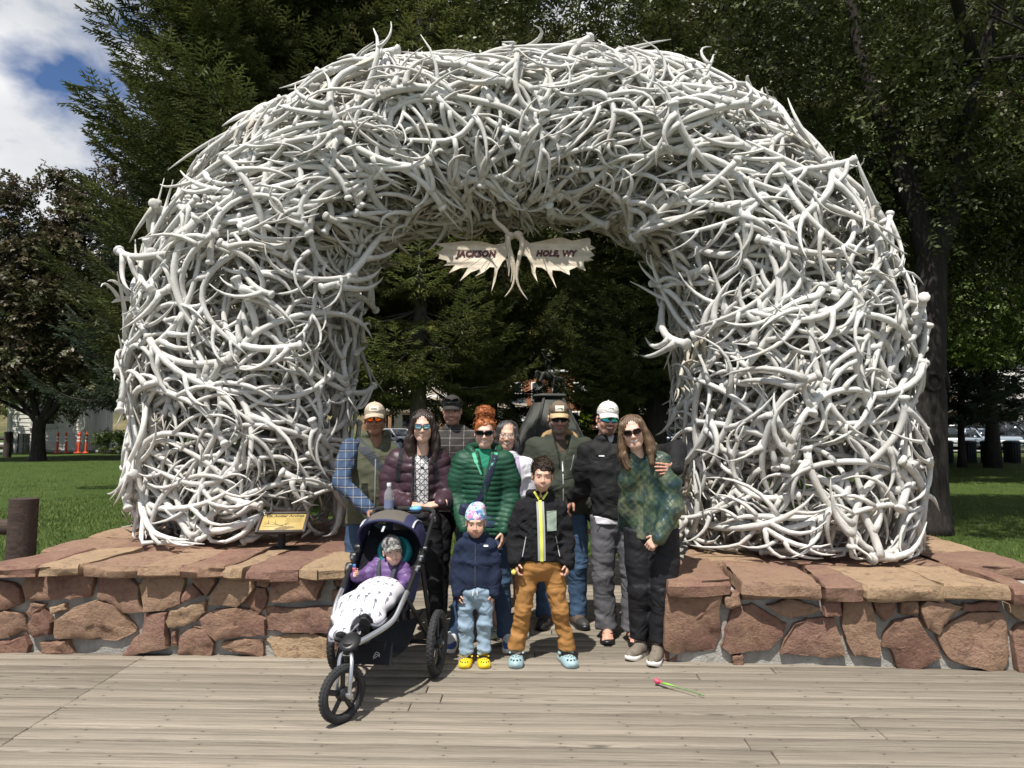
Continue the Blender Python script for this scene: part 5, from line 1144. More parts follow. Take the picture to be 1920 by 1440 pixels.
def cap_hat(P, fr, m_crown, m_brim, m_back=None, patch=None, up=.0, brim_len=.078, dome=1.0, name='cap', patch_size=(.062, .038), rows=None):
    S = SDF((-.115, -.14, .0), (.115, .15, .19), .0045); S.ell((0, .012, .052), (.0855, .104, .092*dome), .01); S.ell((0, -.040, .085), (.066, .056, .052*dome), .035); S.cut((0, .12, -1), (0, 0, .036+up))
    V, F = S.mesh(); b = MB(); b.add(fr(V), F); fm = V[F].mean(1); b.f = [(F[fm[:, 1] < .012], 0), (F[fm[:, 1] >= .012], 1)]
    o = b.obj(name, [m_crown, m_back or m_crown], P.root, smooth=True)
    a = np.linspace(-1.25, 1.25, 17); rows_ = []
    for u in np.linspace(0, 1, 7):
        x = np.sin(a)*(.080+.002*u); y0 = -.012-np.cos(a)*.086; y = y0-np.cos(a*1.05)*brim_len*u; z = .046+up-.018*u*u-.006*u-.10*(np.abs(x)/.08)**2*(.13+.10*u); rows_.append(np.stack([x, y, z], -1))
    bm = MB(); G = np.array(rows_); bm.sheet(fr(G), fr.R @ np.array([0, 0, .0045])*fr.s); bo = bm.obj('brim', m_brim, o, smooth=True)
    bt = MB(); bt.sphere(fr((0, .010, .147*dome+(1-dome)*.05)), .006*fr.s, 8, 6); bt.obj('button', m_crown, o, smooth=True)
    if patch:
        x = np.linspace(-patch_size[0]/2, patch_size[0]/2, 9); z = np.linspace(-patch_size[1]/2, patch_size[1]/2, 5)+.088+up; G = []
        for zz in z:
            row = []
            for xx in x: yv = S.front_y(xx, zz); row.append((xx, (yv if yv is not None else -.09)-.002, zz))
            G.append(row)
        pm = MB(); pm.sheet(fr(np.array(G)), fr.R @ np.array([0, .004, 0])*fr.s); po = pm.obj('patch', patch, o, smooth=True)
        if rows:                                        # embroidered marks on the patch: list of 2-D polygons in patch units with a material
            for nm, poly, mm in rows:
                q = MB(); Pn = np.array(poly)*np.array(patch_size)/2+np.array([0, .088+up]); y3 = np.array([(S.front_y(a_, b_) or -.09)-.0042 for a_, b_ in Pn]); W = np.c_[Pn[:, 0], y3, Pn[:, 1]]; c = W.mean(0); n = len(W)
                q.add(fr(np.vstack([W, [c]])), np.stack([np.arange(n), (np.arange(n)+1) % n, np.full(n, n)], -1)); q.obj(nm, mm, po, smooth=False)
    P.f['cap'] = S; return o
def glasses(P, fr, m_frame, m_lens, w=.0285, h=.021, z=.004, y=-.109, ex=3.2, wire=False, sport=False):
    b = MB(); r = .0012 if wire else .0030; lens = []
    for s in (-1, 1):
        a = np.linspace(0, 2*np.pi, 26, endpoint=False); c, sn = np.cos(a), np.sin(a); kk = (np.abs(c)**ex+np.abs(sn)**ex)**(-1/ex)
        lx = s*.0335+c*kk*w; lz = z+sn*kk*h*(1-.14*(sn < 0)*(1 if not sport else .2))+(.003*c*s); ly = y+4.2*(np.abs(lx)-.01)**2*(2.2 if sport else 1)+.0*lz; ring = np.stack([lx, ly, lz], -1); b.tube(fr(ring), r*fr.s, 6, closed=True); lens.append(ring)
    b.tube(fr(smooth_path(np.array([(-.009, y, z+.006), (0, y-.003, z+.009), (.009, y, z+.006)]), 7)), r*1.2*fr.s, 6)
    for s in (-1, 1): q = smooth_path(np.array([(s*.061, y+.012, z+.006), (s*.076, y+.05, z+.006), (s*.081, .0, z+.002), (s*.080, .022, z-.012)]), 9); b.tube(fr(q), (.0013 if wire else .0028)*fr.s, 5, flat=2.0)
    o = b.obj('glasses' if wire else 'sunglasses', m_frame, P.root, smooth=True)
    for ring in lens:
        c = ring.mean(0)+np.array([0, -.003, 0]); n = len(ring); l = MB(); mid = c+(ring-c)*.55+np.array([0, -.0012, 0]); l.grid(fr(np.array([ring, mid])), wrap=True); l.add(fr(np.vstack([mid, [c]])), np.stack([np.arange(n), (np.arange(n)+1) % n, np.full(n, n)], -1)); l.obj('lens', m_lens, o, smooth=True)
    return o
def strands(P_list, r=.0016, sides=3):
    b = MB()
    for q in P_list: b.tube(q, np.linspace(r, r*.4, len(q)), sides, cap=False)
    return b
def long_hair(P, fr, m, length, seed, part=.0, flare=1.0, front=.5, wav=.006, name='hair', vol=1.0, top=None, n=420):
    """scalp shell, falling locks in the head frame, loose strands over them"""
    r = np.random.default_rng(seed); S = SDF((-.16, -.15, -length-.05), (.16, .16, .17), .005)
    S.ell((0, .022, .050), (.0835*vol, .102*vol, .094*vol), .01); S.ell((0, -.098, -.02), (.058, .085, .112), .015, 'sub'); S.ell((0, -.06, -.10), (.052, .09, .09), .02, 'sub')
    for s in (-1, 1):
        S.chain([(s*.066, -.035, .07), (s*.082*vol, -.020, .0), (s*.088*flare, -.012, -.09), (s*.092*flare, -.025*front, -length*.62), (s*.080*flare, -.035*front, -length)], [.022, .022, .030*vol, .030*vol, .020], .02)
        S.chain([(s*.05, .07, .03), (s*.07*flare, .075, -.08), (s*.075*flare, .065, -length*.6), (s*.06*flare, .055, -length*.97)], [.04, .045*vol, .045*vol, .014], .03)
    S.chain([(0, .09, .03), (0, .095, -.1), (0, .08, -length*.7)], [.05, .05*vol, .035], .03)
    def fn(Q): a = np.arctan2(Q[:, 0], -Q[:, 1]+.02); return .0035*np.sin(a*34+5*nz3(Q, seed, 12))+.004*nz3(Q*np.array([1, 1, .35]), seed+1, 45)
    S.disp(fn); V, F = S.mesh(); b = MB(); b.add(fr(V), F)
    for i in range(n):
        a = r.uniform(-2.9, 2.9); a = a if abs(a) > 1.12 else math.copysign(1.12+r.random()*.5, a if a else 1); x0 = np.array([part*.01+.01*np.sign(a), -.01+.03*r.random(), .142*vol]); R1 = .088*vol+r.normal(0, .005)
        L_ = length*r.uniform(.8, 1.06); f_ = flare*r.uniform(.95, 1.18); pts = [x0, (math.sin(a)*R1*.78, .015-math.cos(a)*R1*.85, .115), (math.sin(a)*R1*1.03, .015-math.cos(a)*R1*.98, .03), (math.sin(a)*R1*1.10*f_, .025-math.cos(a)*R1*.72, -.08), (math.sin(a)*R1*1.15*f_, .03-math.cos(a)*R1*.75*front, -L_*.6), (math.sin(a)*R1*1.1*f_, .03-math.cos(a)*R1*.8*front, -L_)]
        q = smooth_path(np.array(pts), 14); ph = r.uniform(0, 6.28); q[:, 0] += wav*np.sin(np.linspace(0, 8, 14)+ph)*np.linspace(0, 1, 14); q[:, 1] += wav*np.cos(np.linspace(0, 7, 14)+ph)*np.linspace(0, 1, 14)
        b.tube(fr(q), np.linspace(.0026, .0010, 14)*fr.s, 3, cap=False)
    return b.obj(name, m, P.root, smooth=True)
def short_hair(P, fr, m, seed, n=900, ln=.03, fringe=True, vol=1.0, low=-.05, name='hair', up=.5):
    r = np.random.default_rng(seed); S = SDF((-.12, -.13, -.12), (.12, .14, .19), .0045); S.ell((0, .022, .052), (.0805*vol, .101*vol, .093*vol), .01); S.ell((0, -.105, -.045), (.075, .085, .092), .012, 'sub'); S.cut((0, -.25, -1), (0, .03, low))
    S.disp(lambda Q: .0035*nz3(Q, seed, 70, 2)); V, F = S.mesh(); b = MB(); b.add(fr(V), F)
    for i in range(n):
        u = r.normal(size=3); u[2] = abs(u[2])*.9-.25; u = unit(u)
        if u[1] < -.35 and u[2] < .30: continue
        p = np.array([0, .022, .052])+u*np.array([.081, .102, .094])*vol*.985; tg = np.array([.55, -.75*fringe, .1]); tg = tg-u*np.dot(tg, u); d = unit(u*up*.42+tg*.8+r.normal(0, .22, 3)); l = ln*r.uniform(.6, 1.3); q = np.array([p, p+d*l*.5+u*.003, p+d*l-u*l*.22]); b.tube(fr(q), [.0024*fr.s, .002*fr.s, .0008*fr.s], 3, cap=False)
    return b.obj(name, m, P.root, smooth=True)
# ================================================================ people: the eleven figures
def tors(s, hem, hip, waist, chest, sh, dep, lean=0.0, belly=0.0, top=1.53, cy=0.0, neck=.078):
    z = lambda q: q*s
    rows = [(hem, 0, cy, hip, dep*1.0+belly*.5), (max(z(.98), hem+.02), 0, cy-belly*.4, (hip+waist)/2, dep*.98+belly*.8), (z(1.10), 0, cy-belly*.5, waist, dep*.95+belly), (z(1.24), 0, cy-belly*.2, chest, dep+belly*.4),
            (z(1.345), 0, cy, chest*1.02, dep*.98), (z(1.41), 0, cy+.008, sh*.90, dep*.84), (z(1.455), 0, cy+.014, sh*.62, dep*.68), (z(1.485), 0, cy+.018, neck+.022, neck+.014), (z(top), 0, cy+.012, neck, neck)]
    return [(r[0], lean*(r[0]-1.0*s), *r[2:]) for r in rows]
def core_of(P, st, arms, skin, legs=None):
    st2 = [(r[0], r[1], r[2]+.004, max(.03, r[3]-.05), max(.03, r[4]-.05)) for r in st]
    limbs = [(a, [.03]*len(a)) for a in arms]+([(l, [.05, .045, .04, .035, .03][:len(l)]) for l in legs] if legs else [])
    P.core(st2, limbs, skin)
def collar(S, c, rx, ry, z, r, gap=.5, tilt=.0, k=.015):
    a = np.linspace(gap, 2*np.pi-gap, 16); pts = np.c_[c[0]+np.sin(a)*rx, c[1]-np.cos(a)*ry, z+tilt*np.cos(a)]; S.chain(list(pts), [r]*16, k)
def ribbon(P, S, name, m, path, w, parent=None, off=.004, th=.006, **k): return strip_on(S, path, w, off, th, **k).obj(name, m, parent or P.root, smooth=True)
def L(P, w): R = rotz(-P.root.rotation_euler.z); return tuple(R @ (np.array(w)-np.array(P.root.location)))
def PX(P, x, y, Y): return L(P, at(x, y, Y))
def legs5(hx, hz, kx, ax, ky=-.02, ay=.0, az=.075, hy=.0):
    out = []
    for s, kxx, axx in ((-1, kx[0], ax[0]), (1, kx[1], ax[1])):
        h = np.array([s*hx, hy, hz]); k_ = np.array([kxx, ky if not hasattr(ky, '__len__') else ky[(s+1)//2], hz*.53]); a = np.array([axx, ay if not hasattr(ay, '__len__') else ay[(s+1)//2], az]); out.append([tuple(h), tuple(h*.5+k_*.5), tuple(k_), tuple(k_*.5+a*.5+np.array([0, .012, 0])), tuple(a)])
    return out
# ---- fabrics
t = NT('plaid_flannel'); sp = t.n('ShaderNodeSeparateXYZ', {0: t.co()})
def _str(ax, f, ph, a, b): return t.ramp(t.math('FRACT', t.math('MULTIPLY_ADD', sp.outputs[ax], f, ph)), [(a, 0.0), (a+.02, 1.0), (b, 1.0), (b+.02, 0.0)])
c = t.mix(_str(2, 16, .1, .0, .38), (.050, .080, .135), (.026, .042, .080)); c = t.mix(t.math('MULTIPLY', _str(0, 18, .3, .0, .42), .55), c, (.035, .055, .11)); c = t.mix(t.math('MULTIPLY', _str(2, 16, .5, .55, .61), .7), c, (.36, .34, .30)); c = t.mix(t.math('MULTIPLY', _str(0, 18, .2, .6, .66), .6), c, (.38, .33, .25))
t.set(c, .85, Specular_IOR_Level=.2); M_plaid = t.m
M_vest = cloth('olive_fleece_vest', (.085, .088, .058), .95, .12, 20, .5, 220); M_vdark = cloth('dark_collar', (.018, .02, .016))
M_denim = cloth('dark_denim', (.040, .070, .125), .8, .3, 5, .3, 160); M_denim2 = cloth('blue_denim', (.055, .10, .175), .8, .35, 4, .3, 160); M_ldenim = cloth('pale_denim', (.27, .37, .47), .8, .22, 5, .3, 160)
M_plumj = cloth('plum_puffer', (.050, .026, .036), .42, .18, 6, .25, 60, .25); M_greenj = cloth('green_puffer', (.014, .062, .036), .52, .16, 6, .25, 60, .22); M_mint = cloth('mint_lining', (.09, .42, .24), .6); M_teal = cloth('teal_shirt', (.02, .20, .12), .8)
M_blackc = cloth('black_cloth', (.013, .013, .014), .75, .2); M_blackp = cloth('black_trousers', (.014, .014, .017), .62, .2); M_navy = cloth('navy_fleece', (.016, .024, .052), .95, .2, 14, .5, 240); M_navyc = cloth('navy_nylon', (.020, .024, .052), .6)
M_olive = cloth('olive_softshell', (.038, .043, .032), .82, .1, 8, .2, 160); M_tan = cloth('tan_lining', (.30, .20, .095), .9); M_brownsh = cloth('brown_shirt', (.085, .062, .045), .85)
M_greyp = cloth('grey_trousers', (.105, .105, .115), .8, .15, 6); M_brownp = cloth('tan_trousers', (.33, .165, .052), .8, .14, 6); M_sherpa = cloth('black_sherpa', (.012, .012, .014), .98, .4, 60, 1.0, 120)
M_sage = cloth('sage_pocket', (.30, .37, .30), .85); M_yellow = mat('yellow_zip', (.72, .74, .12), .6, .05); M_greyz = mat('grey_tape', (.36, .38, .37), .8, .05); M_zip = mat('silver_zip', (.42, .42, .42), .35, .1, metal=.6)
M_whites = cloth('white_sweatshirt', (.68, .67, .72), .9, .05); M_lav = cloth('lavender_strap', (.36, .30, .44), .7); M_strap = cloth('charcoal_strap', (.045, .05, .06), .7)
t = NT('checked_grey_shirt'); sp = t.n('ShaderNodeSeparateXYZ', {0: t.co()}); w_ = t.noise(t.co(), 9, 2)
c = t.mix(_str(2, 17, .1, .0, .09), (.046, .041, .038), (.17, .16, .15)); c = t.mix(_str(0, 9, .25, .0, .05), c, (.22, .21, .20)); c = t.mix(t.math('MULTIPLY', _str(2, 17, .55, .0, .3), .5), c, (.04, .038, .038)); t.set(c, .85, Specular_IOR_Level=.2); M_check = t.m
t = NT('geometric_blouse'); v = t.map(t.co(), (1, 1, 1)); e = t.n('ShaderNodeTexVoronoi', {'Vector': t.map(v, (32, 1, 26)), 'Scale': 1.0, 'Randomness': .35}, feature='DISTANCE_TO_EDGE').outputs['Distance']; sp = t.n('ShaderNodeSeparateXYZ', {0: t.map(v, (1, 1, 1), (0, R_(45), 0))})
d1 = t.ramp(t.math('FRACT', t.math('MULTIPLY', sp.outputs[0], 24)), [(.0, 1.0), (.10, 1.0), (.14, 0.0)]); d2 = t.ramp(t.math('FRACT', t.math('MULTIPLY', sp.outputs[2], 24)), [(.0, 1.0), (.10, 1.0), (.14, 0.0)]); k_ = t.math('MAXIMUM', d1, d2); k_ = t.math('MAXIMUM', k_, t.ramp(e, [(.04, 1.0), (.07, 0.0)]))
t.set(t.mix(k_, (.66, .65, .66), (.014, .014, .018)), .8); M_blouse = t.m
t = NT('camo_quilt'); f = t.noise(t.map(t.co(), (1, 1, .8)), 7.5, 4, .6, .8); f2 = t.noise(t.co(), 16, 4, .6); f3 = t.noise(t.map(t.co(), (1, 1, 1), loc=(4, 2, 1)), 9, 3)
c = t.ramp(f, [(.36, (.012, .030, .036)), (.45, (.022, .048, .040)), (.53, (.055, .082, .045)), (.62, (.13, .145, .088)), (.74, (.030, .055, .062))]); c = t.mix(t.ramp(f2, [(.52, 0.0), (.64, .7)]), c, (.012, .032, .045)); c = t.mix(t.ramp(f3, [(.60, 0.0), (.72, .6)]), c, (.21, .22, .15))
sp = t.n('ShaderNodeSeparateXYZ', {0: t.map(t.co(), (1, 1, 1), (0, R_(45), 0))}); q1 = t.math('ABSOLUTE', t.math('SINE', t.math('MULTIPLY', sp.outputs[0], 92))); q2 = t.math('ABSOLUTE', t.math('SINE', t.math('MULTIPLY', sp.outputs[2], 92))); h_ = t.math('POWER', t.math('MULTIPLY', q1, q2), .4)
t.set(c, .42, Specular_IOR_Level=.4); t.bump(h_, .26, .008); M_camo = t.m
M_capt = cloth('beige_cap', (.45, .38, .29), .9, .05); M_capd = cloth('charcoal_cap', (.035, .033, .032), .85); M_capb = cloth('brown_cap', (.14, .105, .075), .85, .08); M_caps = cloth('sand_brim', (.48, .36, .20), .85, .06); M_mesh = cloth('lime_mesh', (.52, .60, .25), .8); M_capw = cloth('white_cap', (.66, .63, .60), .85, .05)
M_patch = mat('patch_cream', (.72, .68, .55), .8, .04); M_ink = mat('dark_thread', (.03, .035, .06), .8); M_pw = mat('patch_white', (.75, .73, .70), .8, .04)
H_dark = hair_mat('dark_brown_hair', (.030, .018, .014)); H_brown = hair_mat('warm_brown_hair', (.125, .078, .045)); H_red = hair_mat('red_hair', (.36, .115, .035)); H_grey = hair_mat('grey_streaked_hair', (.055, .050, .050)); H_boy = hair_mat('boy_brown_hair', (.042, .025, .016)); H_short = hair_mat('short_dark_hair', (.022, .017, .014))
Ln_orange = lens_mat('orange_mirror', (1.0, .10, .015), (1.0, .34, .04)); Ln_blue = lens_mat('blue_mirror', (.45, .75, .9), (.22, .34, .45)); Ln_green = lens_mat('green_mirror', (.05, .30, .36), (.10, .85, .55)); Ln_black = lens_mat('black_lens', (.01, .01, .012), (.02, .02, .022)); Ln_brown = lens_mat('brown_lens', (.035, .014, .012), (.02, .01, .01))
t = NT('clear_lens'); t.set((.9, .9, .9), .03, Transmission_Weight=.92, IOR=1.05); Ln_clear = t.m
MTN = lambda k: [('mountain_emblem', [(-.8, -.55), (-.45, .05), (-.25, -.1), (0, .45), (.22, .0), (.5, .2), (.85, -.55)], M_ink), ('emblem_light', [(-.12, .1), (0, .36), (.1, .12), (.0, .0)], k)]
WORD = [('stitched_word', [(-.62+.18*i, -.28), (-.62+.18*i, .28), (-.53+.18*i, .18+.1*(i % 2)), (-.50+.18*i, -.28)], M_ink) for i in range(7)]

# ---- 1 man in olive vest, hand on the stroller
P = Person('man in olive fleece vest over blue plaid sleeves with orange mirrored sunglasses and beige cap', -1.07, 5.62, .22)
fr = Frame(PX(P, 703, 787, 5.56), -.10, .03, -.03, .93)
st = tors(1.0, .83, .185, .18, .19, .195, .135, lean=.06, belly=.02); sh = PX(P, 657, 840, 5.56); el = PX(P, 641, 905, 5.33); wr = PX(P, 690, 955, 5.12)
armR = [sh, tuple(np.array(sh)*.5+np.array(el)*.5+[-.012, 0, 0]), el, wr]; armL = [(.16, .03, 1.38), (.19, .05, 1.25), (.19, .04, 1.12), (.14, -.08, .98)]
P.skin(head_mesh(fr, dict(skin='brown', smile=.3, teeth=.0, wide=1.07, brow=(.02, .015, .012)))); P.skin(hand_mesh(wr, unit(np.array(PX(P, 718, 962, 5.07))-wr), (0, .25, -1), -1, (.5, .75, .6), .05, .95, 'brown'))
lg = legs5(.09, .9, (-.12, .10), (-.12, .12)); core_of(P, st, [armR, armL], 'brown', lg); P.done()
def ex(S): S.cap((.03, -.07, 1.54), (.02, -.145, 1.33), .055, .01, .012, 'sub')
jacket(P, st, [], None, m=M_vest, extra=lambda S: (collar(S, (.03, .01), .083, .083, 1.50, .022, .35), ex(S)), name='vest', wr=.005)
jacket(P, [(1.30, 0.02, .02, .17, .10), (1.43, .025, .02, .13, .08), (1.50, .03, .02, .065, .065)], [armR, armL], [.074, .066, .060, .050], m=M_plaid, name='shirt', keep='shirt', wr=.007, wf=22)
trousers(P, (0, 0, .92), lg, [.098, .092, .074, .066, .062], M_denim, .99)
for s, a in ((-.12, -.1), (.12, .12)): shoe(P, (s, -.05, 0), a, 'sneaker', .29, .052, [M_vdark, M_white])
V_ = P.f['jacket']
ribbon(P, V_, 'crossbody_strap', M_strap, [(-.125, 1.46), (-.03, 1.36), (.06, 1.25), (.15, 1.10)], [.075]*8+[.06]*8+[.035]*8, th=.012)
ribbon(P, V_, 'pocket_flap', M_vdark, [(-.06, 1.14), (-.05, 1.02)], .045, th=.004); ribbon(P, V_, 'zip', M_zip, [(.02, 1.32), (.015, .90)], .008)
cap_hat(P, fr, M_capt, M_capt, M_capt, M_patch, .004, .066, 1.0, patch_size=(.074, .042), rows=WORD); glasses(P, fr, M_black, Ln_orange, .030, .0215)
b = short_hair(P, fr, H_short, 2, 150, .012, False, .99, -.02)
# ---- 2 woman in plum puffer
P = Person('woman in plum puffer jacket over black and white blouse, hands on the stroller handle', -.685, 5.36, .05)
fr = Frame(PX(P, 793, 801, 5.30), .03, .02, .0, .89); st = tors(.955, .87, .160, .142, .152, .160, .125, top=1.50)
hR, hL = PX(P, 768, 946, 5.10), PX(P, 826, 944, 5.08); aR = [(-.152, .015, 1.325), (-.200, .02, 1.18), (-.205, -.02, 1.03), hR]; aL = [(.152, .015, 1.325), (.195, .02, 1.18), (.205, -.04, 1.03), hL]
P.skin(head_mesh(fr, dict(skin='fair', smile=.9, teeth=.45, female=1, lips=(.5, .2, .18), brow=(.04, .025, .02)))); 
P.skin(hand_mesh(hR, (.95, -.25, -.18), (0, .35, -1), 1, (.35, .55, .4), .05, .9, 'fair')); P.skin(hand_mesh(hL, (-.92, -.3, -.12), (0, .35, -1), -1, (.35, .5, .4), .05, .9, 'fair'))
lg = legs5(.085, .86, (-.10, .13), (-.11, .15)); core_of(P, st, [aR, aL], 'fair', lg); P.done()
def ex(S): S.box((.03, -.20, 1.1), (.050, .15, .5), .02, .012, 'sub'); collar(S, (0, .015), .082, .080, 1.435, .024, .75)
jacket(P, st, [aR, aL], [.082, .076, .068, .045], m=M_plumj, rip=(.068, .013, .0), arip=(.062, .011, 0), extra=ex, wr=.002, wf=30, h=.008)
S = SDF((-.2, -.2, .8), (.2, .2, 1.5), .0095); S.loft([(r[0]-.0, r[1], r[2]+.004, r[3]*.9, r[4]-.030) for r in st[:-1]], .03); P.part(S, 'blouse', M_blouse, keep='shirt')
trousers(P, (0, 0, .87), lg, [.092, .082, .062, .054, .055], M_blackp, .96)
for s, a in ((-.11, -.1), (.15, .1)): shoe(P, (s, -.04, 0), a, 'sneaker', .255, .046, [M_blackc, M_white])
J = P.f['jacket']
for s in (-1, 1): ribbon(P, J, 'backpack_strap', M_blackc, [(s*.115, 1.40), (s*.125, 1.30), (s*.14, 1.17)], .034, th=.01)
ribbon(P, J, 'zip', M_blackc, [(-.030, 1.38), (-.026, .9)], .012); ribbon(P, J, 'zip', M_blackc, [(.086, 1.38), (.082, .9)], .012)
long_hair(P, fr, H_dark, .27, 5, .3, 1.12, .55, .008); glasses(P, fr, M_black, Ln_blue, .0295, .021)
# ---- 3 man behind, charcoal cap
P = Person('tall bearded man at the back in a charcoal cap and dark checked shirt', -.478, 6.06, -.02)
fr = Frame(PX(P, 848, 771, 6.04), .02, .08, .02, .93); st = tors(1.05, .86, .19, .18, .205, .225, .125, top=1.50)
aR = [(-.18, .01, 1.455), (-.225, .03, 1.33), (-.235, .04, 1.19), (-.23, -.03, .93)]; aL = [(.18, .01, 1.455), (.225, .03, 1.33), (.235, .04, 1.19), (.23, -.03, .93)]
P.skin(head_mesh(fr, dict(skin='ruddy', smile=.55, teeth=.25, beard=((.06, .04, .03), 'stubble'), squint=.9, wide=.98)))
for a, s in ((aR, -1), (aL, 1)): P.skin(hand_mesh(a[-1], (0, -.15, -1), (-s, 0, 0), -s if s > 0 else 1, skin='ruddy'))
lg = legs5(.09, .94, (-.10, .11), (-.11, .12)); core_of(P, st, [aR, aL], 'ruddy', lg); P.done()
jacket(P, st, [aR, aL], [.072, .064, .058, .048], m=M_check, extra=lambda S: (S.cap((0, -.12, 1.62), (0, -.14, 1.44), .055, .01, .02, 'sub'), collar(S, (0, .0), .085, .085, 1.535, .017, .75, .01)), wr=.006, name='shirt')
S = SDF((-.1, -.16, 1.30), (.1, .1, 1.6), .008); S.loft([(1.3, 0, 0, .08, .095), (1.46, 0, .0, .07, .085), (1.565, 0, .01, .066, .066)], .02); P.part(S, 'undershirt', M_blackc)
trousers(P, (0, 0, .95), lg, [.098, .09, .072, .064, .06], M_blackp, 1.02)
for s, a in ((-.11, -.15), (.12, .15)): shoe(P, (s, -.05, 0), a, 'sneaker', .29, .052, [M_blackc, M_white])
ribbon(P, P.f['jacket'], 'placket', M_check, [(0, 1.40), (0, .92)], .03, th=.004); ribbon(P, P.f['jacket'], 'pocket', M_check, [(.1, 1.36), (.1, 1.25)], .09, th=.004)
cap_hat(P, fr, M_capd, M_capd, M_capd, None, .004, .064); short_hair(P, fr, H_short, 6, 260, .015, False, .99, -.03)
g = glasses(P, fr, M_black, Ln_black, .030, .018, .098, -.112, sport=True); 
# ---- 5 woman with glasses behind (built before the redhead in front of her)
P = Person('smiling woman with thin glasses and grey-streaked hair in white sweatshirt, half hidden', -.045, 5.64, .02)
fr = Frame(PX(P, 951, 818, 5.64), -.04, -.02, .04, .88); st = tors(.91, .84, .17, .165, .17, .185, .115, top=1.50)
aR = [(-.155, .01, 1.265), (-.19, .02, 1.14), (-.2, .03, 1.02), (-.18, -.03, .82)]; aL = [(.155, .01, 1.265), (.19, .02, 1.14), (.2, .03, 1.02), (.18, -.03, .82)]
P.skin(head_mesh(fr, dict(skin='light', smile=1.0, teeth=.8, female=1, squint=.6, lips=(.5, .2, .17))))
for a, s in ((aR, -1), (aL, 1)): P.skin(hand_mesh(a[-1], (0, -.15, -1), (-s, 0, 0), 1 if s < 0 else -1, skin='light', sc=.9))
lg = legs5(.085, .82, (-.09, .10), (-.09, .115), ay=-.02); core_of(P, st, [aR, aL], 'light', None)
S = SDF((-.3, -.2, .0), (.3, .2, .7), .009)
for l in lg: S.chain([l[1], l[2], l[3], l[4]], [.07, .052, .050, .036], .02)
V, F = S.mesh(); P.skin((V, F, np.repeat([np.array(SK['light'])*.95], len(V), 0))); P.done()
jacket(P, st, [aR, aL], [.066, .06, .055, .045], m=M_whites, wr=.006, name='sweatshirt', extra=lambda S: collar(S, (0, .01), .07, .07, 1.36, .014, .1))
trousers(P, (0, 0, .83), [l[:2]+[tuple(np.array(l[1])*.3+np.array(l[2])*.7)]*1+[tuple(np.array(l[1])*.2+np.array(l[2])*.8)]*2 for l in lg], [.092, .09, .085, .085, .085], M_brownsh, .9, name='shorts', zcut=.50)
M_sclog = mat('sage_clog', (.36, .44, .36), .55, .05)
for s, a in ((-.09, -.1), (.115, .12)): shoe(P, (s, -.06, 0), a, 'clog', .245, .046, [M_sclog])
ribbon(P, P.f['jacket'], 'bag_strap', M_lav, [(.075, 1.33), (.085, 1.22), (.10, 1.05)], .05, th=.008)
long_hair(P, fr, H_grey, .10, 8, .0, .82, .1, .003, vol=.98, n=240); glasses(P, fr, M_steel, Ln_clear, .025, .017, wire=True)
# ---- 4 redhead
P = Person('red-haired woman with a messy topknot in a green puffer jacket and black sunglasses', -.205, 5.33, .0)
fr = Frame(PX(P, 909, 812, 5.32), .0, .05, .0, .89); st = tors(.95, .79, .165, .140, .148, .160, .118, top=1.46)
hR, hL = PX(P, 872, 992, 5.15), PX(P, 945, 995, 5.22); aR = [(-.150, .015, 1.315), (-.192, .02, 1.17), (-.200, .0, 1.02), hR]; aL = [(.150, .015, 1.315), (.188, .02, 1.17), (.198, .0, 1.02), hL]
P.skin(head_mesh(fr, dict(skin='fair', smile=.9, teeth=.55, female=1, brow=(.3, .13, .06), lips=(.55, .24, .20))))
P.skin(hand_mesh(hR, (.25, -.4, -.85), (.6, .5, 0), 1, (.3, .4, .3), .05, .88, 'fair')); P.skin(hand_mesh(hL, (-.12, -.15, -.97), (-.9, .3, 0), -1, (.3, .35, .3), .06, .9, 'fair'))
lg = legs5(.088, .86, (-.14, .13), (-.195, .155), ay=-.02); core_of(P, st, [aR, aL], 'fair', lg); P.done()
def ex(S):
    collar(S, (0, .035), .110, .085, 1.40, .026, .95, -.02); S.cap((.01, -.065, 1.47), (.012, -.128, 1.19), .070, .010, .010, 'sub')
jacket(P, st, [aR, aL], [.080, .072, .062, .046], m=M_greenj, rip=(.036, .0085, .01), arip=(.035, .0075, 0), extra=ex, wr=.0015, wf=30, h=.0068)
S = SDF((-.16, -.16, 1.1), (.16, .12, 1.5), .008); S.loft([(1.12, 0, 0, .12, .09), (1.28, 0, 0, .12, .085), (1.34, 0, .005, .11, .072), (1.40, 0, .01, .06, .06)], .02); P.part(S, 'shirt', M_teal)
J = P.f['jacket']; 
trousers(P, (0, 0, .87), lg, [.097, .086, .066, .056, .058], M_denim, .95)
M_bluesh = mat('blue_shoe', (.05, .10, .30), .7, .2); M_wsh = mat('white_mesh_shoe', (.62, .62, .60), .7, .08)
for s, a, sd in ((-.225, -.15, -1), (.18, .1, 1)): shoe(P, (s, -.10, 0), a, 'sneaker', .265, .048, [M_wsh, M_bluesh, M_white])
ribbon(P, J, 'zip', M_greenj, [(.012, 1.22), (.012, .82)], .014, off=.006); 
for s in (-1, 1): ribbon(P, J, 'lapel', M_mint, [(s*.082+.01, 1.375), (s*.056+.01, 1.30), (s*.022+.01, 1.22)], [.026]*9+[.012]*9, off=.004)
ribbon(P, J, 'bag_strap', M_navyc, [(.085, 1.36), (.045, 1.22), (.0, 1.10), (-.06, 1.0)], .038, off=.006, th=.008)
bg = SDF((-.25, -.3, .8), (.1, .0, 1.1), .007); yb = (J.front_y(-.08, .96) or -.14); bg.box((-.085, yb-.028, .955), (.085, .032, .052), .03, .02, rot=roty(.25)); bg.disp(wrinkle(.003, 30, 8)); P.part(bg, 'hip_bag', M_navyc)
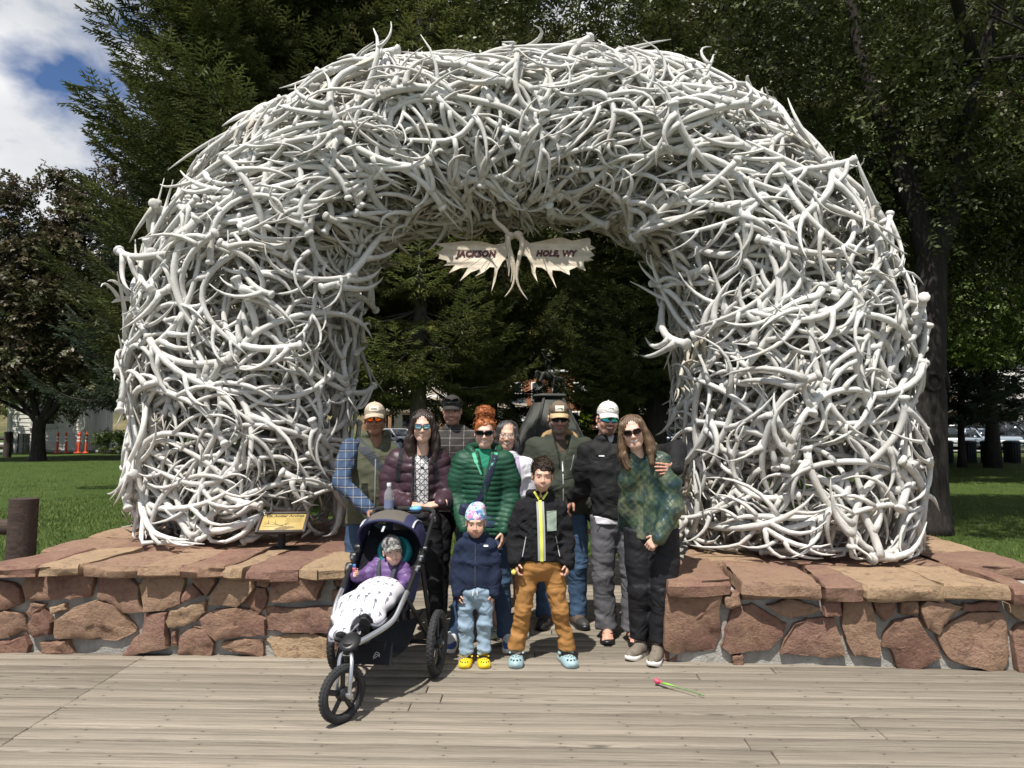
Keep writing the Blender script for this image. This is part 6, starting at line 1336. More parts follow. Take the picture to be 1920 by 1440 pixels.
S = SDF((-.12, -.13, -.1), (.12, .14, .26), .005); S.ell((0, .020, .052), (.083, .101, .094), .01); S.ell((0, -.105, -.035), (.066, .085, .09), .012, 'sub'); S.cut((0, -.2, -1), (0, .03, -.05)); S.ell((0, .03, .165), (.062, .060, .048), .02); S.disp(lambda Q: .007*nz3(Q, 5, 60, 3)); V, F = S.mesh(); b = MB(); b.add(fr(V), F); r = np.random.default_rng(4)
for i in range(330):
    u = unit(r.normal(size=3)); c0 = np.array([0, .03, .16]) if i < 210 else np.array([0, .02, .05]); rr = np.array([.060, .058, .046]) if i < 210 else np.array([.083, .10, .094])
    if i >= 210 and (u[2] < -.1 or (u[1] < -.3 and u[2] < .45)): continue
    p = c0+u*rr*.95; w = unit(np.cross(u, r.normal(size=3))); tt = np.linspace(0, 1, 8); rad = r.uniform(.010, .022); q = p+np.outer(np.sin(tt*4.6), w)*rad+np.outer(1-np.cos(tt*4.6), u)*rad*.75; b.tube(fr(q), np.linspace(.0035, .0012, 8), 3, cap=False)
b.obj('hair', H_red, P.root, smooth=True); glasses(P, fr, M_black, Ln_black, .031, .0215)
# ---- 6 man in olive jacket
P = Person('heavy bearded man in olive jacket with tan hood lining and brown cap, black sunglasses', .385, 5.88, .0)
fr = Frame(PX(P, 1048, 785, 5.84), .0, .12, .0, .96); st = tors(1.01, .88, .215, .212, .222, .215, .15, belly=.035, top=1.48, neck=.085)
aR = [(-.195, .015, 1.385), (-.25, .02, 1.25), (-.265, .02, 1.11), (-.24, -.10, .90)]; aL = [(.195, .015, 1.385), (.25, .02, 1.25), (.265, .03, 1.11), (.26, -.03, .86)]
P.skin(head_mesh(fr, dict(skin='ruddy', smile=.2, teeth=0, beard=((.135, .115, .10), 'full'), wide=1.12)))
for a, s in ((aR, -1), (aL, 1)): P.skin(hand_mesh(a[-1], (0, -.15, -1), (-s, 0, 0), 1 if s < 0 else -1, skin='ruddy'))
lg = legs5(.10, .89, (-.12, .13), (-.13, .14)); core_of(P, st, [aR, aL], 'ruddy', lg); P.done()
def ex(S):
    collar(S, (0, .05), .135, .10, 1.41, .034, .95, -.03, .03); S.cap((.01, -.085, 1.53), (.01, -.165, 1.24), .085, .012, .012, 'sub')
jacket(P, st, [aR, aL], [.092, .082, .074, .058], m=M_olive, extra=ex, wr=.007, wf=13)
S = SDF((-.2, -.2, 1.2), (.2, .2, 1.62), .008); collar(S, (0, .035), .118, .100, 1.465, .030, .62, -.045, .02); P.part(S, 'hood_lining', M_tan)
S = SDF((-.16, -.2, 1.2), (.16, .15, 1.5), .008); S.loft([(1.2, 0, -.01, .13, .125), (1.32, 0, -.005, .13, .10), (1.42, 0, .005, .10, .08), (1.46, 0, .01, .07, .07)], .02); P.part(S, 'shirt', M_brownsh)
J = P.f['jacket']; ribbon(P, J, 'zip', M_zip, [(.01, 1.29), (.012, .92)], .009); ribbon(P, J, 'chest_zip', M_zip, [(.10, 1.34), (.07, 1.22)], .006); ribbon(P, J, 'seam', M_vdark, [(.01, 1.15), (.20, 1.20)], .004)
trousers(P, (0, 0, .91), lg, [.115, .104, .084, .072, .066], M_denim2, .99, pel=(.18, .13, .13)); M_keen = mat('brown_trail_shoe', (.085, .058, .042), .8, .3, 30); M_keen2 = mat('dark_toe_cap', (.03, .028, .027), .6)
for s, a in ((-.13, -.25), (.14, .3)): shoe(P, (s, -.06, 0), a, 'boot', .30, .055, [M_keen, M_keen2, M_black])
cap_hat(P, fr, M_capb, M_caps, M_mesh, M_patch, .006, .066, 1.05, patch_size=(.072, .046), rows=MTN(M_pw)); glasses(P, fr, M_black, Ln_black, .033, .019, sport=True); short_hair(P, fr, H_short, 9, 180, .012, False, 1.0, -.03)
# ---- 7 man with white cap
P = Person('man with white cap, green mirrored sunglasses and grey trousers, arm round a woman', .775, 5.52, .0)
fr = Frame(PX(P, 1139, 787, 5.50), .10, .05, .06, .94); st = tors(1.0, .87, .185, .18, .195, .21, .128, lean=-.08, belly=.01, top=1.51)
eL = PX(P, 1268, 845, 5.26); wL = PX(P, 1266, 880, 4.97); aR = [(-.205, .02, 1.37), (-.235, .06, 1.22), (-.23, .10, 1.10), (-.30, .16, 1.02)]; aL = [(.14, .03, 1.38), (.30, .07, 1.34), eL, wL]
P.skin(head_mesh(fr, dict(skin='ruddy', smile=.8, teeth=.5, beard=((.085, .05, .035), 'goatee'), wide=1.04)))
P.skin(hand_mesh(wL, unit(np.array(PX(P, 1224, 878, 4.86))-wL), unit((.25, .9, -.1)), -1, (.12, .35, .3), .09, .98, 'ruddy', h=.0036)); P.skin(hand_mesh(aR[-1], (-.4, .3, -.8), (1, 0, 0), 1, skin='ruddy'))
lg = legs5(.09, .88, (-.10, .11), (-.075, .105), ky=(-.02, -.05), ay=(-.0, -.06)); core_of(P, st, [aR, aL], 'ruddy', lg)
P.skin(bare_foot((-.075, -.07, 0), -.15, 'ruddy', .27, side=-1)); P.skin(bare_foot((.105, -.14, 0), .05, 'ruddy', .27, side=1)); P.done()
def ex(S): collar(S, (-.04, .01), .085, .085, 1.465, .020, .6); S.cap((-.04, -.07, 1.53), (-.03, -.135, 1.36), .052, .008, .012, 'sub')
jacket(P, st, [aR, aL], [.078, .072, .066, .054], m=M_blackc, extra=ex, wr=.006)
S = SDF((-.3, -.2, .8), (.3, .2, 1.0), .009); S.loft([(.845, 0, 0, .18, .124), (.90, 0, 0, .18, .124)], .01); S.disp(wrinkle(.004, 20, 4)); P.part(S, 'undershirt', M_whites)
S = SDF((-.2, -.2, 1.3), (.15, .15, 1.56), .008); S.loft([(1.3, -.03, 0, .08, .10), (1.45, -.035, .005, .068, .075), (1.50, -.04, .01, .060, .060)], .02); P.part(S, 'shirt', M_greyz)
J = P.f['jacket']; ribbon(P, J, 'zip', M_blackp, [(-.03, 1.36), (-.0, .89)], .012, off=.006); ribbon(P, J, 'chest_logo', M_pw, [(-.135, 1.345), (-.095, 1.345)], .010, n=6)
trousers(P, (0, 0, .89), lg, [.102, .094, .080, .078, .080], M_greyp, .90, wr=.011, zcut=.07)
T_ = P.f['trousers']; ribbon(P, T_, 'fly_seam', M_strap, [(.0, .88), (.005, .76)], .008)
for s in (-1, 1): ribbon(P, T_, 'pocket_seam', M_strap, [(s*.10, .88), (s*.15, .79)], .005)
for (x_, y_, a, sd) in ((-.075, -.07, -.15, -1), (.105, -.14, .05, 1)): shoe(P, (x_, y_, 0), a, 'flip_flop', .285, .052, [M_black], side=sd)
cap_hat(P, fr, M_capw, M_capw, M_capw, M_pw, .004, .064, 1.06, patch_size=(.070, .046), rows=MTN(M_pw)); glasses(P, fr, M_black, Ln_green, .032, .0195, sport=True); short_hair(P, fr, H_short, 10, 200, .012, False, 1.0, -.04)
# ---- 8 woman in camouflage quilted jacket
P = Person('woman with long wavy brown hair in a green camouflage quilted jacket and loose black trousers', .955, 5.06, -.32)
fr = Frame(PX(P, 1187, 812, 4.98), .12, .0, -.20, .90); st = tors(.95, .80, .158, .136, .138, .148, .112, lean=-.13, top=1.45)
hL = PX(P, 1236, 1008, 4.86); aL = [PX(P, 1238, 868, 5.0), PX(P, 1256, 908, 4.97), PX(P, 1260, 952, 4.93), hL]; hR = PX(P, 1172, 985, 5.16); aR = [PX(P, 1190, 862, 5.02), PX(P, 1182, 905, 5.06), PX(P, 1180, 950, 5.10), hR]
P.skin(head_mesh(fr, dict(skin='fair', smile=1.0, teeth=.9, female=1, lips=(.55, .24, .2)))); 
P.skin(hand_mesh(hL, unit((-.6, -.1, -.55)), (.2, .9, -.2), -1, (.6, .8, .5), .04, .88, 'fair')); P.skin(hand_mesh(hR, unit((.3, -.1, -.9)), (.2, .9, -.2), 1, (.5, .7, .5), .04, .88, 'fair'))
lg = legs5(.092, .85, (-.075, .085), (-.10, .035), ky=(0, -.03), ay=(.03, -.03)); core_of(P, st, [aR, aL], 'fair', lg)
S = SDF((-.2, -.2, 0), (.2, .2, .2), .006)
for x_, y_ in ((-.10, .03), (.035, -.03)): S.chain([(x_, y_+.02, .05), (x_, y_+.02, .16)], [.034, .036], .01)
V, F = S.mesh(); P.skin((V, F, np.repeat([np.array(SK['fair'])], len(V), 0))); P.done()
def ex(S): collar(S, (-.055, .015), .078, .078, 1.43, .020, .45, .01); S.cap((-.06, -.20, 1.52), (-.05, -.17, 1.36), .04, .006, .02, 'sub')
jacket(P, st, [aR, aL], [.078, .074, .070, .056], m=M_camo, extra=ex, wr=.006, wf=14)
trousers(P, (.02, 0.01, .85), lg, [.100, .100, .090, .076, .058], M_blackp, .87, wr=.010, zcut=.11, pel=(.145, .098, .12))
M_slip = mat('taupe_slip_on', (.16, .135, .105), .85, .25, 40)
for (x_, y_, a) in ((-.10, -.03, -.35), (.035, -.10, -.10)): shoe(P, (x_, y_, 0), a, 'slip_on', .265, .048, [M_slip, M_white])
J = P.f['jacket']; ribbon(P, J, 'placket', M_camo, [(-.04, 1.33), (.0, .83)], .03, off=.006)
long_hair(P, fr, H_brown, .245, 12, -.5, 1.12, .75, .016, n=560); glasses(P, fr, mat('tortoise', (.03, .012, .008), .35), Ln_brown, .030, .022)
# ---- 9 boy in navy fleece
P = Person('small boy in navy fleece and pale blue trousers with a colourful beanie and yellow clogs', -.242, 4.95, .0)
fr = Frame(PX(P, 892, 981, 4.93), .0, .08, .0, .80); s9 = .60; st = [(.495, 0, 0, .118, .088), (.56, 0, 0, .120, .09), (.66, 0, 0, .112, .088), (.75, 0, 0, .108, .08), (.80, 0, .004, .092, .066), (.825, 0, .008, .07, .056), (.845, 0, .01, .055, .052)]
aR = [(-.090, .01, .765), (-.116, .015, .66), (-.124, .0, .56), (-.116, -.045, .46)]; aL = [(.090, .01, .765), (.116, .015, .66), (.124, .0, .56), (.118, -.03, .46)]
P.skin(head_mesh(fr, dict(skin='light', smile=.35, teeth=0, squint=.8), True))
P.skin(hand_mesh(aR[-1], (.25, -.1, -1), (1, .3, 0), 1, (.5, .7, .5), .04, .55, 'light')); P.skin(hand_mesh(aL[-1], (-.1, .0, -1), (-1, .3, 0), -1, (.4, .6, .5), .04, .55, 'light'))
lg = legs5(.062, .47, (-.066, .062), (-.060, .056), az=.07, ky=-.01); core_of(P, [(r[0], r[1], r[2], r[3], r[4]) for r in st], [aR, aL], 'light'); P.done()
def ex(S): collar(S, (0, .012), .068, .060, .832, .016, .42, .005); S.cap((0, -.13, .90), (0, -.10, .79), .028, .005, .01, 'sub')
jacket(P, st, [aR, aL], [.052, .048, .046, .038], h=.0075, k=.03, m=M_navy, extra=ex, wr=.005, wf=22)
trousers(P, (0, 0, .48), lg, [.058, .053, .048, .045, .046], M_ldenim, .53, h=.0075, wr=.009, pel=(.108, .082, .08), zcut=.055)
M_yclog = mat('yellow_clog', (.75, .55, .02), .5, .04)
for s, a in ((-.060, -.12), (.056, .15)): shoe(P, (s, -.055, 0), a, 'clog', .185, .038, [M_yclog])
J = P.f['jacket']; ribbon(P, J, 'zip', M_strap, [(.0, .79), (.0, .51)], .008); ribbon(P, J, 'chest_tag', M_pw, [(.055, .775), (.085, .772)], .010, n=6)
T_ = P.f['trousers']
for s in (-1, 1): ribbon(P, T_, 'drawstring', M_pw, [(s*.012, .488), (s*.016, .455)], .007, n=6)
t = NT('print_beanie'); vv = t.n('ShaderNodeTexVoronoi', {'Vector': t.map(t.co(), (1, 1, 1.5)), 'Scale': 30.0}); f = t.ramp(t.noise(t.co(), 38, 3, .6, 1.0), [(.44, 0.0), (.48, 1.0)]); sp = t.n('ShaderNodeSeparateColor', {0: vv.outputs['Color']})
c = t.ramp(sp.outputs[0], [(.0, (.10, .32, .55)), (.3, (.35, .55, .70)), (.5, (.62, .22, .45)), (.65, (.06, .12, .40)), (.8, (.45, .25, .60)), (.95, (.70, .70, .72))], 'CONSTANT'); t.set(t.mix(f, (.70, .70, .74), c), .9); M_bean = t.m
S = SDF((-.12, -.14, -.02), (.12, .15, .22), .005); S.ell((0, .014, .055), (.088, .108, .105), .01); S.ell((.02, .02, .135), (.055, .06, .035), .04); S.cut((0, .10, -1), (0, 0, .040)); S.disp(wrinkle(.003, 35, 3)); V, F = S.mesh(); P.part((fr(V), F), 'beanie', M_bean)
# ---- 10 boy in black sherpa fleece
P = Person('grinning boy in black fleece with bright yellow zip, brown trousers and pale blue clogs', .193, 5.0, .0)
fr = Frame(PX(P, 1017, 893, 4.96), .02, .05, .03, .84); st = [(.665, 0, 0, .152, .108), (.74, 0, 0, .154, .112), (.88, 0, 0, .146, .108), (1.0, 0, 0, .140, .098), (1.055, 0, .006, .118, .08), (1.09, 0, .01, .08, .066), (1.12, .0, .01, .062, .058)]
hR, hL = PX(P, 966, 1052, 4.93), PX(P, 1065, 1055, 4.95); aR = [(-.118, .012, 1.005), (-.152, .02, .89), (-.17, .01, .78), hR]; aL = [(.118, .012, 1.005), (.150, .02, .89), (.17, .01, .78), hL]
P.skin(head_mesh(fr, dict(skin='light', smile=.9, teeth=.35, squint=.9, brow=(.05, .03, .02)), True))
P.skin(hand_mesh(hR, (.1, -.25, -.95), (.9, .3, 0), 1, (.45, .7, .5), .05, .74, 'light')); P.skin(hand_mesh(hL, (-.08, -.25, -.95), (-.9, .3, 0), -1, (.6, .9, .6), .04, .72, 'light'))
lg = legs5(.082, .62, (-.115, .125), (-.165, .175), az=.085, ky=-.02, ay=-.0); core_of(P, st, [aR, aL], 'light', lg); P.done()
def ex(S): collar(S, (0, .012), .074, .068, 1.105, .022, .38, .0); S.cap((0, -.16, 1.2), (0, -.125, 1.06), .038, .006, .01, 'sub')
jacket(P, st, [aR, aL], [.064, .060, .057, .050], h=.008, m=M_sherpa, extra=ex, wr=.006, wf=40, k=.035)
trousers(P, (0, 0, .64), lg, [.076, .066, .057, .053, .056], M_brownp, .70, h=.008, wr=.011, pel=(.132, .098, .09), zcut=.07)
J = P.f['jacket']; o = ribbon(P, J, 'zip_placket', M_greyz, [(-.006, 1.06), (.0, .90), (.004, .675)], .050, off=.006, th=.01); ribbon(P, J, 'zip', M_yellow, [(-.006, 1.07), (.0, .90), (.004, .672)], .020, o, off=.011, th=.01)
ribbon(P, J, 'chest_pocket', M_sage, [(.070, 1.0), (.072, .87)], [.066]*6+[.064]*6, off=.006, th=.01, n=12)
for s in (-1, 1): ribbon(P, J, 'pocket_piping', M_greyz, [(s*.100, .83), (s*.124, .70)], .006, off=.006); ribbon(P, J, 'collar_lining', M_yellow, [(s*.012, 1.075), (s*.045, 1.125)], .014, off=.006, n=6)
M_bclog = mat('pale_blue_clog', (.30, .43, .46), .55, .04)
for (x_, a) in ((-.165, -.05), (.175, .25)): shoe(P, (x_, -.08, 0), a, 'clog', .235, .047, [M_bclog])
short_hair(P, fr, H_boy, 14, 1500, .040, True, 1.03, -.02, up=.35)
tb = MB(); c_ = at(963, 1073, 4.90); tb.sphere((0, 0, 0), .017, 12, 8); tb.tube([(.0, .0, .016), (.004, 0, .024)], [.004, .002], 6); o = tb.obj('toy_ball', mat('yellow_toy', (.75, .68, .12), .5)); o.location = c_; tag(o, 'tiny yellow ball held in the fingers of the boy in black fleece', 'toy ball')
# ================================================================ jogging stroller
M_tyre = mat('tyre_rubber', (.022, .022, .024), .75, .2, 20, .4, 90); M_rim = mat('black_rim', (.016, .016, .018), .35, .1); M_alu = mat('silver_tube', (.50, .51, .53), .32, .06, metal=.85)
M_snavy = cloth('indigo_canopy', (.035, .038, .095), .7, .12, 8, .3, 140, .25); M_staupe = cloth('taupe_canopy', (.105, .095, .082), .75, .1, 8, .3, 140, .25); M_seat = cloth('black_seat_fabric', (.014, .015, .02), .8, .15); M_net = cloth('grey_basket_mesh', (.04, .04, .044), .85)
M_refl = mat('reflective_piping', (.45, .46, .48), .3, .05)
SR = R_(-8.8)
ST = thing('jogging_stroller', 'three-wheeled black and indigo jogging stroller with silver front frame and a baby aboard', 'stroller', (-.786, 4.75, 0), SR)
def wheel(root, c, R, wd, rot, spokes=5):
    w = bpy.data.objects.new('wheel', None); COL.objects.link(w); w.parent = root; w.location = c; w.rotation_euler = rot   # axle along local x
    Rx = roty(math.pi/2)
    m = MB(); a = np.linspace(0, 2*np.pi, 14); m.lathe([(R-wd*.5+wd*.5*math.cos(q)*1.0, wd*.5*math.sin(q)) for q in a], sides=44, rot=Rx)
    for i in range(44):
        for s in (-1, 1):
            q = 2*np.pi*(i+.5*(s > 0))/44; cR = R-wd*.05; m.box((s*wd*.20, cR*math.cos(q), cR*math.sin(q)), (wd*.30, .016, .004), rotx(q-math.pi/2), .002)
    m.obj('tyre', M_tyre, w)
    m = MB(); m.lathe([(R-wd*.95, -.013), (R-wd*.70, -.016), (R-wd*.62, 0), (R-wd*.70, .016), (R-wd*.95, .013), (R-wd*1.05, 0), (R-wd*.95, -.013)], sides=40, rot=Rx)
    for i in range(spokes):
        q = 2*np.pi*i/spokes+.3; d = np.array([0, math.cos(q), math.sin(q)]); m.box(d*(R-wd*.9)*.5, (.016, .030, R-wd*.9), rotx(q-math.pi/2), .006)
    m.lathe([(.0, -.032), (.018, -.032), (.034, -.02), (.040, 0), (.034, .02), (.018, .032), (0, .032)], sides=20, rot=Rx); m.obj('rim', M_rim, w)
    m = MB(); m.lathe([(0, -.044), (.010, -.042), (.011, .042), (0, .044)], sides=12, rot=Rx); m.obj('axle', M_alu, w); return w
for s in (-1, 1): wheel(ST, (s*.318, 0, .200), .200, .050, (0, 0, 0))
FW = np.array([.012, -.80, .150]); swv = R_(-27)
wheel(ST, FW, .150, .046, (0, 0, swv))
def part(m, name, mt, parent=None, **k):
    if name not in ('fork', 'headset_cover'): m.xf(lambda v: v*np.array([.88, 1, 1])+np.array([.01, 0, 0]))
    return m.obj(name, mt, parent or ST, **k)
nk = np.array([0.012, -.725, .365]); ax = rotz(swv)
m = MB()
for s in (-1, 1): m.tube(smooth_path(np.array([nk+[0, .0, -.02]+ax @ np.array([s*.018, 0, 0]), nk+[0, -.03, -.045]+ax @ np.array([s*.045, 0, 0]), FW+ax @ np.array([s*.050, .01, .09]), FW+ax @ np.array([s*.052, 0, 0])]), 12), .011, 8)
for s in (-1, 1): m.lathe([(0, -.012), (.016, -.010), (.016, .010), (0, .012)], FW+ax @ np.array([s*.056, 0, 0]), 12, rotz(swv) @ roty(math.pi/2))
part(m, 'fork', M_alu)
m = MB(); m.sphere(nk+[0, .02, .028], (.060, .070, .020), 16, 10, rot=rotx(.5)); m.box(nk+[0, .03, .018], (.10, .10, .03), rotx(.5), .012); m.lathe([(0, -.06), (.020, -.06), (.026, -.02), (.034, .02), (.03, .04)], nk+[0, .0, -.01], 14); m.box(nk+[0, -.005, -.035], (.06, .05, .022), None, .008); part(m, 'headset_cover', M_black)
m = MB()
for s in (-1, 1): m.tube(smooth_path(np.array([nk+[s*.04, .04, .02], (s*.150, -.56, .425), (s*.205, -.49, .465), (s*.225, -.40, .53), (s*.232, -.30, .585)]), 18), .0165, 10)
part(m, 'front_frame', M_alu)
m = MB()
for s in (-1, 1):
    m.tube(smooth_path(np.array([(s*.232, -.31, .58), (s*.238, -.18, .665), (s*.240, -.06, .735), (s*.240, .06, .81)]), 12), .019, 8)
    m.tube(smooth_path(np.array([(s*.245, -.04, .70), (s*.262, .0, .50), (s*.29, .01, .33), (s*.30, 0, .20)]), 12), .017, 8); m.tube([(s*.232, -.34, .56), (s*.25, -.16, .40), (s*.285, -.02, .24)], .014, 8)
    m.tube(smooth_path(np.array([(s*.240, .06, .81), (s*.242, .16, .89), (s*.240, .245, .955)]), 8), .016, 8)
m.tube([(-.33, 0, .20), (.33, 0, .20)], .014, 8); part(m, 'side_frame', M_black)
for s in (-1, 1):
  m = MB()
  if 1:
    for (y, z, r) in ((-.07, .735, .030), (-.145, .69, .022), (.00, .78, .024)): m.lathe([(0, -.022), (r*.9, -.022), (r, -.012), (r, .012), (r*.9, .022), (0, .022)], (s*.252, y, z), 14, roty(math.pi/2))
  part(m, 'fold_hub', M_black)
m = MB()
for s in (-1, 1): m.tube([(s*.252, -.115, .722), (s*.254, -.06, .755)], .012, 8); m.tube([(s*.252, -.165, .692), (s*.252, -.19, .675)], .012, 8)
part(m, 'buckle', M_alu)
m = MB(); h = smooth_path(np.array([(-.240, .245, .955), (-.232, .275, .985), (-.18, .29, 1.0), (0, .295, 1.0), (.18, .29, 1.0), (.232, .275, .985), (.240, .245, .955)]), 28); m.tube(h, .0175, 10); part(m, 'handlebar', mat('foam_grip', (.02, .02, .021), .9, .2, 40, .4))
m = MB(); m.tube([(.232, .262, .962), (.246, .235, .935)], .0205, 12); part(m, 'grip_end', M_alu)
m = MB(); m.box((0, .235, .955), (.40, .10, .055), rotx(-.15), .02); m.box((-.10, .235, .984), (.10, .085, .012), rotx(-.15), .005); m.box((.10, .235, .984), (.10, .085, .012), rotx(-.15), .005); part(m, 'parent_console', M_seat)
# seat tub
G = []
for u in np.linspace(0, 1, 22):
    y, z = np.interp(u, [0, .3, .42, .55, .8, 1], [-.60, -.34, -.20, -.10, .04, .13]), np.interp(u, [0, .3, .42, .55, .8, 1], [.36, .44, .42, .50, .72, .88]); w = np.interp(u, [0, .25, .5, 1], [.11, .20, .215, .20]); G.append([(x, y+.03*(abs(x)/w)**4*0, z+.13*(abs(x)/w)**6*np.interp(u, [0, .2, .5, 1], [.3, .7, 1.2, .3])) for x in np.linspace(-w, w, 17)])
m = MB(); m.sheet(np.array(G), (0, .004, -.012)); part(m, 'seat', M_seat, smooth=True)
for s in (-1, 1):
    A = np.array([(s*.235, -.30, .575), (s*.24, -.18, .66), (s*.243, -.06, .735), (s*.243, .08, .82), (s*.24, .15, .88)]); B = np.array([(s*.205, -.30, .46), (s*.215, -.18, .47), (s*.215, -.08, .53), (s*.21, .05, .72), (s*.20, .13, .86)]); A, B = smooth_path(A, 14), smooth_path(B, 14)
    m = MB(); m.sheet(np.array([A, (A+B)/2+[s*.012, 0, 0], B]), (s*.006, 0, 0)); part(m, 'side_panel', M_snavy, smooth=True)
# canopy: bows pivot at the hubs
def bow(th, R, u):
    x = .235*np.sin(u*np.pi/2)*(1-.0*np.abs(u)); q = np.cos(u*np.pi/2)**.55; return np.stack([x, .03-.0+R*q*math.cos(th), .755+R*q*math.sin(th)*1.0], -1)
us = np.linspace(-1, 1, 27); ths = np.linspace(R_(58), R_(142), 17); ths = np.linspace(R_(128), R_(52), 17)
Gc = np.array([bow(t_, .27+.012*math.cos(3*(t_-1)), us) for t_ in ths])
Gc[..., 1] = .10-(Gc[..., 1]-.03)*-1*-1*1.0 if False else Gc[..., 1]
Gc[..., 1] = .03-(Gc[..., 1]-.03)                       # open towards the front of the stroller (-y)
V = Gc.reshape(-1, 3)
def seg(a, b, name, mt):
    m = MB(); m.sheet(Gc[:, a:b+1], (0, 0, -.004)); return part(m, name, mt, smooth=True)
seg(8, 18, 'canopy_top', M_staupe); seg(0, 8, 'canopy_side', M_snavy); seg(18, 26, 'canopy_side', M_snavy)
m = MB(); m.tube(Gc[-1], .009, 8); part(m, 'canopy_bow', M_snavy)
for a in (5, 21):
    m = MB(); q = Gc[4:, a]+[0, 0, .006]; m.tube(q, .0085, 6, flat=.5); part(m, 'canopy_piping', M_refl)
m = MB(); m.box((0, -.16, .925), (.018, .05, .006), rotx(.6), .002); part(m, 'canopy_tab', M_refl)
# under-seat basket
G = []
for u in np.linspace(0, 1, 9): G.append([(x, -.50+.50*u, .33-.14*np.sin(np.pi*min(1, u*1.1))-.015*np.cos(x*7)+.07*(abs(x)/.25)**4) for x in np.linspace(-.25*(.55+.45*u), .25*(.55+.45*u), 13)])
m = MB(); m.sheet(np.array(G), (0, 0, .006)); part(m, 'basket', M_net, smooth=True)
m = MB(); m.sheet(np.array([[(x, -.505+.02*abs(x), z) for x in np.linspace(-.15, .20, 9)] for z in np.linspace(.21, .34, 4)]), (0, .006, 0)); part(m, 'basket_front', M_seat, smooth=True)
lg_ = MB(); q = np.array([(-.022, -.515, .255), (.0, -.515, .285), (.022, -.515, .270), (.004, -.515, .262), (-.010, -.515, .25)])+[.10, 0, 0]; lg_.tube(smooth_path(q, 14), .0022, 5); lg_.tube(smooth_path(q[:3]+[.0, 0, -.012], 8), .0018, 5); part(lg_, 'basket_emblem', M_refl)
# things on the console
def SL(p): R = rotz(SR); return R @ np.array(p)+np.array([-.786, 4.75, 0])
b = MB(); 
t = NT('clear_bottle'); t.set((.78, .80, .84), .12, Transmission_Weight=.82, IOR=1.25); Mb = t.m
b.lathe([(0, 0), (.030, 0), (.033, .006), (.033, .04), (.031, .05), (.033, .06), (.033, .105), (.030, .125), (.016, .150), (.0135, .160), (.0135, .170)], sides=20); bo = b.obj('water_bottle', Mb, smooth=True); bo.location = SL((-.085, .235, .990)); tag(bo, 'clear plastic water bottle standing in the stroller console', 'bottle')
b = MB(); b.lathe([(.0, .190), (.0145, .189), (.0155, .186), (.0155, .166), (0, .166)], sides=16); b.obj('bottle_cap', mat('bottle_cap', (.62, .64, .68), .5), bo); b = MB(); b.lathe([(.0338, .02), (.0338, .075)], sides=20); b.obj('bottle_label', mat('bottle_blue', (.16, .19, .30), .4), bo, smooth=True)
b = MB(); S = SDF((-.06, -.05, -.03), (.06, .05, .05), .006); S.ell((0, 0, .008), (.042, .030, .018), .01); S.ell((.012, 0, .018), (.022, .02, .012), .01); V, F = S.mesh(); b.add(V, F); o = b.obj('wipes_pouch', mat('sky_blue_pouch', (.12, .36, .62), .5), smooth=True); o.location = SL((.105, .225, 1.0)); tag(o, 'small sky-blue pouch lying on the right end of the stroller console', 'pouch')
# ---------------------------------------------------------------- baby in the stroller
B = Person('baby in a grey checked cap and purple puffer jacket under a white printed blanket', -.786, 4.75, SR, z=0.0); B.root.location = (-.786, 4.75, 0)
M_purp = cloth('purple_puffer', (.13, .075, .20), .45, .15, 8, .2, 80, .2); M_tealh = cloth('teal_hood', (.02, .22, .24), .6)
t = NT('grey_check_cap'); ck = t.n('ShaderNodeTexChecker', {'Vector': t.map(t.co(), (1, 1, 1), (0, 0, .5)), 'Scale': 46.0, 'Color1': (.30, .29, .28, 1), 'Color2': (.13, .125, .12, 1)}); t.set(ck.outputs[0], .9); M_gcap = t.m
t = NT('printed_blanket'); mv = t.map(t.co(), (1, 1, 1), (.6, 0, 0)); br = t.n('ShaderNodeTexVoronoi', {'Vector': t.map(mv, (19, 19, 19)), 'Scale': 1.0, 'Randomness': .35}); d_ = t.n('ShaderNodeVectorMath', {0: t.map(mv, (19, 19, 19)), 1: br.outputs['Position']}, operation='SUBTRACT'); sp = t.n('ShaderNodeSeparateXYZ', {0: d_.outputs[0]})
a1 = t.math('MULTIPLY', t.math('LESS_THAN', t.math('ABSOLUTE', sp.outputs[0]), .055), t.math('LESS_THAN', t.math('ABSOLUTE', sp.outputs[1]), .26)); a2 = t.math('MULTIPLY', t.math('LESS_THAN', t.math('ABSOLUTE', t.math('SUBTRACT', sp.outputs[1], .12)), .09), t.math('LESS_THAN', t.math('ABSOLUTE', sp.outputs[0]), .17))
t.set(t.mix(t.math('MULTIPLY', t.math('MAXIMUM', a1, a2), .85), (.58, .57, .60), (.06, .065, .10)), .9); M_blank = t.m
fr = Frame((.035, -.05, .770), .45, -.02, -.18, .72)
B.skin(head_mesh(fr, dict(skin='fair', smile=.1, teeth=0, squint=.4, brow=(.2, .12, .08), lips=(.5, .22, .2)), True))
hl = [(.09, -.02, .66), (.145, -.08, .58), (.135, -.165, .585)]; hr = [(-.085, -.02, .66), (-.15, -.08, .60), (-.155, -.19, .635)]
B.skin(hand_mesh(hl[-1], (-.3, -.9, -.1), (0, .2, -1), -1, (.5, .6, .5), .04, .48, 'fair')); B.skin(hand_mesh(hr[-1], (.1, -.8, .5), (.9, 0, .1), 1, (.9, 1.0, .6), .03, .48, 'fair'))
S = SDF((-.2, -.3, .4), (.2, .1, .8), .018); S.ell((0, .0, .60), (.07, .07, .12), .03); V, F = S.mesh(); B.b.add(V, F); B.bc.append(np.repeat([SK['fair']], len(V), 0)); B.done()
S = SDF((-.24, -.28, .42), (.24, .14, .82), .007); S.ell((.0, .0, .60), (.115, .095, .13), .02); S.ell((0, -.02, .50), (.11, .10, .09), .03)
for a in (hl, hr): S.chain(a, [.052, .046, .034], .012, rip=(.036, .007, 0))
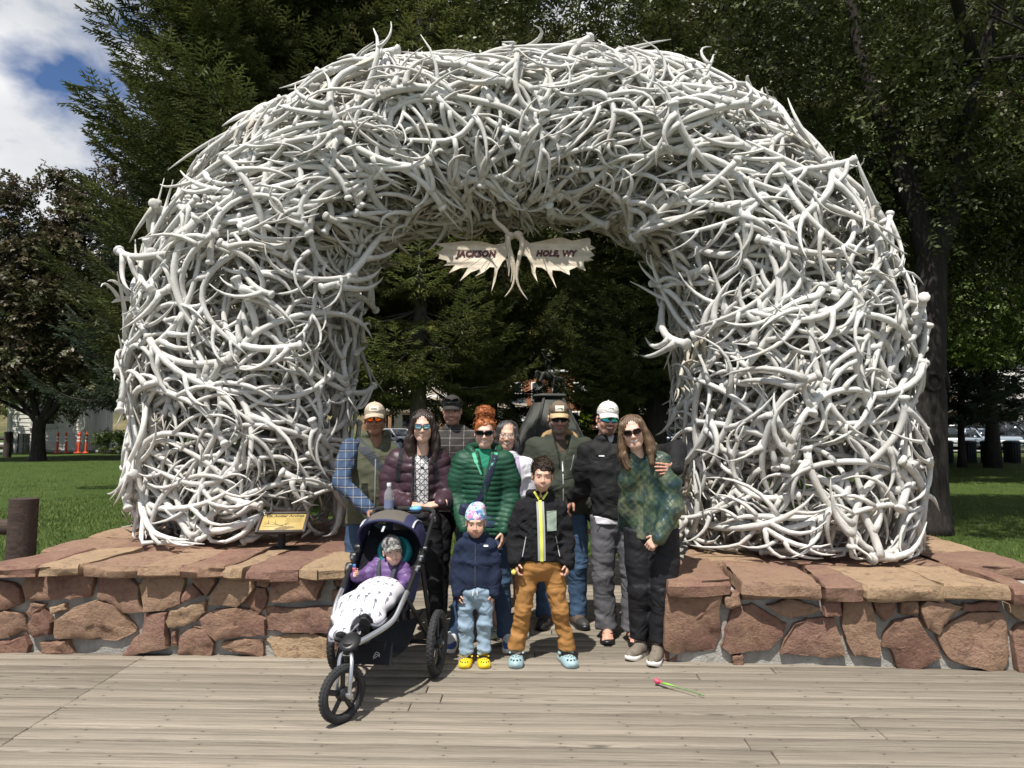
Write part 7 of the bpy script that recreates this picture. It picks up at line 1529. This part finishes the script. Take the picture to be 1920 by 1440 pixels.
S.chain([(-.075, .0, .705), (.0, .04, .715), (.08, .0, .705)], [.032]*3, .02); S.disp(lambda P: -.004*(np.abs(np.sin(P[:, 2]*80))-.6)); B.part(S, 'jacket', M_purp, keep='jacket')
S = SDF((-.2, -.2, .6), (.2, .2, .85), .007); S.ell((.03, .02, .755), (.115, .085, .105), .01); S.ell((.035, -.07, .80), (.098, .10, .12), .02, 'sub'); B.part(S, 'hood_lining', M_tealh)
m = MB()
for s in (-1, 1): m.tube(smooth_path(np.array([(s*.07, .04, .735), (s*.062, -.075, .68), (s*.045, -.115, .60), (s*.02, -.12, .55)]), 12), .017, 6, flat=.4)
part(m, 'harness_strap', M_strap, smooth=True)
cap_hat(B, fr, M_gcap, M_gcap, M_gcap, None, .012, .045, 1.0, 'baby_cap'); short_hair(B, fr, H_brown, 20, 160, .02, True, .99, -.04, up=.3)
# blanket draped over the lap and shins
S = SDF((-.30, -.72, .30), (.30, -.02, .70), .0075); S.ell((.0, -.20, .545), (.155, .13, .085), .04); S.ell((-.02, -.34, .515), (.175, .14, .075), .05); S.ell((-.03, -.46, .46), (.165, .13, .06), .05); S.ell((-.07, -.58, .40), (.09, .09, .05), .04)
S.disp(lambda P: .007*nz3(P, 11, 17, 3)); 
S.ell((.04, -.60, .44), (.060, .10, .07), .01, 'sub'); V, F = S.mesh(); mb_ = MB(); mb_.add(V, F); o = mb_.obj('blanket', M_blank, smooth=True); o.location = (-.786, 4.75, 0); o.rotation_euler = (0, 0, SR); tag(o, 'white blanket with tiny dark tree print spread over the baby in the stroller', 'blanket')
m = MB(); q = smooth_path(np.array([(-.16, -.55, .41), (-.12, -.66, .375), (-.04, -.64, .40), (.02, -.57, .455), (.075, -.575, .455), (.12, -.55, .44), (.145, -.47, .46)]), 26); m.tube(q, .008, 6); m.obj('hem', mat('grey_hem', (.16, .16, .19), .9), o, smooth=True)
for (p_, a_, tl) in (((.055, -.585, .445), .15, .95), ((-.045, -.655, .375), -.25, .55)):
    S = SDF((-.05, -.1, -.03), (.05, .1, .10), .0045); S.ell((0, .028, .020), (.030, .048, .026), .015); S.ell((0, -.025, .028), (.028, .042, .034), .02); S.cap((0, -.03, .03), (0, -.035, .075), .029, .032, .015); S.cut((0, 0, -1), (0, 0, -.002)); V, F = S.mesh(); R = rotz(math.pi+a_) @ rotx(tl); mm = MB(); mm.add(V @ R.T+np.array(p_), F); sh = mm.obj('baby_shoe', M_blackc, B.root, smooth=True)
    mm = MB(); oo = foot_outline(.145, .031, 20); rg_ = [np.c_[oo*k_, np.full(len(oo), z_)] for k_, z_ in ((1.0, .004), (1.05, -.003), (1.03, -.010), (.6, -.011), (.05, -.011))]; mm.grid(np.array(rg_), wrap=True)
    for k_ in range(7): mm.box((0, -.058+.018*k_, -.012), (.036, .007, .005), rotz(.3*(-1)**k_), .001)
    mm.xf(lambda v: v @ R.T+np.array(p_)); mm.obj('sole', mat('boot_sole', (.02, .02, .02), .8), sh)
m = MB(); m.lathe([(0, -.04), (.012, -.04), (.012, .02), (.008, .024), (.008, .04), (0, .042)], sides=14, rot=rotx(.3)); o = m.obj('toy_tube', mat('pink_toy', (.65, .16, .25), .5)); o.location = SL((-.152, -.215, .675)); tag(o, 'small pink tube with blue cap in the fist of the baby', 'toy'); m = MB(); m.lathe([(.009, .022), (.0095, .040), (0, .043)], sides=14, rot=rotx(.3)); m.obj('lid', mat('blue_toy', (.06, .22, .55), .5), o)
# ================================================================ signs, hanging moose antlers, rose
from mathutils.geometry import tessellate_polygon
def text_mesh(name, body, size, m, parent, loc, R, shear=0.0, bold=.0, align='CENTER', space=1.0, ext=.0015):
    cu = bpy.data.curves.new(name, 'FONT'); cu.body = body; cu.size = size; cu.shear = shear; cu.offset = bold; cu.align_x = align; cu.align_y = 'CENTER'; cu.extrude = ext; cu.space_character = space; cu.resolution_u = 3
    tmp = bpy.data.objects.new(name, cu); COL.objects.link(tmp); dg = bpy.context.evaluated_depsgraph_get(); me = bpy.data.meshes.new_from_object(tmp.evaluated_get(dg)); bpy.data.objects.remove(tmp); bpy.data.curves.remove(cu)
    me.materials.clear(); me.materials.append(m); o = bpy.data.objects.new(name, me); COL.objects.link(o); o.parent = parent; o.location = tuple(loc); o.rotation_euler = Matrix(np.array(R).tolist()).to_euler(); return o
UPR = rotx(math.pi/2)                                   # text upright, facing -y
M_panel = mat('ochre_panel', (.44, .325, .115), .5, .10, 10); M_ink2 = mat('panel_ink', (.045, .035, .018), .6); M_ink3 = mat('faint_ink', (.27, .19, .06), .6); M_frame = mat('brown_frame', (.045, .034, .032), .6, .1)
s_ = thing('interpretive_sign', 'small tilted brown-framed yellow sign about elk antler arches on the left platform', 'sign', (at(528, 1026, 5.74)[0], 5.74, ZL+.004), .10)
TR = rotx(R_(30)); c0 = np.array([.01, -.01, .20])
def tl(x, y, z=0): return TR @ np.array([x, y, z])+c0
b = MB(); b.tube([(0, 0, .01), (0, 0, .18)], .030, 14); b.obj('post', M_iron, s_); b = MB(); b.box((0.02, .0, .006), (.20, .12, .010), None, .003); b.obj('base_plate', M_iron, s_)
b = MB(); b.box(tl(0, 0, -.008), (.365, .245, .012), TR, .003)
for sx in (-1, 1): b.box(tl(sx*.176, 0, .004), (.024, .256, .026), TR, .004)
for sy in (-1, 1): b.box(tl(0, sy*.116, .004), (.328, .024, .026), TR, .004)
b.obj('frame', M_frame, s_, smooth=False); b = MB(); b.box(tl(0, 0, .002), (.328, .208, .006), TR, .001); pn = b.obj('panel', M_panel, s_, smooth=False)
text_mesh('title', 'Elk Antler Arches', .040, M_ink2, pn, tl(0.005, .080, .0056), TR, 0, .0012, ext=.0004)
for i in range(6): b = MB(); b.box(tl(.075+.004*(i % 2), .052-.010*i, .0055), (.125-.02*(i % 3 == 2), .0038, .0006), TR, .0002); b.obj('text_line', M_ink3, pn, smooth=False)
b = MB()
def dr(P, r): q = smooth_path(np.array([tl(x, y, .0058) for x, y in P]), 12); b.tube(q, np.linspace(r, r*.4, 12), 5, flat=.4)
dr([(.01, -.042), (-.05, -.045), (-.11, -.05), (-.145, -.048)], .0040); dr([(.0, -.035), (-.05, -.026), (-.10, -.018), (-.145, -.022)], .0034); dr([(-.105, -.018), (-.11, .005), (-.118, .030)], .0026); dr([(-.06, -.025), (-.055, .0), (-.062, .035)], .0026); dr([(-.10, -.018), (-.125, -.005), (-.142, .0)], .0026); dr([(-.03, -.030), (-.08, .002), (-.105, .008)], .0022)
for p in ([(.02, -.03), (.035, -.012), (.05, -.005)], [(.02, -.035), (.04, -.022), (.06, -.018)], [(.0, -.035), (.02, -.016), (.03, -.006)]): dr(p, .0024)
b.obj('elk_drawing_antlers', M_ink2, pn, smooth=True); b = MB(); Pe = [(-.05, -.100), (-.045, -.075), (-.01, -.055), (.02, -.045), (.05, -.046), (.085, -.052), (.098, -.060), (.092, -.072), (.06, -.078), (.04, -.088), (.02, -.100)]
tr = tessellate_polygon([[Vector((x, y, 0)) for x, y in Pe]]); b.add([tl(x, y, .0056) for x, y in Pe], np.array([[i for i in q] for q in tr])); b.obj('elk_drawing_head', mat('elk_ink', (.20, .145, .06), .6, .4, 60), pn, smooth=False)
# ---- moose antler sign under the arch
YM = 6.05; M_moose = mat('moose_antler', (.50, .43, .335), .6, .16, 9, .3, 60); M_redp = mat('dark_red_paint', (.055, .006, .008), .6, .1)
oM = at(960, 480, YM); ms = thing('moose_antler_sign', 'pair of flat moose antlers painted with dark red lettering hanging under the arch', 'hanging sign', oM)
def zp(q): return at(q[0]/5.05+780, q[1]/5.05+400, YM)-oM
LP = [(900,230),(860,250),(830,285),(740,300),(620,268),(480,262),(330,278),(175,292),(265,325),(240,352),(180,375),(225,395),(215,430),(295,450),(290,478),(262,498),(370,490),(310,570),(420,520),(495,515),(415,645),(520,560),(605,530),(600,560),(560,600),(640,560),(700,510),(745,515),(740,580),(715,740),(750,650),(775,540),(820,460),(850,430),(880,360),(890,300)]
RP = [(970,200),(1020,240),(1080,285),(1160,270),(1300,240),(1380,230),(1480,262),(1560,245),(1640,235),(1655,262),(1650,300),(1700,330),(1650,350),(1690,400),(1640,420),(1680,445),(1590,455),(1585,490),(1605,545),(1520,510),(1450,540),(1455,585),(1370,545),(1290,540),(1290,590),(1330,710),(1280,620),(1240,550),(1190,515),(1135,510),(1130,560),(1150,650),(1100,570),(1085,480),(1050,410),(1005,400),(990,300)]
for poly, tubes, words, wc, nm in ((LP, [[(892, 210), (870, 260), (880, 330), (910, 420), (935, 560), (910, 700), (840, 795)], [(880, 330), (885, 430), (912, 540), (898, 660)]], 'JACKSON', (568, 388), 'left'), (RP, [[(960, 205), (1000, 250), (1002, 320), (975, 430), (952, 600), (985, 720), (1058, 822)], [(870, 440), (880, 520), (878, 600)]], 'HOLE, WY', (1322, 385), 'right')):
    P3 = np.array([zp(q) for q in poly]); cx_ = P3[:, 0].mean(); bend = lambda p: np.array([0, 1, 0])*(.9*(p[..., 0:1]-cx_)**2+.25*np.abs(p[..., 2:3]-P3[:, 2].max())**2*1.2)
    tr = tessellate_polygon([[Vector((p[0], p[2], 0)) for p in P3]]); n = len(P3); b = MB(); F_ = P3+np.array([0, -.010, 0]); B_ = P3+np.array([0, .012, 0]); T_ = np.array([list(q) for q in tr]); i = np.arange(n); b.add(np.vstack([F_, B_]), [T_, T_[:, ::-1]+n, np.stack([i, (i+1) % n, (i+1) % n+n, i+n], -1)])
    a = b.obj('moose_antler', M_moose, ms, smooth=False); a['label'] = f'{nm} flat palm of the moose antler sign'
    for k_, tb_ in enumerate(tubes): q = smooth_path(np.array([zp(t_) for t_ in tb_]), 20)+np.array([0, -.012, 0]); m = MB(); m.tube(q, np.interp(np.linspace(0, 1, 20), [0, .12, .5, 1], [.036, .026, .018, .004])*(1 if k_ == 0 else .6), 9); m.obj('tine', M_moose, a, smooth=True)
    for k_ in range(5):                                  # ribs fanning over the palm
        e = P3[[16, 19, 22, 25, 13][k_]] if nm == 'left' else P3[[18, 21, 15, 13, 11][k_]]; s0 = zp((800, 330)) if nm == 'left' else zp((1080, 330)); q = smooth_path(np.array([s0, s0*.5+e*.5+[0, -.0, .012], e*.92+s0*.08]), 8)+np.array([0, -.0075, 0]); m = MB(); m.tube(q, np.linspace(.006, .004, 8), 5); m.obj('rib', M_moose, a, smooth=True)
    m = MB(); m.sphere(zp((890, 215) if nm == 'left' else (965, 205)), (.045, .04, .035), 10, 7); m.obj('burr', M_moose, a, smooth=True)
    text_mesh('lettering', words, .070 if nm == 'left' else .066, M_redp, a, zp(wc)+np.array([0, -.0125, 0]), UPR, .22, .0042, space=1.08)
m = MB(); m.tube(smooth_path(np.array([zp((885, 215)), zp((840, 150)), zp((745, 60)), zp((740, -40))]), 12), np.linspace(.022, .016, 12), 8); m.obj('hanger_antler', M_moose, ms, smooth=True); m = MB(); m.tube([zp((970, 205)), zp((985, 120)), zp((980, -30))], .004, 5); m.obj('wire', M_iron, ms)
# ---- rose on the boards
p0, p1 = gp(1236, 1287), gp(1320, 1310.5); rs = thing('rose', 'single red artificial rose with a green stem lying on the boards', 'flower', (p0[0], p0[1], .018)); d = p1-p0
b = MB(); b.tube(smooth_path(np.array([(0, 0, .006), d*.3+[0, 0, .006], d*.62+[0, .004, .004], d+[0, 0, .002]]), 14), .0035, 7); b.obj('stem', mat('green_stem', (.10, .22, .06), .5, .15), rs, smooth=True)
b = MB(); b.tube([d*.07+[0, 0, .008], d*.20+[0, 0, .009], d*.38+[0, 0, .008]], [.011, .010, .003], 7, flat=.6); b.obj('leaf_wrap', mat('bright_green_wrap', (.20, .42, .06), .5), rs, smooth=True)
S = SDF((-.05, -.05, -.03), (.05, .05, .05), .003); u = unit(d); S.cap(-u*.018+[0, 0, .01], u*.012+[0, 0, .01], .0155, .0085, .01); S.disp(lambda P: .003*nz3(P, 3, 160, 2)); S.ell(-u*.036+np.array([0, 0, .012]), .010, .004, 'sub'); V, F = S.mesh(); b = MB(); b.add(V, F); b.obj('bloom', mat('rose_red', (.50, .06, .12), .5, .25, 60), rs, smooth=True)
